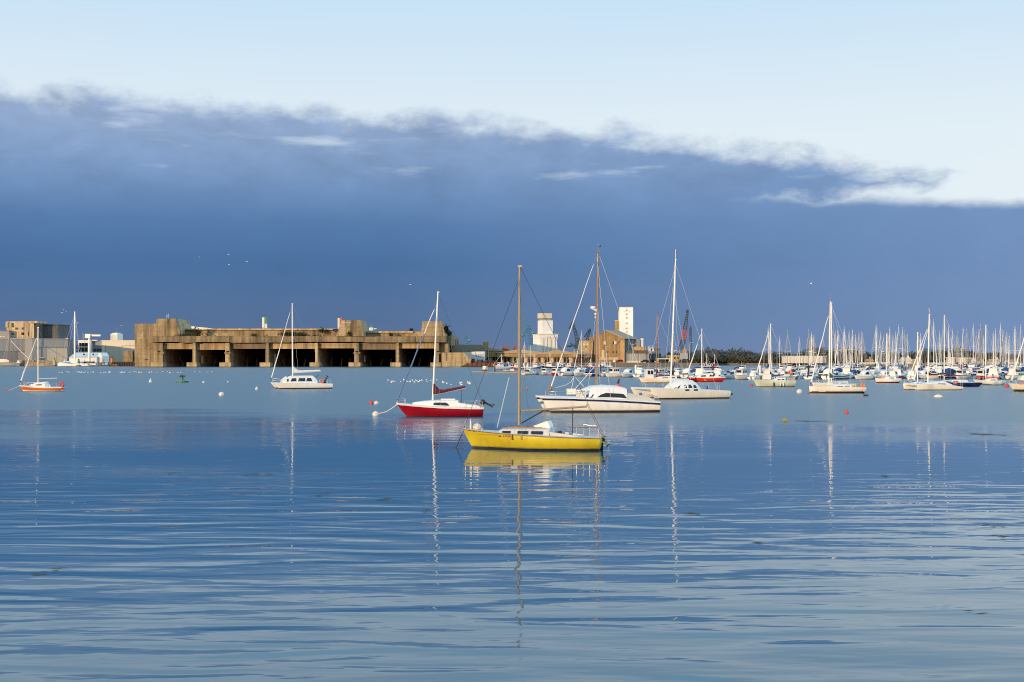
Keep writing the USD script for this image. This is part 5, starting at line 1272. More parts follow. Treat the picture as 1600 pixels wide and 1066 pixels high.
# rust barge and wrecks
b = B(748, 700, 0); x, z = b.x, b.z
T = b.T("rusty_barge", "rust-brown derelict barge lying under the concrete pier's end", "barge")
m = MB(); m.prism([(x(722), .6), (x(727), z(569.5)), (x(733), z(567.5)), (x(776), z(567)), (x(779), z(569)), (x(779), -.5), (x(724), -.5)], -4, 4); m.build("hull", M["rust"], T)
for k in range(7):
    MB().box(x(730 + 7 * k), x(732 + 7 * k), -4.2, -3.9, .4, z(567.5)).build("frame_rib", M["rust_dark"], T)
MB().box(x(771), x(779), -3, 3, z(569), z(566.6)).build("deckhouse", M["rust"], T); MB().box(x(740), x(760), -3, 3, z(567.2), z(566)).build("hatch", M["rust_dark"], T); MB().box(x(720), x(788), -5, -4.1, -.4, .5).build("fender_beam", M["rust_dark"], T)
b = B(786, 690, 0); x, z = b.x, b.z
T = b.T("black_lighter", "low black steel lighter moored right of the rusty barge", "barge"); MB().prism([(x(777), -.5), (x(776), z(569.5)), (x(793), z(570)), (x(792), -.5)], -4, 4).build("hull", M["rust_dark"], T); MB().box(x(780), x(790), -3, 3, z(570.2), z(569)).build("hatch", M["black"], T)
b = B(758, 745, 1.5); x, z = b.x, b.z
T = b.T("scrap_heap", "dark heap of scrap metal on the quay behind the rusty barge", "scrap heap")
for k in range(46):
    s_ = rng.uniform(.5, 1.6); c = (x(rng.uniform(734, 776)), rng.uniform(-3, 3)); t = max(0, 1 - abs(c[0] - x(752)) / 12)
    m = MB(); bx = trimesh.creation.box(extents=[s_ * rng.uniform(.6, 2.2), s_, s_ * .7]); bx.apply_transform(trimesh.transformations.random_rotation_matrix(rng.uniform(size=3))); bx.apply_translation([c[0], c[1], .4 + rng.uniform(0, 2.2) * t]); m.mesh(bx); m.build("scrap_piece", M["rust_dark"] if k % 3 else M["black"], T)

# ---- white silo
b = B(852, 850, GZ, math.radians(20)); x, z = b.x, b.z; k = b.k
T = b.T("grain_silo", "tall stepped white grain silo with ribbed base and flat cap", "silo")
W1, W2 = 26 * k / math.cos(math.radians(20)) , 10.5 * k / math.sin(math.radians(20))
MB().box(-W1 / 2, W1 / 2, -W2 / 2, W2 / 2, 0, z(529)).build("silo_base", M["silo_white"], T)
MB().box(-W1 / 2 - .3, W1 / 2 + .3, -W2 / 2 - .3, W2 / 2 + .3, z(529), z(523.2)).build("upper_storey", M["silo_white"], T)
MB().box(-W1 / 2 - .6, W1 / 2 + .6, -W2 / 2 - .6, W2 / 2 + .6, z(523.2), z(522)).build("cornice", M["cream_wall"], T)
for a in (-W1 * .34, -W1 * .12, W1 * .1, W1 * .13, W1 * .36):
    m = MB(); m.tube([(a, -W2 / 2, 0), (a, -W2 / 2, z(529.2))], .45, 8); m.build("pilaster", M["cream_wall"], T, 40)
for a in np.linspace(-W2 * .42, W2 * .42, 4):
    m = MB(); m.tube([(-W1 / 2, a, 0), (-W1 / 2, a, z(529.2))], .7, 8); m.build("pilaster", M["silo_white"], T, 40)
for a in (-.08, .06, .34, .44):
    panel(T, W1 * a - .35, W1 * a + .35, z(528), z(526.4), -W2 / 2 - .3, M["grey"], d=.2)
t0, t1 = -W1 * .30, W1 * .32
MB().box(t0, t1, -W2 * .32, W2 * .36, z(522), z(501)).build("tower", M["silo_white"], T)
MB().box(t0 + .4, t0 + 6, -W2 * .28, W2 * .3, z(501), z(497.6)).build("glazed_neck", M["grey"], T); MB().box(t0 - .2, t0 + 6.6, -W2 * .33, W2 * .36, z(497.6), z(490.6)).build("head_house", M["cream_wall"], T)
MB().box(t0 - .3, t0 + 6.7, -W2 * .34, W2 * .37, z(490.6), z(490)).build("head_roof", M["silo_white"], T)

# ---- brown cold-store
ang = math.radians(-24)
b = B(948, 790, GZ, ang); x, z = b.x, b.z; k = b.k
T = b.T("cold_store", "big brown gabled building with a dark right flank and patched front", "building")
Wd = 53 * k / math.cos(ang); Dp = 24 * k / math.sin(-ang); hw = Wd / 2
ze, zr = z(528.5), z(516)
MB().prism([(-hw, 0), (-hw, ze - .2), (0, zr - .3), (hw, ze - .2), (hw, 0)], 0, .8).build("front_wall", M["brown_wall"], T)
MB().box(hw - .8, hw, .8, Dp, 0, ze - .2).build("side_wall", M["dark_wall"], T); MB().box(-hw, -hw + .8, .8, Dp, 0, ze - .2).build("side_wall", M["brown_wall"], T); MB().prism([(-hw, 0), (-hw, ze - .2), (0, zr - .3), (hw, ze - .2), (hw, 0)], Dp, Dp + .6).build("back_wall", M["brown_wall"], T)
for sd in (-1, 1):
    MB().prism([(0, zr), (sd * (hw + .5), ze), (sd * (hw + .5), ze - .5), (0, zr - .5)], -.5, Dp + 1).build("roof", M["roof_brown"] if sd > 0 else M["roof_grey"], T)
f = lambda px: (px - 948) * k / math.cos(ang)
panel(T, f(926.5), f(928.5), z(555), z(530), 0, M["void"], "loading_slot"); MB().box(f(968), f(975), -.25, .02, 0, ze - 1.2).build("corner_pilaster", M["ochre_wall"], T)
for a in (943.5, 945.2):
    panel(T, f(a), f(a + 1.2), z(538.5), z(533.5), 0, M["white_wall"], "window")
for a in (957.5, 959.3, 961.2):
    panel(T, f(a), f(a + 1.3), z(538), z(533.5), 0, M["white_wall"] if a > 958 else M["void"], "window")
for a in (948, 957, 962, 958, 962.5, 948.5):
    panel(T, f(a), f(a + .8), z(551.6), z(549), 0, M["void"], "small_window", d=.1)
MB().box(f(940.5), f(944.8), -.18, .02, z(560), z(547)).build("patched_render", M["brown_pale"], T); MB().box(f(936), f(966), -.12, .02, z(562.5), z(558.4)).build("patched_render", M["brown_pale"], T)
m = MB(); m.tube([(f(963), -.5, z(538)), (f(969), -.5, z(530.5))], .3, 6); m.build("drain_pipe", M["clad_dark"], T); m = MB(); m.tube([(f(968), -.4, 0), (f(968), -.4, ze - 2)], .2, 6); m.build("drain_pipe", M["clad_dark"], T)
for q in range(5):
    MB().box(hw - .02, hw + .12, Dp * (.12 + .18 * q), Dp * (.16 + .18 * q), z(550), z(530)).build("buttress", M["clad_grey"] if q % 2 else M["dark_wall"], T)
b = B(914, 800); x, z = b.x, b.z
T = b.T("annex", "pale ochre annex with white window frames left of the brown building", "building")
MB().box(x(907), x(922), 0, 14, 0, z(532.6)).build("wall", M["brown_pale"], T); MB().box(x(906.6), x(922), -.3, 14, z(532.6), z(531.8)).build("parapet", M["brown_wall"], T); MB().box(x(921), x(922.3), -.5, 2, z(532), z(529)).build("chimney", M["white_wall"], T)
for a in (911.5, 917.5):
    panel(T, x(a), x(a + 2), z(539.5), z(536.6), 0, M["white_wall"])
panel(T, x(914), x(917), z(542.8), z(541), 0, M["conc_dark"])
# ---- white tower with a column of windows
b = B(978, 920, GZ, math.radians(-6)); x, z = b.x, b.z; k = b.k
T = b.T("concrete_tower", "tall cream concrete tower with a single column of small windows", "tower")
MB().box(x(967.8), x(989), 0, 12, 0, z(480.4)).build("wall", M["silo_white"], T); MB().box(x(967.4), x(989.4), -.4, 12.4, z(480.4), z(479.8)).build("coping", M["cream_wall"], T)
MB().box(x(961), x(967.8), 1, 11, 0, z(501.6)).build("stair_wing", M["ochre_wall"], T); MB().box(x(960.7), x(967.8), .7, 11.2, z(501.6), z(500.8)).build("wing_coping", M["cream_wall"], T); MB().box(x(966.2), x(967.8), .5, 11.4, z(501), z(486.5)).build("shaft", M["cream_wall"], T)
for zz in (485, 491.2, 496.8, 505.4, 513.2, 518.8):
    for a in (977.5, 979.2):
        panel(T, x(a), x(a + 1.3), z(zz + 1.3), z(zz - 1.2), 0, M["grey"], frame=None, d=.15)
for a, zz in ((975, 487.3), (983, 487.2), (982.2, 512.8), (973.5, 514.4)):
    panel(T, x(a), x(a + 1), z(zz + .6), z(zz - .6), 0, M["grey"], d=.15)
# ---- smaller port buildings
b = B(995, 745); x, z = b.x, b.z
T = b.T("net_store", "grey walled store with dark pitched roof and cream base", "building")
MB().box(x(982), x(1009), 0, 14, 0, z(564)).build("base", M["cream_wall"], T); MB().box(x(982), x(1009), -.02, 14, z(564), z(552)).build("wall", M["clad_grey"], T); MB().box(x(1009), x(1013), .5, 14, 0, z(552)).build("wing", M["clad_dark"], T)
MB().prism([(x(981), z(552)), (x(985), z(547.5)), (x(1012), z(547.5)), (x(1014), z(552))], -.8, 15).build("roof", M["roof_dark"], T); MB().box(x(993), x(1011), 6, 14, z(547.5), z(541.8)).build("brick_upper", M["ochre_wall"], T)
for a in (985, 1000):
    m = MB(); m.tube([(x(a), -.2, 0), (x(a), -.2, z(552))], .12, 5); m.build("drain_pipe", M["white_wall"], T)
MB().box(x(996.8), x(1002), 8, 12, z(541.8), z(530)).build("vent_stack", M["clad_dark"], T); m = MB(); m.tube([(x(1006), 10, z(545)), (x(1006), 10, z(531))], .9, 10); m.tube([(x(1006), 10, z(531)), (x(1006.3), 10, z(528.5))], [1.3, .8], 10); m.build("chimney", M["white_wall"], T)
b = B(1023, 775); x, z = b.x, b.z
T = b.T("ice_plant", "white framed open-sided ice plant between the masts", "building")
MB().box(x(1015), x(1033), 0, 10, 0, z(552.5)).build("lower_wall", M["dark_wall"], T)
for a in (1015, 1020.5, 1026, 1032):
    MB().box(x(a), x(a + 1), 0, .8, z(552.5), z(544.5)).build("column", M["white_wall"], T)
MB().box(x(1014.4), x(1033.6), -.3, 10, z(544.5), z(543.4)).build("roof", M["white_wall"], T); MB().box(x(1016), x(1032), 2, 10, z(552.5), z(544.5)).build("glazing", M["pale_blue"], T)
m = MB()
for a in (1016, 1020, 1026, 1031):
    m.line((x(a), 2, z(543.4)), (x(a), 2, z(540 + (a % 3))), .12)
m.build("roof_vents", M["wire_light"], T)
b = B(1044, 735); x, z = b.x, b.z
T = b.T("quay_shelter", "long white-edged open shelter with pale columns on the fishing quay", "shelter")
MB().box(x(1027), x(1053), 0, 8, z(561.4), z(560)).build("roof", M["white_wall"], T); MB().box(x(1028), x(1052), 6, 7.5, 0, z(561.4)).build("back_wall", M["void"], T)
for a in (1027.5, 1037, 1045.5, 1051):
    MB().box(x(a), x(a + 1.4), .3, 1, 0, z(561.4)).build("column", M["white_wall"], T)
b = B(1053, 760); x, z = b.x, b.z
T = b.T("ochre_house", "ochre flat-roofed harbour office with dark windows", "building")
MB().box(x(1041), x(1066), 0, 10, 0, z(556.2)).build("wall", M["ochre_wall"], T); MB().box(x(1040.6), x(1066.4), -.3, 10, z(556.2), z(555.3)).build("roof", M["brown_pale"], T)
for a in (1043, 1048, 1053, 1058, 1062):
    panel(T, x(a), x(a + 2.4), z(561), z(558.4), 0, M["void"])

# ---- cranes
def lattice(T, a, b_, w0, w1, r, m, n=8, name="jib"):
    a, b_ = np.array(a, float), np.array(b_, float); d = (b_ - a) / np.linalg.norm(b_ - a)
    s1 = np.cross(d, [0, 1, 0]); s1 /= np.linalg.norm(s1); s2 = np.cross(d, s1); mb = MB(); prev = None
    for i in range(n + 1):
        t = i / n; w = w0 + (w1 - w0) * t; c = a + (b_ - a) * t
        q = [c + s1 * w * i1 + s2 * w * i2 for i1, i2 in ((-1, -1), (1, -1), (1, 1), (-1, 1))]
        if prev:
            for j in range(4):
                mb.line(prev[j], q[j], r); mb.line(prev[j], q[(j + 1) % 4], r * .7)
        prev = q
    return mb.build(name, m, T)
b = B(1070, 725); x, z = b.x, b.z
T = b.T("mobile_harbour_crane", "mobile harbour crane with raised black and pink lattice jib", "crane")
lattice(T, (x(1063), 0, z(547)), (x(1067.5), 0, z(531)), 1.0, 1.1, .16, M["crane_black"], 5); lattice(T, (x(1067.5), 0, z(531)), (x(1070), 0, z(515.5)), 1.1, 1.1, .22, M["crane_red"], 5); lattice(T, (x(1070), 0, z(515.5)), (x(1074.5), 0, z(486.5)), 1.0, .35, .16, M["crane_black"], 8)
MB().box(x(1063), x(1074), -2, 2, z(561), z(552)).build("machine_house", M["grey"], T); MB().box(x(1066), x(1072), -1.2, 1.2, z(552), z(545)).build("tower_cab", M["ochre_wall"], T); MB().box(x(1061), x(1076), -3, 3, .8, z(562.5)).build("chassis", M["crane_dark"], T)
m = MB(); m.line((x(1074.5), 0, z(486.5)), (x(1071), 0, z(546)), .10); m.line((x(1074.5), 0, z(486.5)), (x(1076.5), 0, z(550)), .07); m.build("cable", M["wire"], T); m = MB(); m.tube([(x(1074), -.6, z(486.3)), (x(1074), .6, z(486.3))], .8, 10); m.build("sheave", M["crane_black"], T)
for a in (1062, 1066, 1071, 1075):
    m = MB(); m.tube([(x(a), -3.2, .8), (x(a), 3.2, .8)], .8, 10); m.build("wheel", M["black"], T)
b = B(1079, 800); x, z = b.x, b.z
T = b.T("lattice_mast", "slim green lattice mast with a head frame right of the mobile crane", "mast"); lattice(T, (0, 0, 0), (0, 0, z(519)), .7, .5, .12, M["crane_dark"], 12, "shaft"); MB().box(x(1077.3), x(1080.6), -.8, .8, z(524), z(512)).build("head_frame", M["crane_dark"], T); m = MB(); m.cyl((0, 0, z(512)), .5, 1.6, 6, .05); m.build("tip", M["crane_dark"], T)
def level_luffing(px, Y, label, mt, foot, knee, tip, back, base, hook=None):
    b = B(px, Y); x, z = b.x, b.z; T = b.T("dock_crane", label, "crane"); P = lambda q: (x(q[0]), 0, z(q[1]))
    lattice(T, P(foot), P(knee), .9, .6, .24, mt, 7, "boom"); lattice(T, P(knee), P(tip), .6, .35, .2, mt, 4, "fly_jib"); m = MB(); m.line(P(back), P(knee), .22, 5); m.line(P(foot), P(back), .3, 5); m.build("tie", mt, T)
    MB().box(x(foot[0] - 4), x(foot[0] + 4), -2.2, 2.2, z(base), z(foot[1])).build("machine_house", mt, T)
    m = MB()
    for sx in (-1, 1):
        for sy in (-1, 1):
            m.tube([(x(foot[0]) + sx * 3.2, sy * 3.2, 0), (x(foot[0]) + sx * 1.6, sy * 1.6, z(base))], .4, 6)
    m.build("portal_leg", mt, T); m = MB(); m.ball(P(back), 1.6, 1, (1.3, .8, .8)); m.build("counterweight", mt, T)
    if hook: m = MB(); m.line(P(tip), P(hook), .1); m.ball(P(hook), .5, 1); m.build("hook", mt, T)
level_luffing(826, 960, "pale blue dock crane behind the yellow boat's mast", M["crane_blue"], (831, 540), (826, 507), (817, 526), (833, 520), 552, (817, 531))
level_luffing(835, 1000, "second pale blue dock crane with its jib leaning right, beside the silo", M["crane_blue"], (829, 541), (822, 508), (837, 522), (816, 524), 553)
level_luffing(894, 930, "dark dock crane with a low grab arm behind the white furled jib", M["crane_dark"], (902, 535), (895, 503), (889, 514), (906, 530), 551)
level_luffing(914, 980, "small dark dock crane behind the ochre annex", M["crane_dark"], (917, 533), (922, 514), (913, 527), (926, 528), 548)
level_luffing(729, 1050, "small faint blue crane above the long shed roof", M["crane_blue"], (730, 538), (728, 523), (724, 533), (733, 532), 545)
b = B(893, 925); x, z = b.x, b.z
T = b.T("grab_crane", "dark grab crane arm reaching left beneath the dark dock crane", "crane"); m = MB(); m.tube([(x(905), 0, z(543)), (x(897), 0, z(541)), (x(891), 0, z(536.5))], [1.0, .8, .6], 6); m.build("arm", M["crane_dark"], T); m = MB(); m.ball((x(889.5), 0, z(541)), 1.4, 1, (1.6, 1, .6)); m.build("grab", M["crane_dark"], T); MB().box(x(901), x(909), -2, 2, 0, z(540)).build("pedestal", M["crane_dark"], T)
# ================================================================== fishing boats along the port quay
def trawler(px0, px1, pyw, hullc, label, flip=False, th=0.0, housec="deck_white", mast_top=None, hfac=1.0, stripe=None):
    Y = water_y(pyw); k = Y / F; Lm = (px1 - px0) * k / max(abs(math.cos(th)), .35); c = (px0 + px1) / 2
    T = thing("fishing_boat", label, "fishing boat", (wx(c, Y), Y, 0), th + (math.pi if flip else 0))
    h = Hull(-Lm / 2, -Lm / 2 + Lm * .09, Lm / 2, Lm / 2 - .1, Lm * .19 * hfac, Lm * .105 * hfac, Lm * .12 * hfac, Lm * .30, tr=.8, draft=.6, um=.45, full=.6, nu=14)
    h.build(T, M[hullc], bottom=M["antifoul_red"], boot=.25, stripe=(.35, .15), stripe_mat=M[stripe or "deck_white"])
    zd = Lm * .105 * hfac; w = Lm * .10; hh = Lm * .20
    H1 = House([(-Lm * .20, zd, zd + hh * .92, w, w * .85), (-Lm * .17, zd, zd + hh, w * 1.05, w * .9), (0, zd, zd + hh, w * 1.05, w * .9), (.05 * Lm, zd, zd + hh * .96, w, w * .85)], r=.1); H1.build(T, M[housec], "wheelhouse")
    for a in (-.16, -.09, -.02):
        H1.window(T, [(Lm * a, .62), (Lm * (a + .05), .62), (Lm * (a + .05), .9), (Lm * a, .9)])
    MB().box(-Lm * .21, -Lm * .200, -w * .7, w * .7, zd + hh * .62, zd + hh * .85).build("window", M["glass"], T)
    zt = mast_top and (H + (HZ - mast_top) * k) or Lm * .62
    m = MB(); m.tube([(-.02 * Lm, 0, zd + hh), (-.02 * Lm, 0, zt)], [.14, .08], 6); m.line((-.02 * Lm - .6, 0, zt * .85), (-.02 * Lm + .6, 0, zt * .85), .06); m.build("mast", M["deck_white"], T)
    m = MB()
    for sd in (-1, 1):
        m.tube([(Lm * .36, sd * w * 1.1, zd), (Lm * .36, sd * w * .8, zd + hh * 1.1)], .13, 6)
    m.tube([(Lm * .36, -w * .8, zd + hh * 1.1), (Lm * .36, w * .8, zd + hh * 1.1)], .13, 6); m.build("stern_gantry", M["deck_white"], T)
    m = MB(); m.tube([(Lm * .2, -w * .8, zd + .5), (Lm * .2, w * .8, zd + .5)], .45, 10); m.build("net_drum", M["blue"], T, 40)
    rail(T, [(-Lm * .44, -Lm * .05, Lm * .18 * hfac), (-Lm * .34, -Lm * .12, Lm * .155 * hfac), (-Lm * .24, -Lm * .135, Lm * .135 * hfac)], .9, r=.05, mid=False)
    MB().tube([(-.02 * Lm, 0, zt * .95), (-Lm * .47, 0, Lm * .19 * hfac)], .04, 4).build("forestay", M["wire_light"], T)
    m = MB(); m.cyl((.03 * Lm, -w * .5, zd + hh), .25, 1.0, 8); m.build("funnel", M["orange"], T, 40)
    return T
trawler(771, 797, 577.3, "pale_blue", "white and pale blue trawler seen left of the red trawler under the scrap heap", th=math.radians(35), mast_top=553, hfac=1.3)
trawler(796, 822, 576.4, "red", "dull red trawler behind the yellow boat's mast", th=math.radians(10))
trawler(821, 847, 576.0, "blue", "bright blue trawler with white wheelhouse at the fish quay", th=math.radians(8), mast_top=553, flip=True)
trawler(845, 875, 575.6, "navy", "dark navy trawler with white upperworks right of the bright blue one", th=math.radians(6), mast_top=551)
trawler(872, 884, 575.0, "navy", "short dark trawler squeezed beside the red trawler under the white furled jib", th=math.radians(60), flip=True)
trawler(879, 902, 574.8, "red", "bright red trawler beneath the dark dock crane", th=math.radians(4), mast_top=558)
trawler(913, 934, 574.6, "orange", "orange hulled trawler at the foot of the brown building", th=math.radians(20), housec="hull_cream")
trawler(934, 956, 574.4, "hull_white", "white trawler with blue band before the brown building", th=math.radians(-25), stripe="blue", hfac=1.2)
trawler(1109, 1124, 575.2, "navy", "black and red trawler, bow to the right, at the end of the port", th=math.radians(35), flip=True, housec="crane_red", mast_top=553, hfac=1.3, stripe="red")
trawler(1097, 1111, 575.0, "rust", "rust brown trawler beside the black and red one", th=math.radians(40), flip=True, mast_top=552, hfac=1.3)

# ---- quay clutter
for k, (a, c, t, mt, nm, lb, ct) in enumerate(((971, 991, 567.3, "clad_dark", "net_rack", "dark slatted net rack on the fishing quay", "net rack"), (990, 1006, 569.2, "black", "net_heap", "heap of black nets right of the slatted net rack", "net heap"), (896, 921, 559.5, "rust_dark", "gear_shed", "dark ramshackle gear shed left of the brown building", "shed"), (1054, 1064, 568, "clad_dark", "fuel_hut", "dark hut below the ochre harbour office", "hut"))):
    b = B((a + c) / 2, 722, GZ); x, z = b.x, b.z; T = b.T(nm, lb, ct)
    n = 8
    for q in range(n):
        w0 = x(a) + (x(c) - x(a)) * q / n
        MB().box(w0 + .05, w0 + (x(c) - x(a)) / n - .05, -.2 * (q % 2), 2.5, 0, z(t) * (1 + .12 * (rng.uniform(-1, 1) if nm != "net_rack" else 0))).build("slat" if nm == "net_rack" else "panel", M[mt], T)
    if nm == "net_rack": MB().box(x(a) - .2, x(c) + .2, -.4, 2.7, z(t), z(t) + .25).build("top_rail", M["clad_grey"], T)
b = B(960, 722, GZ); x, z = b.x, b.z; T = b.T("ice_silo", "small white cylindrical tank before the brown building", "tank"); m = MB(); m.cyl((0, 0, 0), .75, z(563.5), 12); m.cyl((0, 0, z(563.5)), .75, .5, 12, .1); m.build("tank", M["white_wall"], T, 40); MB().box(-.8, .8, -.8, .8, 0, .3).build("plinth", M["conc_dark"], T)
def lamp_post(px, top, Y, label, arms=1):
    b = B(px, Y); T = b.T("lamp_post", label, "lamp post"); z = b.z; m = MB(); m.tube([(0, 0, 0), (0, 0, z(top))], [.14, .09], 6); m.build("pole", M["wire_light"], T)
    for sd in ((1,) if arms == 1 else (-1, 1)):
        m = MB(); m.tube([(0, 0, z(top)), (sd * 1.6, 0, z(top) + .15)], .07, 5); m.build("arm", M["wire_light"], T); m = MB(); m.box(sd * 1.2, sd * 2.3, -.2, .2, z(top) + .08, z(top) + .28); m.build("lamp_head", M["grey"], T)
lamp_post(763, 547, 780, "twin-armed lamp post left of the yellow boat's mast", 2); lamp_post(781.5, 540, 800, "tall thin lamp post above the brown fish-market roof")
lamp_post(989, 538, 740, "lamp post in front of the grey net store", 2); lamp_post(947, 542, 730, "lamp post before the brown building's patched front"); lamp_post(1013, 541, 745, "lamp post beside the net store's dark wing"); lamp_post(897, 546, 760, "lamp post by the gear shed")
lamp_post(1077, 536, 722, "lamp post right of the mobile harbour crane")
for k, (px, c, lb) in enumerate(((1007, "black", "black car parked on the quay beside the net heap"), (1016, "navy", "dark blue car parked under the ice plant"), (1022, "grey", "grey car parked right of the dark blue one"), (1034, "black", "black van parked beside the open shelter"), (968, "maroon", "dark red car parked near the net rack"), (1050, "grey", "grey van under the shelter's right end"))):
    b = B(px, 723, GZ); T = b.T("parked_car", lb, "car"); van = "van" in lb; hh = 1.0 if van else .75
    m = MB(); m.prism([(-2.1, .35), (-2.1, .9), (-1.9, 1.0), (2.0, 1.0), (2.15, .85), (2.15, .35)], -.85, .85); m.build("body", M[c], T); m = MB(); m.prism([(-1.3, 1.0), (-.8, 1.0 + hh), (1.6, 1.0 + hh), (2.0, 1.0)], -.75, .75); m.build("cabin", M[c] if van else M["glass"], T)
    for a in (-1.3, 1.3):
        m = MB(); m.tube([(a, -.9, .33), (a, .9, .33)], .33, 10); m.build("wheel", M["black"], T)

# ================================================================== far shore: wood, warehouse, houses
def clump(n, r, hgt, seed):
    g = np.random.default_rng(seed); m = MB()
    for _ in range(n):
        d = g.normal(size=3); d /= np.linalg.norm(d); q = d * g.uniform(.55, 1.0) ** .5
        p = np.array([q[0] * r, q[1] * r, hgt * .55 + q[2] * hgt * .42]) * [1, 1, 1]
        s = r * g.uniform(.16, .34); e = g.normal(size=(3, 3)) * s
        m.add(np.vstack([p, p + e[0], p + e[1], p + e[2]]), [(0, 1, 2), (0, 2, 3)])
    return m
def tree_proto(path, n, r, hgt, mat, seed):
    x = UsdGeom.Xform.Define(stage, path).GetPrim()
    m = MB(); m.tube([(0, 0, 0), (.1, 0, hgt * .35), (0, .1, hgt * .7)], [.28, .2, .08], 5)
    for k in range(3):
        a = k * 2.1; m.tube([(0, 0, hgt * .3), (math.cos(a) * r * .5, math.sin(a) * r * .5, hgt * .55)], [.12, .05], 4)
    m.build("trunk", M["trunk"], x); clump(n, r, hgt, seed).build("crown", mat, x)
    return x
fo = UsdGeom.PointInstancer.Define(stage, "/World/forest")
tag(fo, label="dark far-off wood along the opposite shore at the right", cat="forest", kind="stuff")
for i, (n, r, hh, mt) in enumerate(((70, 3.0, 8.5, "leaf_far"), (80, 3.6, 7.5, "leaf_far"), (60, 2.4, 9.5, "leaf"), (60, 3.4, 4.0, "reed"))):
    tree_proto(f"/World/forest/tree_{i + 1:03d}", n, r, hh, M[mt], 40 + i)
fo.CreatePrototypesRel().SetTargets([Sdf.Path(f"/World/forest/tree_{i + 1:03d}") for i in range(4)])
pts, idx, sc, ori = [], [], [], []
g = np.random.default_rng(11)
for k in range(1300):
    row = k % 5; px = g.uniform(1040, 1680); Y = 918 + row * 12 + g.uniform(-4, 4) + (35 if px < 1120 else 0)
    sz = g.uniform(.65, 1.1) * (1 + .16 * math.sin(px * .035) + .10 * math.sin(px * .11))
    kind = 3 if row == 0 and g.uniform() < .75 else int(g.integers(0, 3))
    pts.append((wx(px, Y), Y, 1.5)); idx.append(kind); sc.append((sz * g.uniform(.9, 1.2), sz * g.uniform(.9, 1.2), sz)); a = g.uniform(0, 6.28); ori.append(Gf.Quath(math.cos(a / 2), 0, 0, math.sin(a / 2)))
fo.CreatePositionsAttr(Vt.Vec3fArray([Gf.Vec3f(*map(float, p)) for p in pts])); fo.CreateProtoIndicesAttr(Vt.IntArray(idx)); fo.CreateScalesAttr(Vt.Vec3fArray([Gf.Vec3f(*map(float, s)) for s in sc])); fo.CreateOrientationsAttr(Vt.QuathArray(ori))

b = B(1259, 896, 1.6); x, z = b.x, b.z
T = b.T("shore_warehouse", "long white warehouse with regular pilasters on the far shore", "warehouse")
MB().box(x(1228), x(1291), 0, 14, 0, z(557.2)).build("wall", M["white_wall"], T); MB().box(x(1227.5), x(1291.5), -.5, 14.5, z(557.2), z(556.2)).build("roof", M["pale_blue"], T)
for k in range(13):
    MB().box(x(1228.5 + 5.05 * k), x(1230 + 5.05 * k), -.7, 0, 0, z(557.2)).build("pilaster", M["cream_wall"], T)
    if k < 12: panel(T, x(1230.6 + 5.05 * k), x(1233 + 5.05 * k), z(566), z(560), 0, M["pale_blue"], d=.2)
def house(px0, px1, eave, ridge, Y, label, wall, roof, nwin=3, floors=2, base=1.6, name="house", cat="house", flat_roof=False):
    b = B((px0 + px1) / 2, Y, base); x, z = b.x, b.z; T = b.T(name, label, cat); k = b.k
    d = max(6, (px1 - px0) * k * .6); he = z(eave)
    MB().box(x(px0), x(px1), 0, d, 0, he).build("wall", M[wall], T)
    if flat_roof:
        MB().box(x(px0) - .3, x(px1) + .3, -.3, d + .3, he, he + max(.4, z(ridge) - he)).build("roof", M[roof], T)
    else:
        m = MB(); a, c = x(px0) - .4, x(px1) + .4; m.add([(a, -.5, he - .1), (c, -.5, he - .1), (c, d / 2, z(ridge)), (a, d / 2, z(ridge)), (c, d + .5, he - .1), (a, d + .5, he - .1)], [(0, 1, 2), (0, 2, 3), (3, 2, 4), (3, 4, 5), (0, 3, 5), (1, 4, 2), (0, 5, 4), (0, 4, 1)]); m.build("roof", M[roof], T)
        MB().box(x(px1) - 1.6, x(px1) - .7, d * .35, d * .55, he, z(ridge) + 1.0).build("chimney", M[wall], T)
    for f in range(floors):
        for q in range(nwin):
            w0 = x(px0) + (x(px1) - x(px0)) * (q + .3) / nwin; w1 = w0 + (x(px1) - x(px0)) * .36 / nwin
            z0 = he * (f + .3) / floors; panel(T, w0, w1, z0, z0 + he * .42 / floors, 0, M["grey"], d=.08)
    return T
house(1333, 1351, 568.5, 567.3, 652, "low cream clubhouse with flat roof behind the pontoons", "cream_wall", "white_wall", 4, 1, flat_roof=True)
house(1351, 1392, 567.2, 566, 690, "long low cream marina building with flat roof", "cream_wall", "cream_wall", 7, 1, flat_roof=True)
house(1357, 1365, 564, 561, 700, "narrow ochre gabled house behind the long marina building", "ochre_wall", "roof_brown", 2, 2)
house(1390, 1405, 569, 567.8, 655, "cream boatyard office below the dark clump of trees", "cream_wall", "white_wall", 3, 1, flat_roof=True)
house(1411, 1424, 564, 558.5, 760, "white gabled house with pale roof left of the racing catamaran's mast", "white_wall", "cream_wall", 3, 2)
house(1425, 1440, 566.5, 561, 790, "cream house with brown roof just left of the racing catamaran's mast", "cream_wall", "roof_brown", 3, 2)
house(1455, 1480, 568, 566.8, 680, "low cream sail loft between the masts", "cream_wall", "cream_wall", 5, 1, flat_roof=True)
house(1484, 1491.5, 559.5, 558.5, 700, "narrow cream tower block of the boatyard", "cream_wall", "white_wall", 2, 3, flat_roof=True)
house(1496, 1511, 560.5, 559, 700, "larger left block of the cream boatyard sheds", "cream_wall", "white_wall", 3, 2, flat_roof=True)
house(1511, 1524, 560, 558.6, 706, "right block of the cream boatyard sheds with ochre roof edge", "cream_wall", "ochre_wall", 3, 2, flat_roof=True)
house(1524, 1540, 567, 564.5, 690, "low ochre boat store right of the boatyard sheds", "ochre_wall", "roof_brown", 3, 1)
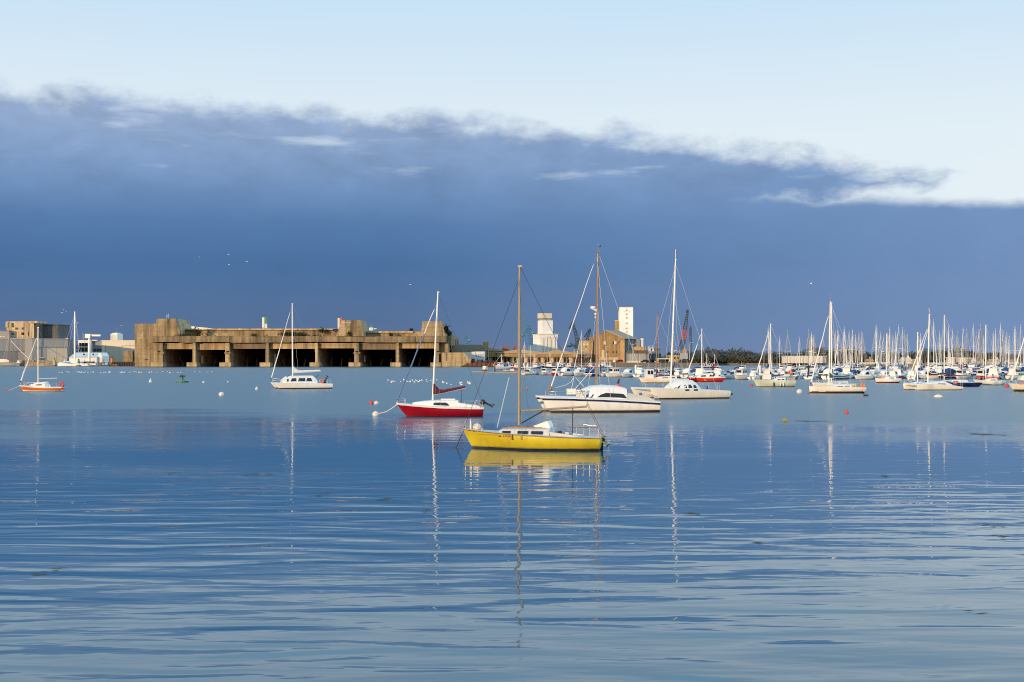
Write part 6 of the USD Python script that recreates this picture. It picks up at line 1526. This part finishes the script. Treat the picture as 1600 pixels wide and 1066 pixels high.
house(1548, 1563, 565.5, 561, 800, "cream house with brown roof among the trees at right", "cream_wall", "roof_brown", 3, 2)
house(1575, 1592, 566, 562, 780, "white house near the photo's right edge", "white_wall", "roof_grey", 3, 2)
def big_tree(px, top, base, Y, w, label, mat="leaf"):
    k = Y / F; T = thing("tree", label, "tree", (wx(px, Y), Y, 1.5)); hh = (base - top) * k
    m = MB(); m.tube([(0, 0, 0), (.2, 0, hh * .3), (0, 0, hh * .75)], [.45, .32, .1], 7)
    for q in range(5):
        a = q * 1.26; m.tube([(0, 0, hh * (.25 + .06 * q)), (math.cos(a) * w * k * .3, math.sin(a) * w * k * .3, hh * (.5 + .05 * q))], [.18, .06], 5)
    m.build("trunk", M["trunk"], T); mb = MB(); g2 = np.random.default_rng(int(px))
    for q in range(9):
        c = np.array([g2.uniform(-.34, .34) * w * k, g2.uniform(-.3, .3) * w * k, hh * g2.uniform(.38, .82)]); r = w * k * g2.uniform(.16, .27)
        for _ in range(55):
            d = g2.normal(size=3); d /= np.linalg.norm(d); p = c + d * r * g2.uniform(.5, 1.05); s = r * .3; e = g2.normal(size=(3, 3)) * s
            mb.add(np.vstack([p, p + e[0], p + e[1], p + e[2]]), [(0, 1, 2), (0, 2, 3)])
    mb.build("crown", M[mat], T)
for a in ((1383, 546, 568, 800, 16, "tallest dark tree of the clump above the cream boatyard office"), (1394, 550, 568, 805, 14, "smaller tree on the right side of the dark clump"), (1372, 553, 568, 810, 12, "low tree on the left side of the dark clump"), (1445, 553, 567, 860, 18, "broad tree left of the racing catamaran's mast"), (1472, 554, 567, 850, 16, "round tree behind the low cream sail loft"),
          (1535, 555, 567, 840, 18, "broad tree above the low ochre boat store"), (1566, 554, 567, 850, 16, "tree between the two right-hand houses"), (1596, 553, 567, 830, 18, "tree at the photo's right edge above the masts"), (1505, 553, 566, 880, 20, "wide tree behind the cream boatyard sheds"), (1420, 552, 566, 870, 16, "tree behind the white gabled house")):
    big_tree(*a)

# ================================================================== the marina
def pontoon(px0, Y0, px1, Y1, label, w=2.4, fingers=10):
    p0, p1 = np.array([wx(px0, Y0), Y0]), np.array([wx(px1, Y1), Y1]); d = p1 - p0; Ln = np.linalg.norm(d); a = math.atan2(d[1], d[0])
    T = thing("pontoon", label, "pontoon", (p0[0], p0[1], 0), a)
    n = max(4, int(Ln / 12))
    for k in range(n):
        MB().box(Ln * k / n + .06, Ln * (k + 1) / n - .06, -w / 2, w / 2, -.2, .48).build("walkway_section", M["pontoon"], T)
    for k in range(max(3, int(Ln / 22))):
        m = MB(); c = Ln * (k + .5) / max(3, int(Ln / 22)); m.tube([(c, w / 2 + .3, -1), (c, w / 2 + .3, 2.6)], .2, 8); m.cyl((c, w / 2 + .3, 2.6), .24, .25, 8, .05); m.build("pile", M["white_mast"] if k % 2 else M["rust_dark"], T, 40)
    m = MB()
    for sd in (-1, 1):
        m.tube([(0, sd * w / 2, .40), (Ln, sd * w / 2, .40)], .07, 5)
    m.build("fender_strip", M["deck_grey"], T)
pontoon(743, 392, 905, 322, "outer pontoon reaching left to the white beacon post"); pontoon(905, 321, 1075, 291, "dark pontoon behind the white catamaran's mast")
pontoon(1075, 290, 1300, 276, "middle pontoon behind the pale green sloop"); pontoon(1300, 275, 1680, 283, "front pontoon at the right-hand side of the marina"); pontoon(1180, 352, 1700, 352, "second pontoon, hidden among the masts at right"); pontoon(1240, 430, 1720, 430, "rear pontoon before the cream boatyard sheds")

def sail_class(name, hull, cover, jib, boot=None, mastm="white_mast", stripe=None, canopy=None):
    T = proto(name)
    h = Hull(-4.6, -3.9, 4.4, 4.3, 1.25, 1.02, 1.0, 3.1, tr=.72, draft=.4, nu=12)
    h.build(T, M[hull], bottom=M[boot or "antifoul"], boot=.1, stripe=(.28, .16) if stripe else None, stripe_mat=M[stripe] if stripe else None)
    c = House([(-2.6, 1.05, 1.12, .5, .4), (-1.6, 1.03, 1.42, .85, .7), (.6, 1.02, 1.55, 1.0, .8), (1.5, 1.02, 1.55, 1.0, .8)], r=.08); c.build(T, M["deck_white"])
    for a in (-1.3, -.2, .7):
        c.window(T, [(a, .3), (a + .6, .3), (a + .6, .75), (a + .1, .75)])
    mast(T, (-.9, 0, 1.5), (-.75, 0, 12.6), .082, M[mastm]); MB().line((-.75, 0, 12.6), (-.75, 0, 13.5), .03).build("antenna", M["wire_light"], T)
    MB().tube([(-.8, 0, 2.5), (2.9, 0, 2.45)], .07, 6).build("boom", M["alu"], T)
    sail_cover(T, -.85, 0, 2.5, 3.6, 2.9, 2.5, M[cover], .19)
    MB().tube([(-.6, -.95, 7.2), (-.85, 0, 7.1), (-.6, .95, 7.2)], .035, 5).build("spreader", M["alu"], T)
    if jib: furled(T, (-4.45, 0, 1.5), (-.85, 0, 12.2), .11, M["sail_white"], sides=6)
    else: wires(T, [((-4.5, 0, 1.3), (-.8, 0, 12.4))], .02, M["wire_light"], "forestay")
    wires(T, [((-.75, 0, 12.5), (4.3, 0, 1.1))] + [((-.75, 0, 12.5), (-.6, s * .95, 7.2)) for s in (-1, 1)] + [((-.6, s * .95, 7.2), (-.5, s * 1.45, 1.1)) for s in (-1, 1)], .018, M["wire_light"])
    if canopy: m = MB(); m.prism([(1.2, 1.5), (1.5, 2.2), (2.4, 2.1), (2.7, 1.5)], -.95, .95); m.build("spray_hood", M[canopy], T)
    rail(T, [(-3.6, -.6, 1.2), (-4.5, 0, 1.25), (-3.6, .6, 1.2)], .55, r=.025, name="pulpit", mid=False); rail(T, [(3.2, -1.2, 1.0), (4.3, -.9, 1.0), (4.3, .9, 1.0), (3.2, 1.2, 1.0)], .6, r=.025, name="pushpit", mid=False)
    return T
SC = [(sail_class("class_sloop_a", "hull_white", "sail_blue", True, canopy="sail_blue", mastm="alu"), "white sloop with blue sail cover"), (sail_class("class_sloop_b", "hull_cream", "sail_white", True, boot="antifoul_red", canopy="sail_white"), "cream sloop with white sail cover"), (sail_class("class_sloop_c", "navy", "sail_blue", False, stripe="hull_white", mastm="alu_old"), "navy sloop with white stripe"),
      (sail_class("class_sloop_d", "hull_white", "sail_maroon", False, stripe="maroon", mastm="alu_old"), "white sloop with maroon sail cover"), (sail_class("class_sloop_e", "hull_white", "sail_teal", True, stripe="blue"), "white sloop with teal sail cover"), (sail_class("class_sloop_f", "hull_cream", "sail_white", False, mastm="alu", canopy="black"), "cream sloop with dark spray hood")]

def motor_class(name, hull, kind, accent="sail_white"):
    T = proto(name)
    h = Hull(-3.1, -2.5, 3.0, 2.95, 1.15, .92, .85, 2.5, tr=.92, draft=.3, um=.5, full=.6, nu=12)
    h.build(T, M[hull], boot=.08, stripe=(.16, .06), stripe_mat=M["hull_white"] if hull != "hull_white" else M["grey"])
    if kind == "pilot":
        c = House([(-1.3, .85, 1.15, .85, .7), (-1.0, .85, 2.25, .95, .75), (.7, .85, 2.35, .95, .78), (.8, .85, 2.3, .95, .78)], r=.08); c.build(T, M["deck_white"], "wheelhouse")
        for a, e in ((-.95, -.4), (-.3, .2), (.28, .7)):
            c.window(T, [(a, .5), (e, .5), (e, .9), (a + (.1 if a < -.5 else 0), .9)])
        m = MB(); m.box(-1.42, -1.2, -.6, .6, 1.6, 2.15); m.build("windscreen", M["glass"], T); MB().box(-1.15, 1.1, -.95, .95, 2.36, 2.44).build("roof", M["deck_white"], T); MB().line((.4, .5, 2.4), (.5, .5, 4.2), .025).build("antenna", M["wire_light"], T)
    elif kind == "canopy":
        c = House([(-2.0, .9, 1.0, .6, .5), (-1.2, .9, 1.45, .85, .7), (.2, .9, 1.5, .95, .8)], r=.1); c.build(T, M["deck_white"])
        R = []
        for xx, hh, ww in ((-.5, 1.6, .85), (-.1, 2.25, .95), (.9, 2.45, 1.0), (1.9, 2.3, 1.0), (2.5, 1.2, 1.0)):
            R.append([(xx, ww * math.cos(t), .9 + (hh - .9) * max(0, math.sin(t)) ** .6) for t in np.linspace(math.pi, 0, 11)])
        MB().grid(np.array(R), flip=False).build("canvas_hood", M[accent], T, 50)
        for sd in (-1, 1):
            m = MB(); m.prism([(.1, 1.35), (1.5, 1.35), (1.4, 1.95), (.9, 2.1), (.3, 1.9)], sd * 1.0 - .02, sd * 1.0 + .02); m.build("window", M["glass_blue"], T)
    elif kind == "open":
        m = MB(); m.prism([(-.6, .9), (-.35, 1.5), (.5, 1.5), (.55, .9)], -.4, .4); m.build("console", M["deck_white"], T); m = MB(); m.prism([(-.55, 1.5), (-.25, 1.95), (-.2, 1.95), (-.45, 1.5)], -.45, .45); m.build("windscreen", M["glass_blue"], T); m = MB(); m.box(.9, 1.7, -.6, .6, .85, 1.3); m.build("seat", M[accent], T); MB().box(-2.2, -.9, -.5, .5, .95, 1.1).build("cushion", M[accent], T)
    else:
        c = House([(-2.4, .95, 1.05, .6, .5), (-1.6, .95, 1.7, .9, .7), (-.9, .95, 2.2, 1.0, .8), (1.0, .95, 2.3, 1.05, .85), (1.6, .95, 2.0, 1.05, .9)], r=.14); c.build(T, M["deck_white"])
        for a, e in ((-1.2, -.3), (-.2, .5), (.6, 1.2)):
            c.window(T, [(a, .45), (e, .45), (e, .85), (a + .2, .85)])
        c.window(T, [(-1.55, .3), (-1.3, .3), (-1.3, .6), (-1.5, .6)]); m = MB(); m.box(-.3, 1.0, -.7, .7, 2.35, 2.75); m.build("flybridge", M["deck_white"], T); m = MB(); m.prism([(-.3, 2.75), (-.05, 3.05), (0, 3.05), (-.2, 2.75)], -.65, .65); m.build("windscreen", M["glass"], T)
        m = MB(); m.tube([(.9, -.8, 2.3), (1.2, -.8, 3.3), (1.2, .8, 3.3), (.9, .8, 2.3)], .05, 6); m.build("radar_arch", M["deck_white"], T)
    rail(T, [(-1.4, -.95, 1.0), (-2.4, -.6, 1.08), (-3.0, 0, 1.15), (-2.4, .6, 1.08), (-1.4, .95, 1.0)], .5, r=.022, name="bow_rail", mid=False)
    outboard(T, 3.05, 0, .85, tilt=.25 if kind != "open" else .9, s=1.0)
    return T
MC = [(motor_class("class_motor_a", "hull_white", "pilot"), "white pilothouse motorboat"), (motor_class("class_motor_b", "red", "pilot"), "red hulled pilothouse motorboat"), (motor_class("class_motor_c", "hull_white", "canopy"), "cabin boat with white canvas hood"), (motor_class("class_motor_d", "navy", "canopy", "sail_blue"), "navy cabin boat with blue canvas hood"),
      (motor_class("class_motor_e", "hull_white", "open", "sail_blue"), "white open motorboat with blue cushions"), (motor_class("class_motor_f", "hull_cream", "cruiser"), "cream motor cruiser with flybridge"), (motor_class("class_motor_g", "rubber", "open", "black"), "grey open workboat with black seats"), (motor_class("class_motor_h", "hull_white", "cruiser"), "white motor cruiser with flybridge")]
taken = []
def free(X, Y, ax, L_, W_):
    c, s = math.cos(ax), math.sin(ax)
    for (x2, y2, a2, l2, w2) in taken:
        dx, dy = X - x2, Y - y2
        if dx * dx + dy * dy > ((L_ + l2) / 2) ** 2: continue
        u, v = abs(dx * c + dy * s), abs(-dx * s + dy * c)
        if abs(math.sin(ax - a2)) < .3:
            if u < (L_ + l2) * .46 and v < (W_ + w2) * .5: return False
        elif u < L_ * .5 + w2 * .5 and v < W_ * .5 + l2 * .5: return False
    return True
def region(px, Y):
    row = "front" if Y < 312 else ("middle" if Y < 375 else "back")
    return "on the outer pontoon" if px < 1085 else f"in the {row} row, " + ("under the far wood" if px < 1262 else "by the teal-covered sloop" if px < 1345 else "left of racing catamaran" if px < 1440 else "right of racing catamaran")
for p in ((1290, 606), (1305, 614.3), (1210, 604.3), (1535, 601.7), (1386, 598.4), (1098, 596.6), (1035, 598.6), (1490, 603.5)):
    Y = water_y(p[1]); taken.append((wx(p[0], Y), Y, 0.0, 10, 4))
r2 = random.Random(5)
masts = [(821.7, 535), (827.5, 541), (911, 520), (905, 531), (1054.6, 522), (1077, 538), (1093.5, 535), (1100.7, 547), (1083, 545), (1144, 530), (1187.6, 534), (1199, 514), (1219, 528), (1232, 520), (1237, 545), (1250, 529), (1246, 540), (1269.4, 524), (1272, 527), (1277, 534), (1286, 530), (1303.6, 520), (1310, 519), (1312, 523), (1319, 515), (1325.6, 520), (1332.7, 518), (1336.4, 525), (1345.7, 521), (1349, 524), (1355.5, 534), (1366.6, 515), (1370.7, 512), (1377.6, 522), (1374.6, 533), (1385.5, 524), (1391, 515), (1396, 527), (1405.4, 512), (1408.8, 516), (1414, 520), (1416.5, 524), (1422.7, 537), (1434.7, 523), (1457.8, 504), (1467.7, 520), (1474.5, 506), (1481.7, 512), (1489, 518), (1495.6, 530), (1505.6, 515), (1510, 518), (1519.5, 510), (1525, 522), (1530.7, 511), (1536, 527), (1555, 518), (1562, 509), (1568, 519), (1572.6, 522), (1577, 526), (1584.6, 515), (1588, 516), (1596, 512), (1603, 520), (1611, 516)]
for k in range(34):
    masts.append((r2.uniform(1262, 1640), r2.uniform(518, 538)))
for k, (px, top) in enumerate(masts):
    for attempt in range(60):
        zt = r2.uniform(10.5, 15.0); Y = (zt - H) / (HZ - top) * F
        if px < 850: Y = r2.uniform(335, 352); zt = H + (HZ - top) * Y / F
        elif px < 1262 and Y > 395: continue
        if not (284 < Y < 455): continue
        ax = (.9 if px < 1085 else 1.05) + r2.uniform(-.12, .12); X = wx(px, Y)
        s = zt / 12.6
        if free(X, Y, ax, 9 * s, 3.1 * s): break
    else:
        continue
    taken.append((X, Y, ax, 9 * s, 3.1 * s)); v = r2.choice([0, 0, 1, 1, 2, 3, 4, 5, 5]); cls, lb = SC[v]; rg = region(px, Y)
    copy(cls, f"{lb} {rg}", "sailboat", (X, Y, 0), ax + (math.pi if r2.random() < .5 else 0), f"{lb}s {rg}", s, name="sailing_boat")
motors = [(800, 375, 6), (830, 352, 6), (852, 338, 0), (869, 330, 1), (888, 322, 2), (905, 316, 7), (924, 312, 3), (944, 306, 4), (961, 300, 0), (980, 300, 2), (1001, 297, 7)]
px = 1016
while px < 1640:
    motors.append((px, (286 if px < 1085 else 266) + r2.uniform(-3, 5), r2.choice([0, 0, 2, 2, 3, 4, 5, 7, 0, 4, 6, 1]))); px += r2.uniform(11, 18)
for k in range(40):
    motors.append((r2.uniform(1080, 1640), r2.uniform(300, 344), r2.choice([0, 2, 3, 5, 7, 7])))
for k in range(26):
    motors.append((r2.uniform(1262, 1640), r2.uniform(370, 420), r2.choice([0, 2, 5, 7])))
for px, Y, v in motors:
    for attempt in range(14):
        ax = r2.choice([.55, 1.05, 1.2, .8]) + r2.uniform(-.15, .15) + (math.pi if r2.random() < .55 else 0); s = r2.uniform(.72, 1.02) * (.88 if v in (5, 7) else 1); X = wx(px, Y)
        if free(X, Y, ax, 6.1 * s, 2.5 * s): break
        Y += r2.uniform(-3, 5); px += r2.uniform(-2, 2)
    else:
        continue
    taken.append((X, Y, ax, 6.1 * s, 2.5 * s)); cls, lb = MC[v]; rg = region(px, Y)
    copy(cls, f"{lb} {rg}", "motorboat", (X, Y, 0), ax, f"{lb}s {rg}", s, name="motorboat")

# ================================================================== buoys, birds, weed
def buoy(px, pyw, rpx, col, label, shape="ball", cap=None):
    Y = water_y(pyw); r = rpx * Y / F; T = thing("mooring_buoy", label, "buoy", (wx(px, Y), Y, 0), rng.uniform(0, 6))
    if shape == "ball": MB().ball((0, 0, r * .45), r, 3).build("float", M[col], T, True)
    elif shape == "low": MB().ball((0, 0, r * .15), r, 3, (1.5, 1, .75)).build("float", M[col], T, True)
    elif shape == "pear": m = MB(); m.tube([(0, 0, -r * .3), (0, 0, r * .3), (0, 0, r * 1.1), (0, 0, r * 1.9)], [r * .8, r, r * .7, r * .22], 14); m.build("float", M[col], T, 50)
    torus((0, 0, r * (1.5 if shape == "ball" else .95 if shape == "low" else 2.0)), r * .2, r * .06, n=10, k=6).build("ring", M["steel"], T, True)
    m = MB(); m.tube([(0, 0, -.3), (0, 0, r * (1.4 if shape != "low" else .85))], r * .12, 6); m.build("rod", M[cap or "rust_dark"], T)
    return T
buoy(587, 650.0, 5.2, "buoy_white", "round white mooring buoy holding the dark red sloop"); buoy(580, 631.5, 3.4, "buoy_red", "dull red buoy up-left of the dark red sloop's bow", "pear"); buoy(588, 631.6, 3.5, "buoy_white", "small white buoy touching the dull red one near the red sloop", "ball")
buoy(346, 618.5, 4.2, "buoy_white", "white buoy alone on the water left of the small catamaran"); buoy(235, 597.5, 2.6, "buoy_white", "white pear-shaped buoy left of the green mooring can", "pear"); buoy(401, 609, 2.5, "buoy_white", "tiny white buoy just left of the small catamaran's bow", "pear"); buoy(318, 598.5, 2.0, "buoy_white", "tiny white buoy right of the green mooring can")
buoy(356, 597.5, 1.3, "buoy_white", "tiny pale buoy far out between the green can and the small catamaran")
buoy(1226.5, 659.5, 4.0, "buoy_yellow", "yellow weed-stained buoy floating alone at the right"); buoy(1323, 646.3, 3.4, "buoy_red", "bright red buoy alone right of the yellow buoy", "pear"); buoy(1249, 614.5, 4.4, "buoy_white", "cream buoy left of the sloop with teal sail cover"); buoy(1263.5, 615.5, 2.2, "buoy_red", "small red buoy at the bow of the sloop with teal cover")
buoy(1466, 620.8, 4.6, "buoy_white", "flattened white buoy below the racing catamaran", "low"); buoy(1510.5, 602.8, 3.6, "buoy_red", "red buoy beside the navy sloop's stern"); buoy(1515.5, 601.2, 2.2, "buoy_white", "tiny white buoy next to the red one at the navy sloop"); buoy(1573, 605.2, 3.5, "buoy_red", "red buoy left of the boat cut by the photo's right edge"); buoy(1174, 603.3, 2.6, "buoy_red", "faded red buoy at the pale green sloop's bow"); buoy(11.5, 611, 2.2, "buoy_red", "small red buoy at the end of the orange sloop's line"); buoy(823, 609, 2.2, "pink", "pink buoy seen through the yellow boat's rigging")
Y = water_y(597.8); T = thing("mooring_can", "flat green mooring can with a bird on it, left of the pens' middle", "buoy", (wx(285, Y), Y, 0)); m = MB(); m.tube([(0, 0, -.3), (0, 0, .25), (0, 0, .48)], [1.15, 1.15, .75], 18); m.build("float", M["green"], T, 40); m = MB(); m.tube([(0, 0, .45), (0, 0, .72)], .3, 10); m.build("post", M["green"], T, 40); torus((0, 0, .25), 1.15, .1, "z", 20, 6).build("rubbing_ring", M["rubber"], T, True)
T = thing("cormorant", "black cormorant drying its wings on the green mooring can", "bird", (wx(285, Y), Y, .70)); m = MB(); m.tube([(0, .1, 0), (0, .05, .25), (0, 0, .5), (-.04, -.03, .68), (-.12, -.05, .76)], [.07, .13, .12, .05, .05], 8); m.tube([(-.1, -.05, .76), (-.28, -.08, .77)], [.03, .012], 6); m.build("body", M["dark_feather"], T, True)
for sd in (-1, 1):
    m = MB(); m.prism([(0, .45), (sd * .25, .62), (sd * .55, .50), (sd * .5, .28), (sd * .2, .2)], -.02, .03); m.build("wing", M["dark_feather"], T)

G = proto("class_gull"); m = MB(); m.ball((0, 0, .10), .2, 2, (1.3, .62, .6)); m.ball((-.22, 0, .27), .085, 1); m.tube([(-.12, 0, .12), (-.2, 0, .25)], [.09, .06], 6); m.build("body", M["feather"], G, True)
m = MB(); m.add([(-.05, -.12, .17), (.25, -.1, .2), (.42, 0, .17), (.1, 0, .235), (.25, .1, .2), (-.05, .12, .17)], [(0, 1, 3), (1, 2, 3), (3, 2, 4), (3, 4, 5)]); m.build("folded_wings", M["fish"], G); m = MB(); m.tube([(-.29, 0, .27), (-.38, 0, .25)], [.022, .008], 5); m.build("beak", M["buoy_yellow"], G)
gl = [(r2.uniform(a, c), r2.uniform(581.0, 583.2)) for a, c, n in ((92, 108, 6), (118, 150, 18), (157, 176, 9), (182, 222, 14), (224, 300, 10), (300, 336, 4)) for _ in range(n)]
gr = [(r2.uniform(a, c), r2.uniform(b0, b1)) for a, c, b0, b1, n in ((600, 640, 594, 600, 6), (630, 690, 594, 598, 12), (690, 735, 597, 602, 12)) for _ in range(n)]
def gull_spot(px):
    return "before the racing trimaran" if px < 153 else "before the cream hangar" if px < 179 else "before the sheet-pile wall" if px < 223 else "before the bunker's end wall" if px < 262 else "before the first pen" if px < 302 else "before the second pen" if px < 400 else "left of the red sloop's mast" if px < 672 else "just right of the red sloop's mast" if px < 705 else "above the red sloop's boom end"
for lst in (gl, gr):
    for px, py in lst:
        lb = "white gull sitting on the calm water " + gull_spot(px)
        Y = water_y(py); copy(G, lb, "gull", (wx(px, Y), Y, 0), r2.uniform(-.8, .8) + (math.pi if r2.random() < .3 else 0), "gulls " + gull_spot(px), r2.uniform(.55, .9), name="gull")
FG = proto("class_flying_gull"); m = MB(); m.ball((0, 0, 0), .16, 2, (1.5, .6, .6)); m.ball((-.26, 0, .03), .075, 1); m.prism([(.2, 0), (.42, .03), (.42, -.02)], -.07, .07); m.build("body", M["feather"], FG, True)
for sd in (-1, 1):
    m = MB(); R = np.array([[(-.12, 0, .04), (.12, 0, .03)], [(-.16, sd * .3, .2), (.1, sd * .3, .18)], [(-.05, sd * .62, .16), (.1, sd * .62, .15)], [(.12, sd * .85, .1), (.16, sd * .85, .1)]]); m.grid(R); R2 = R.copy(); R2[..., 2] -= .015; m.grid(R2, flip=True); m.build("wing", M["feather"], FG)
for px, py, Y, rz, lb in ((97, 489, 420, .3, "gull flying left of the tall racing mast, lowest of three"), (100, 484, 430, 1.0, "gull flying left of the tall racing mast, highest of three"), (104, 487, 440, 2.0, "gull flying left of the tall racing mast, rightmost of three"), (190, 509, 500, .6, "gull flying above the distant apartment tower"), (357, 398, 420, .5, "highest gull in the sky left of the small catamaran's mast"), (358, 414, 400, 2.4, "lowest gull of the group in the dark cloud at left"), (312, 402, 430, 1.2, "leftmost gull of the group in the dark cloud at left"), (386, 409, 410, .2, "rightmost gull of the group in the dark cloud at left"), (1267, 443, 300, 2.2, "gull flying above the sloop with teal sail cover"), (122, 505, 480, .8, "gull flying right of the tall racing mast"), (770, 539, 500, 1.5, "gull flying above the brown fish-market roof"), (641, 445, 420, 2.7, "gull flying up-left of the dark red sloop's masthead")):
    p = at(px, py, Y); copy(FG, lb, "gull", p, rz, None, 1.1, name="flying_gull")
FD = thing("floating_seabird", "dark seabird sitting on the water below the sloop with teal cover", "bird", (wx(1353, water_y(619)), water_y(619), 0)); m = MB(); m.ball((0, 0, .08), .22, 2, (1.4, .7, .5)); m.ball((-.26, 0, .26), .08, 1); m.tube([(-.2, 0, .1), (-.26, 0, .26)], [.07, .05], 6); m.build("body", M["dark_feather"], FD, True); m = MB(); m.tube([(-.3, 0, .26), (-.42, 0, .25)], [.025, .01], 5); m.build("beak", M["black"], FD)
M["weed"] = plain("brown_weed", (.022, .026, .016), .55, var=.4, scale=6)
mw = MB(); g = np.random.default_rng(3)
def weed(px, py, wpx, n, hfrac=.14):
    Y = water_y(py); k = Y / F
    for _ in range(n):
        c = np.array([wx(px, Y) + g.normal() * wpx * k * .28, Y + g.normal() * wpx * k * .5, .003 + g.uniform(0, .012)]); a = g.uniform(-.5, .5); l, w = g.uniform(.03, .16) * (1 + Y / 120), g.uniform(.006, .022) * (1 + Y / 45)
        d = np.array([math.cos(a) * l, math.sin(a) * l, 0]); e = np.array([-math.sin(a) * w, math.cos(a) * w, 0])
        mw.add([c - d, c - e * .8 + d * .2, c + d, c + e + [0, 0, .01]], [(0, 1, 2), (0, 2, 3)])
for q in ((1258, 658.6, 26, 60), (1282, 658.8, 30, 20), (1536, 679, 26, 70), (1560, 680, 20, 12), (905, 643.8, 40, 16), (75, 893, 34, 7), (500, 774, 30, 8), (400, 742, 40, 9), (265, 740, 24, 6), (670, 798, 30, 5), (1080, 803, 18, 8), (1183, 849, 12, 8), (1544, 820, 44, 7), (1565, 838, 30, 6), (1520, 957, 20, 2), (600, 780, 20, 5), (1380, 744, 18, 5), (60, 664, 20, 6), (215, 648, 24, 6)):
    weed(*q)
tag(mw.build("floating_weed", M["weed"], None), label="scraps of dark weed drifting on the water", cat="seaweed", kind="stuff")
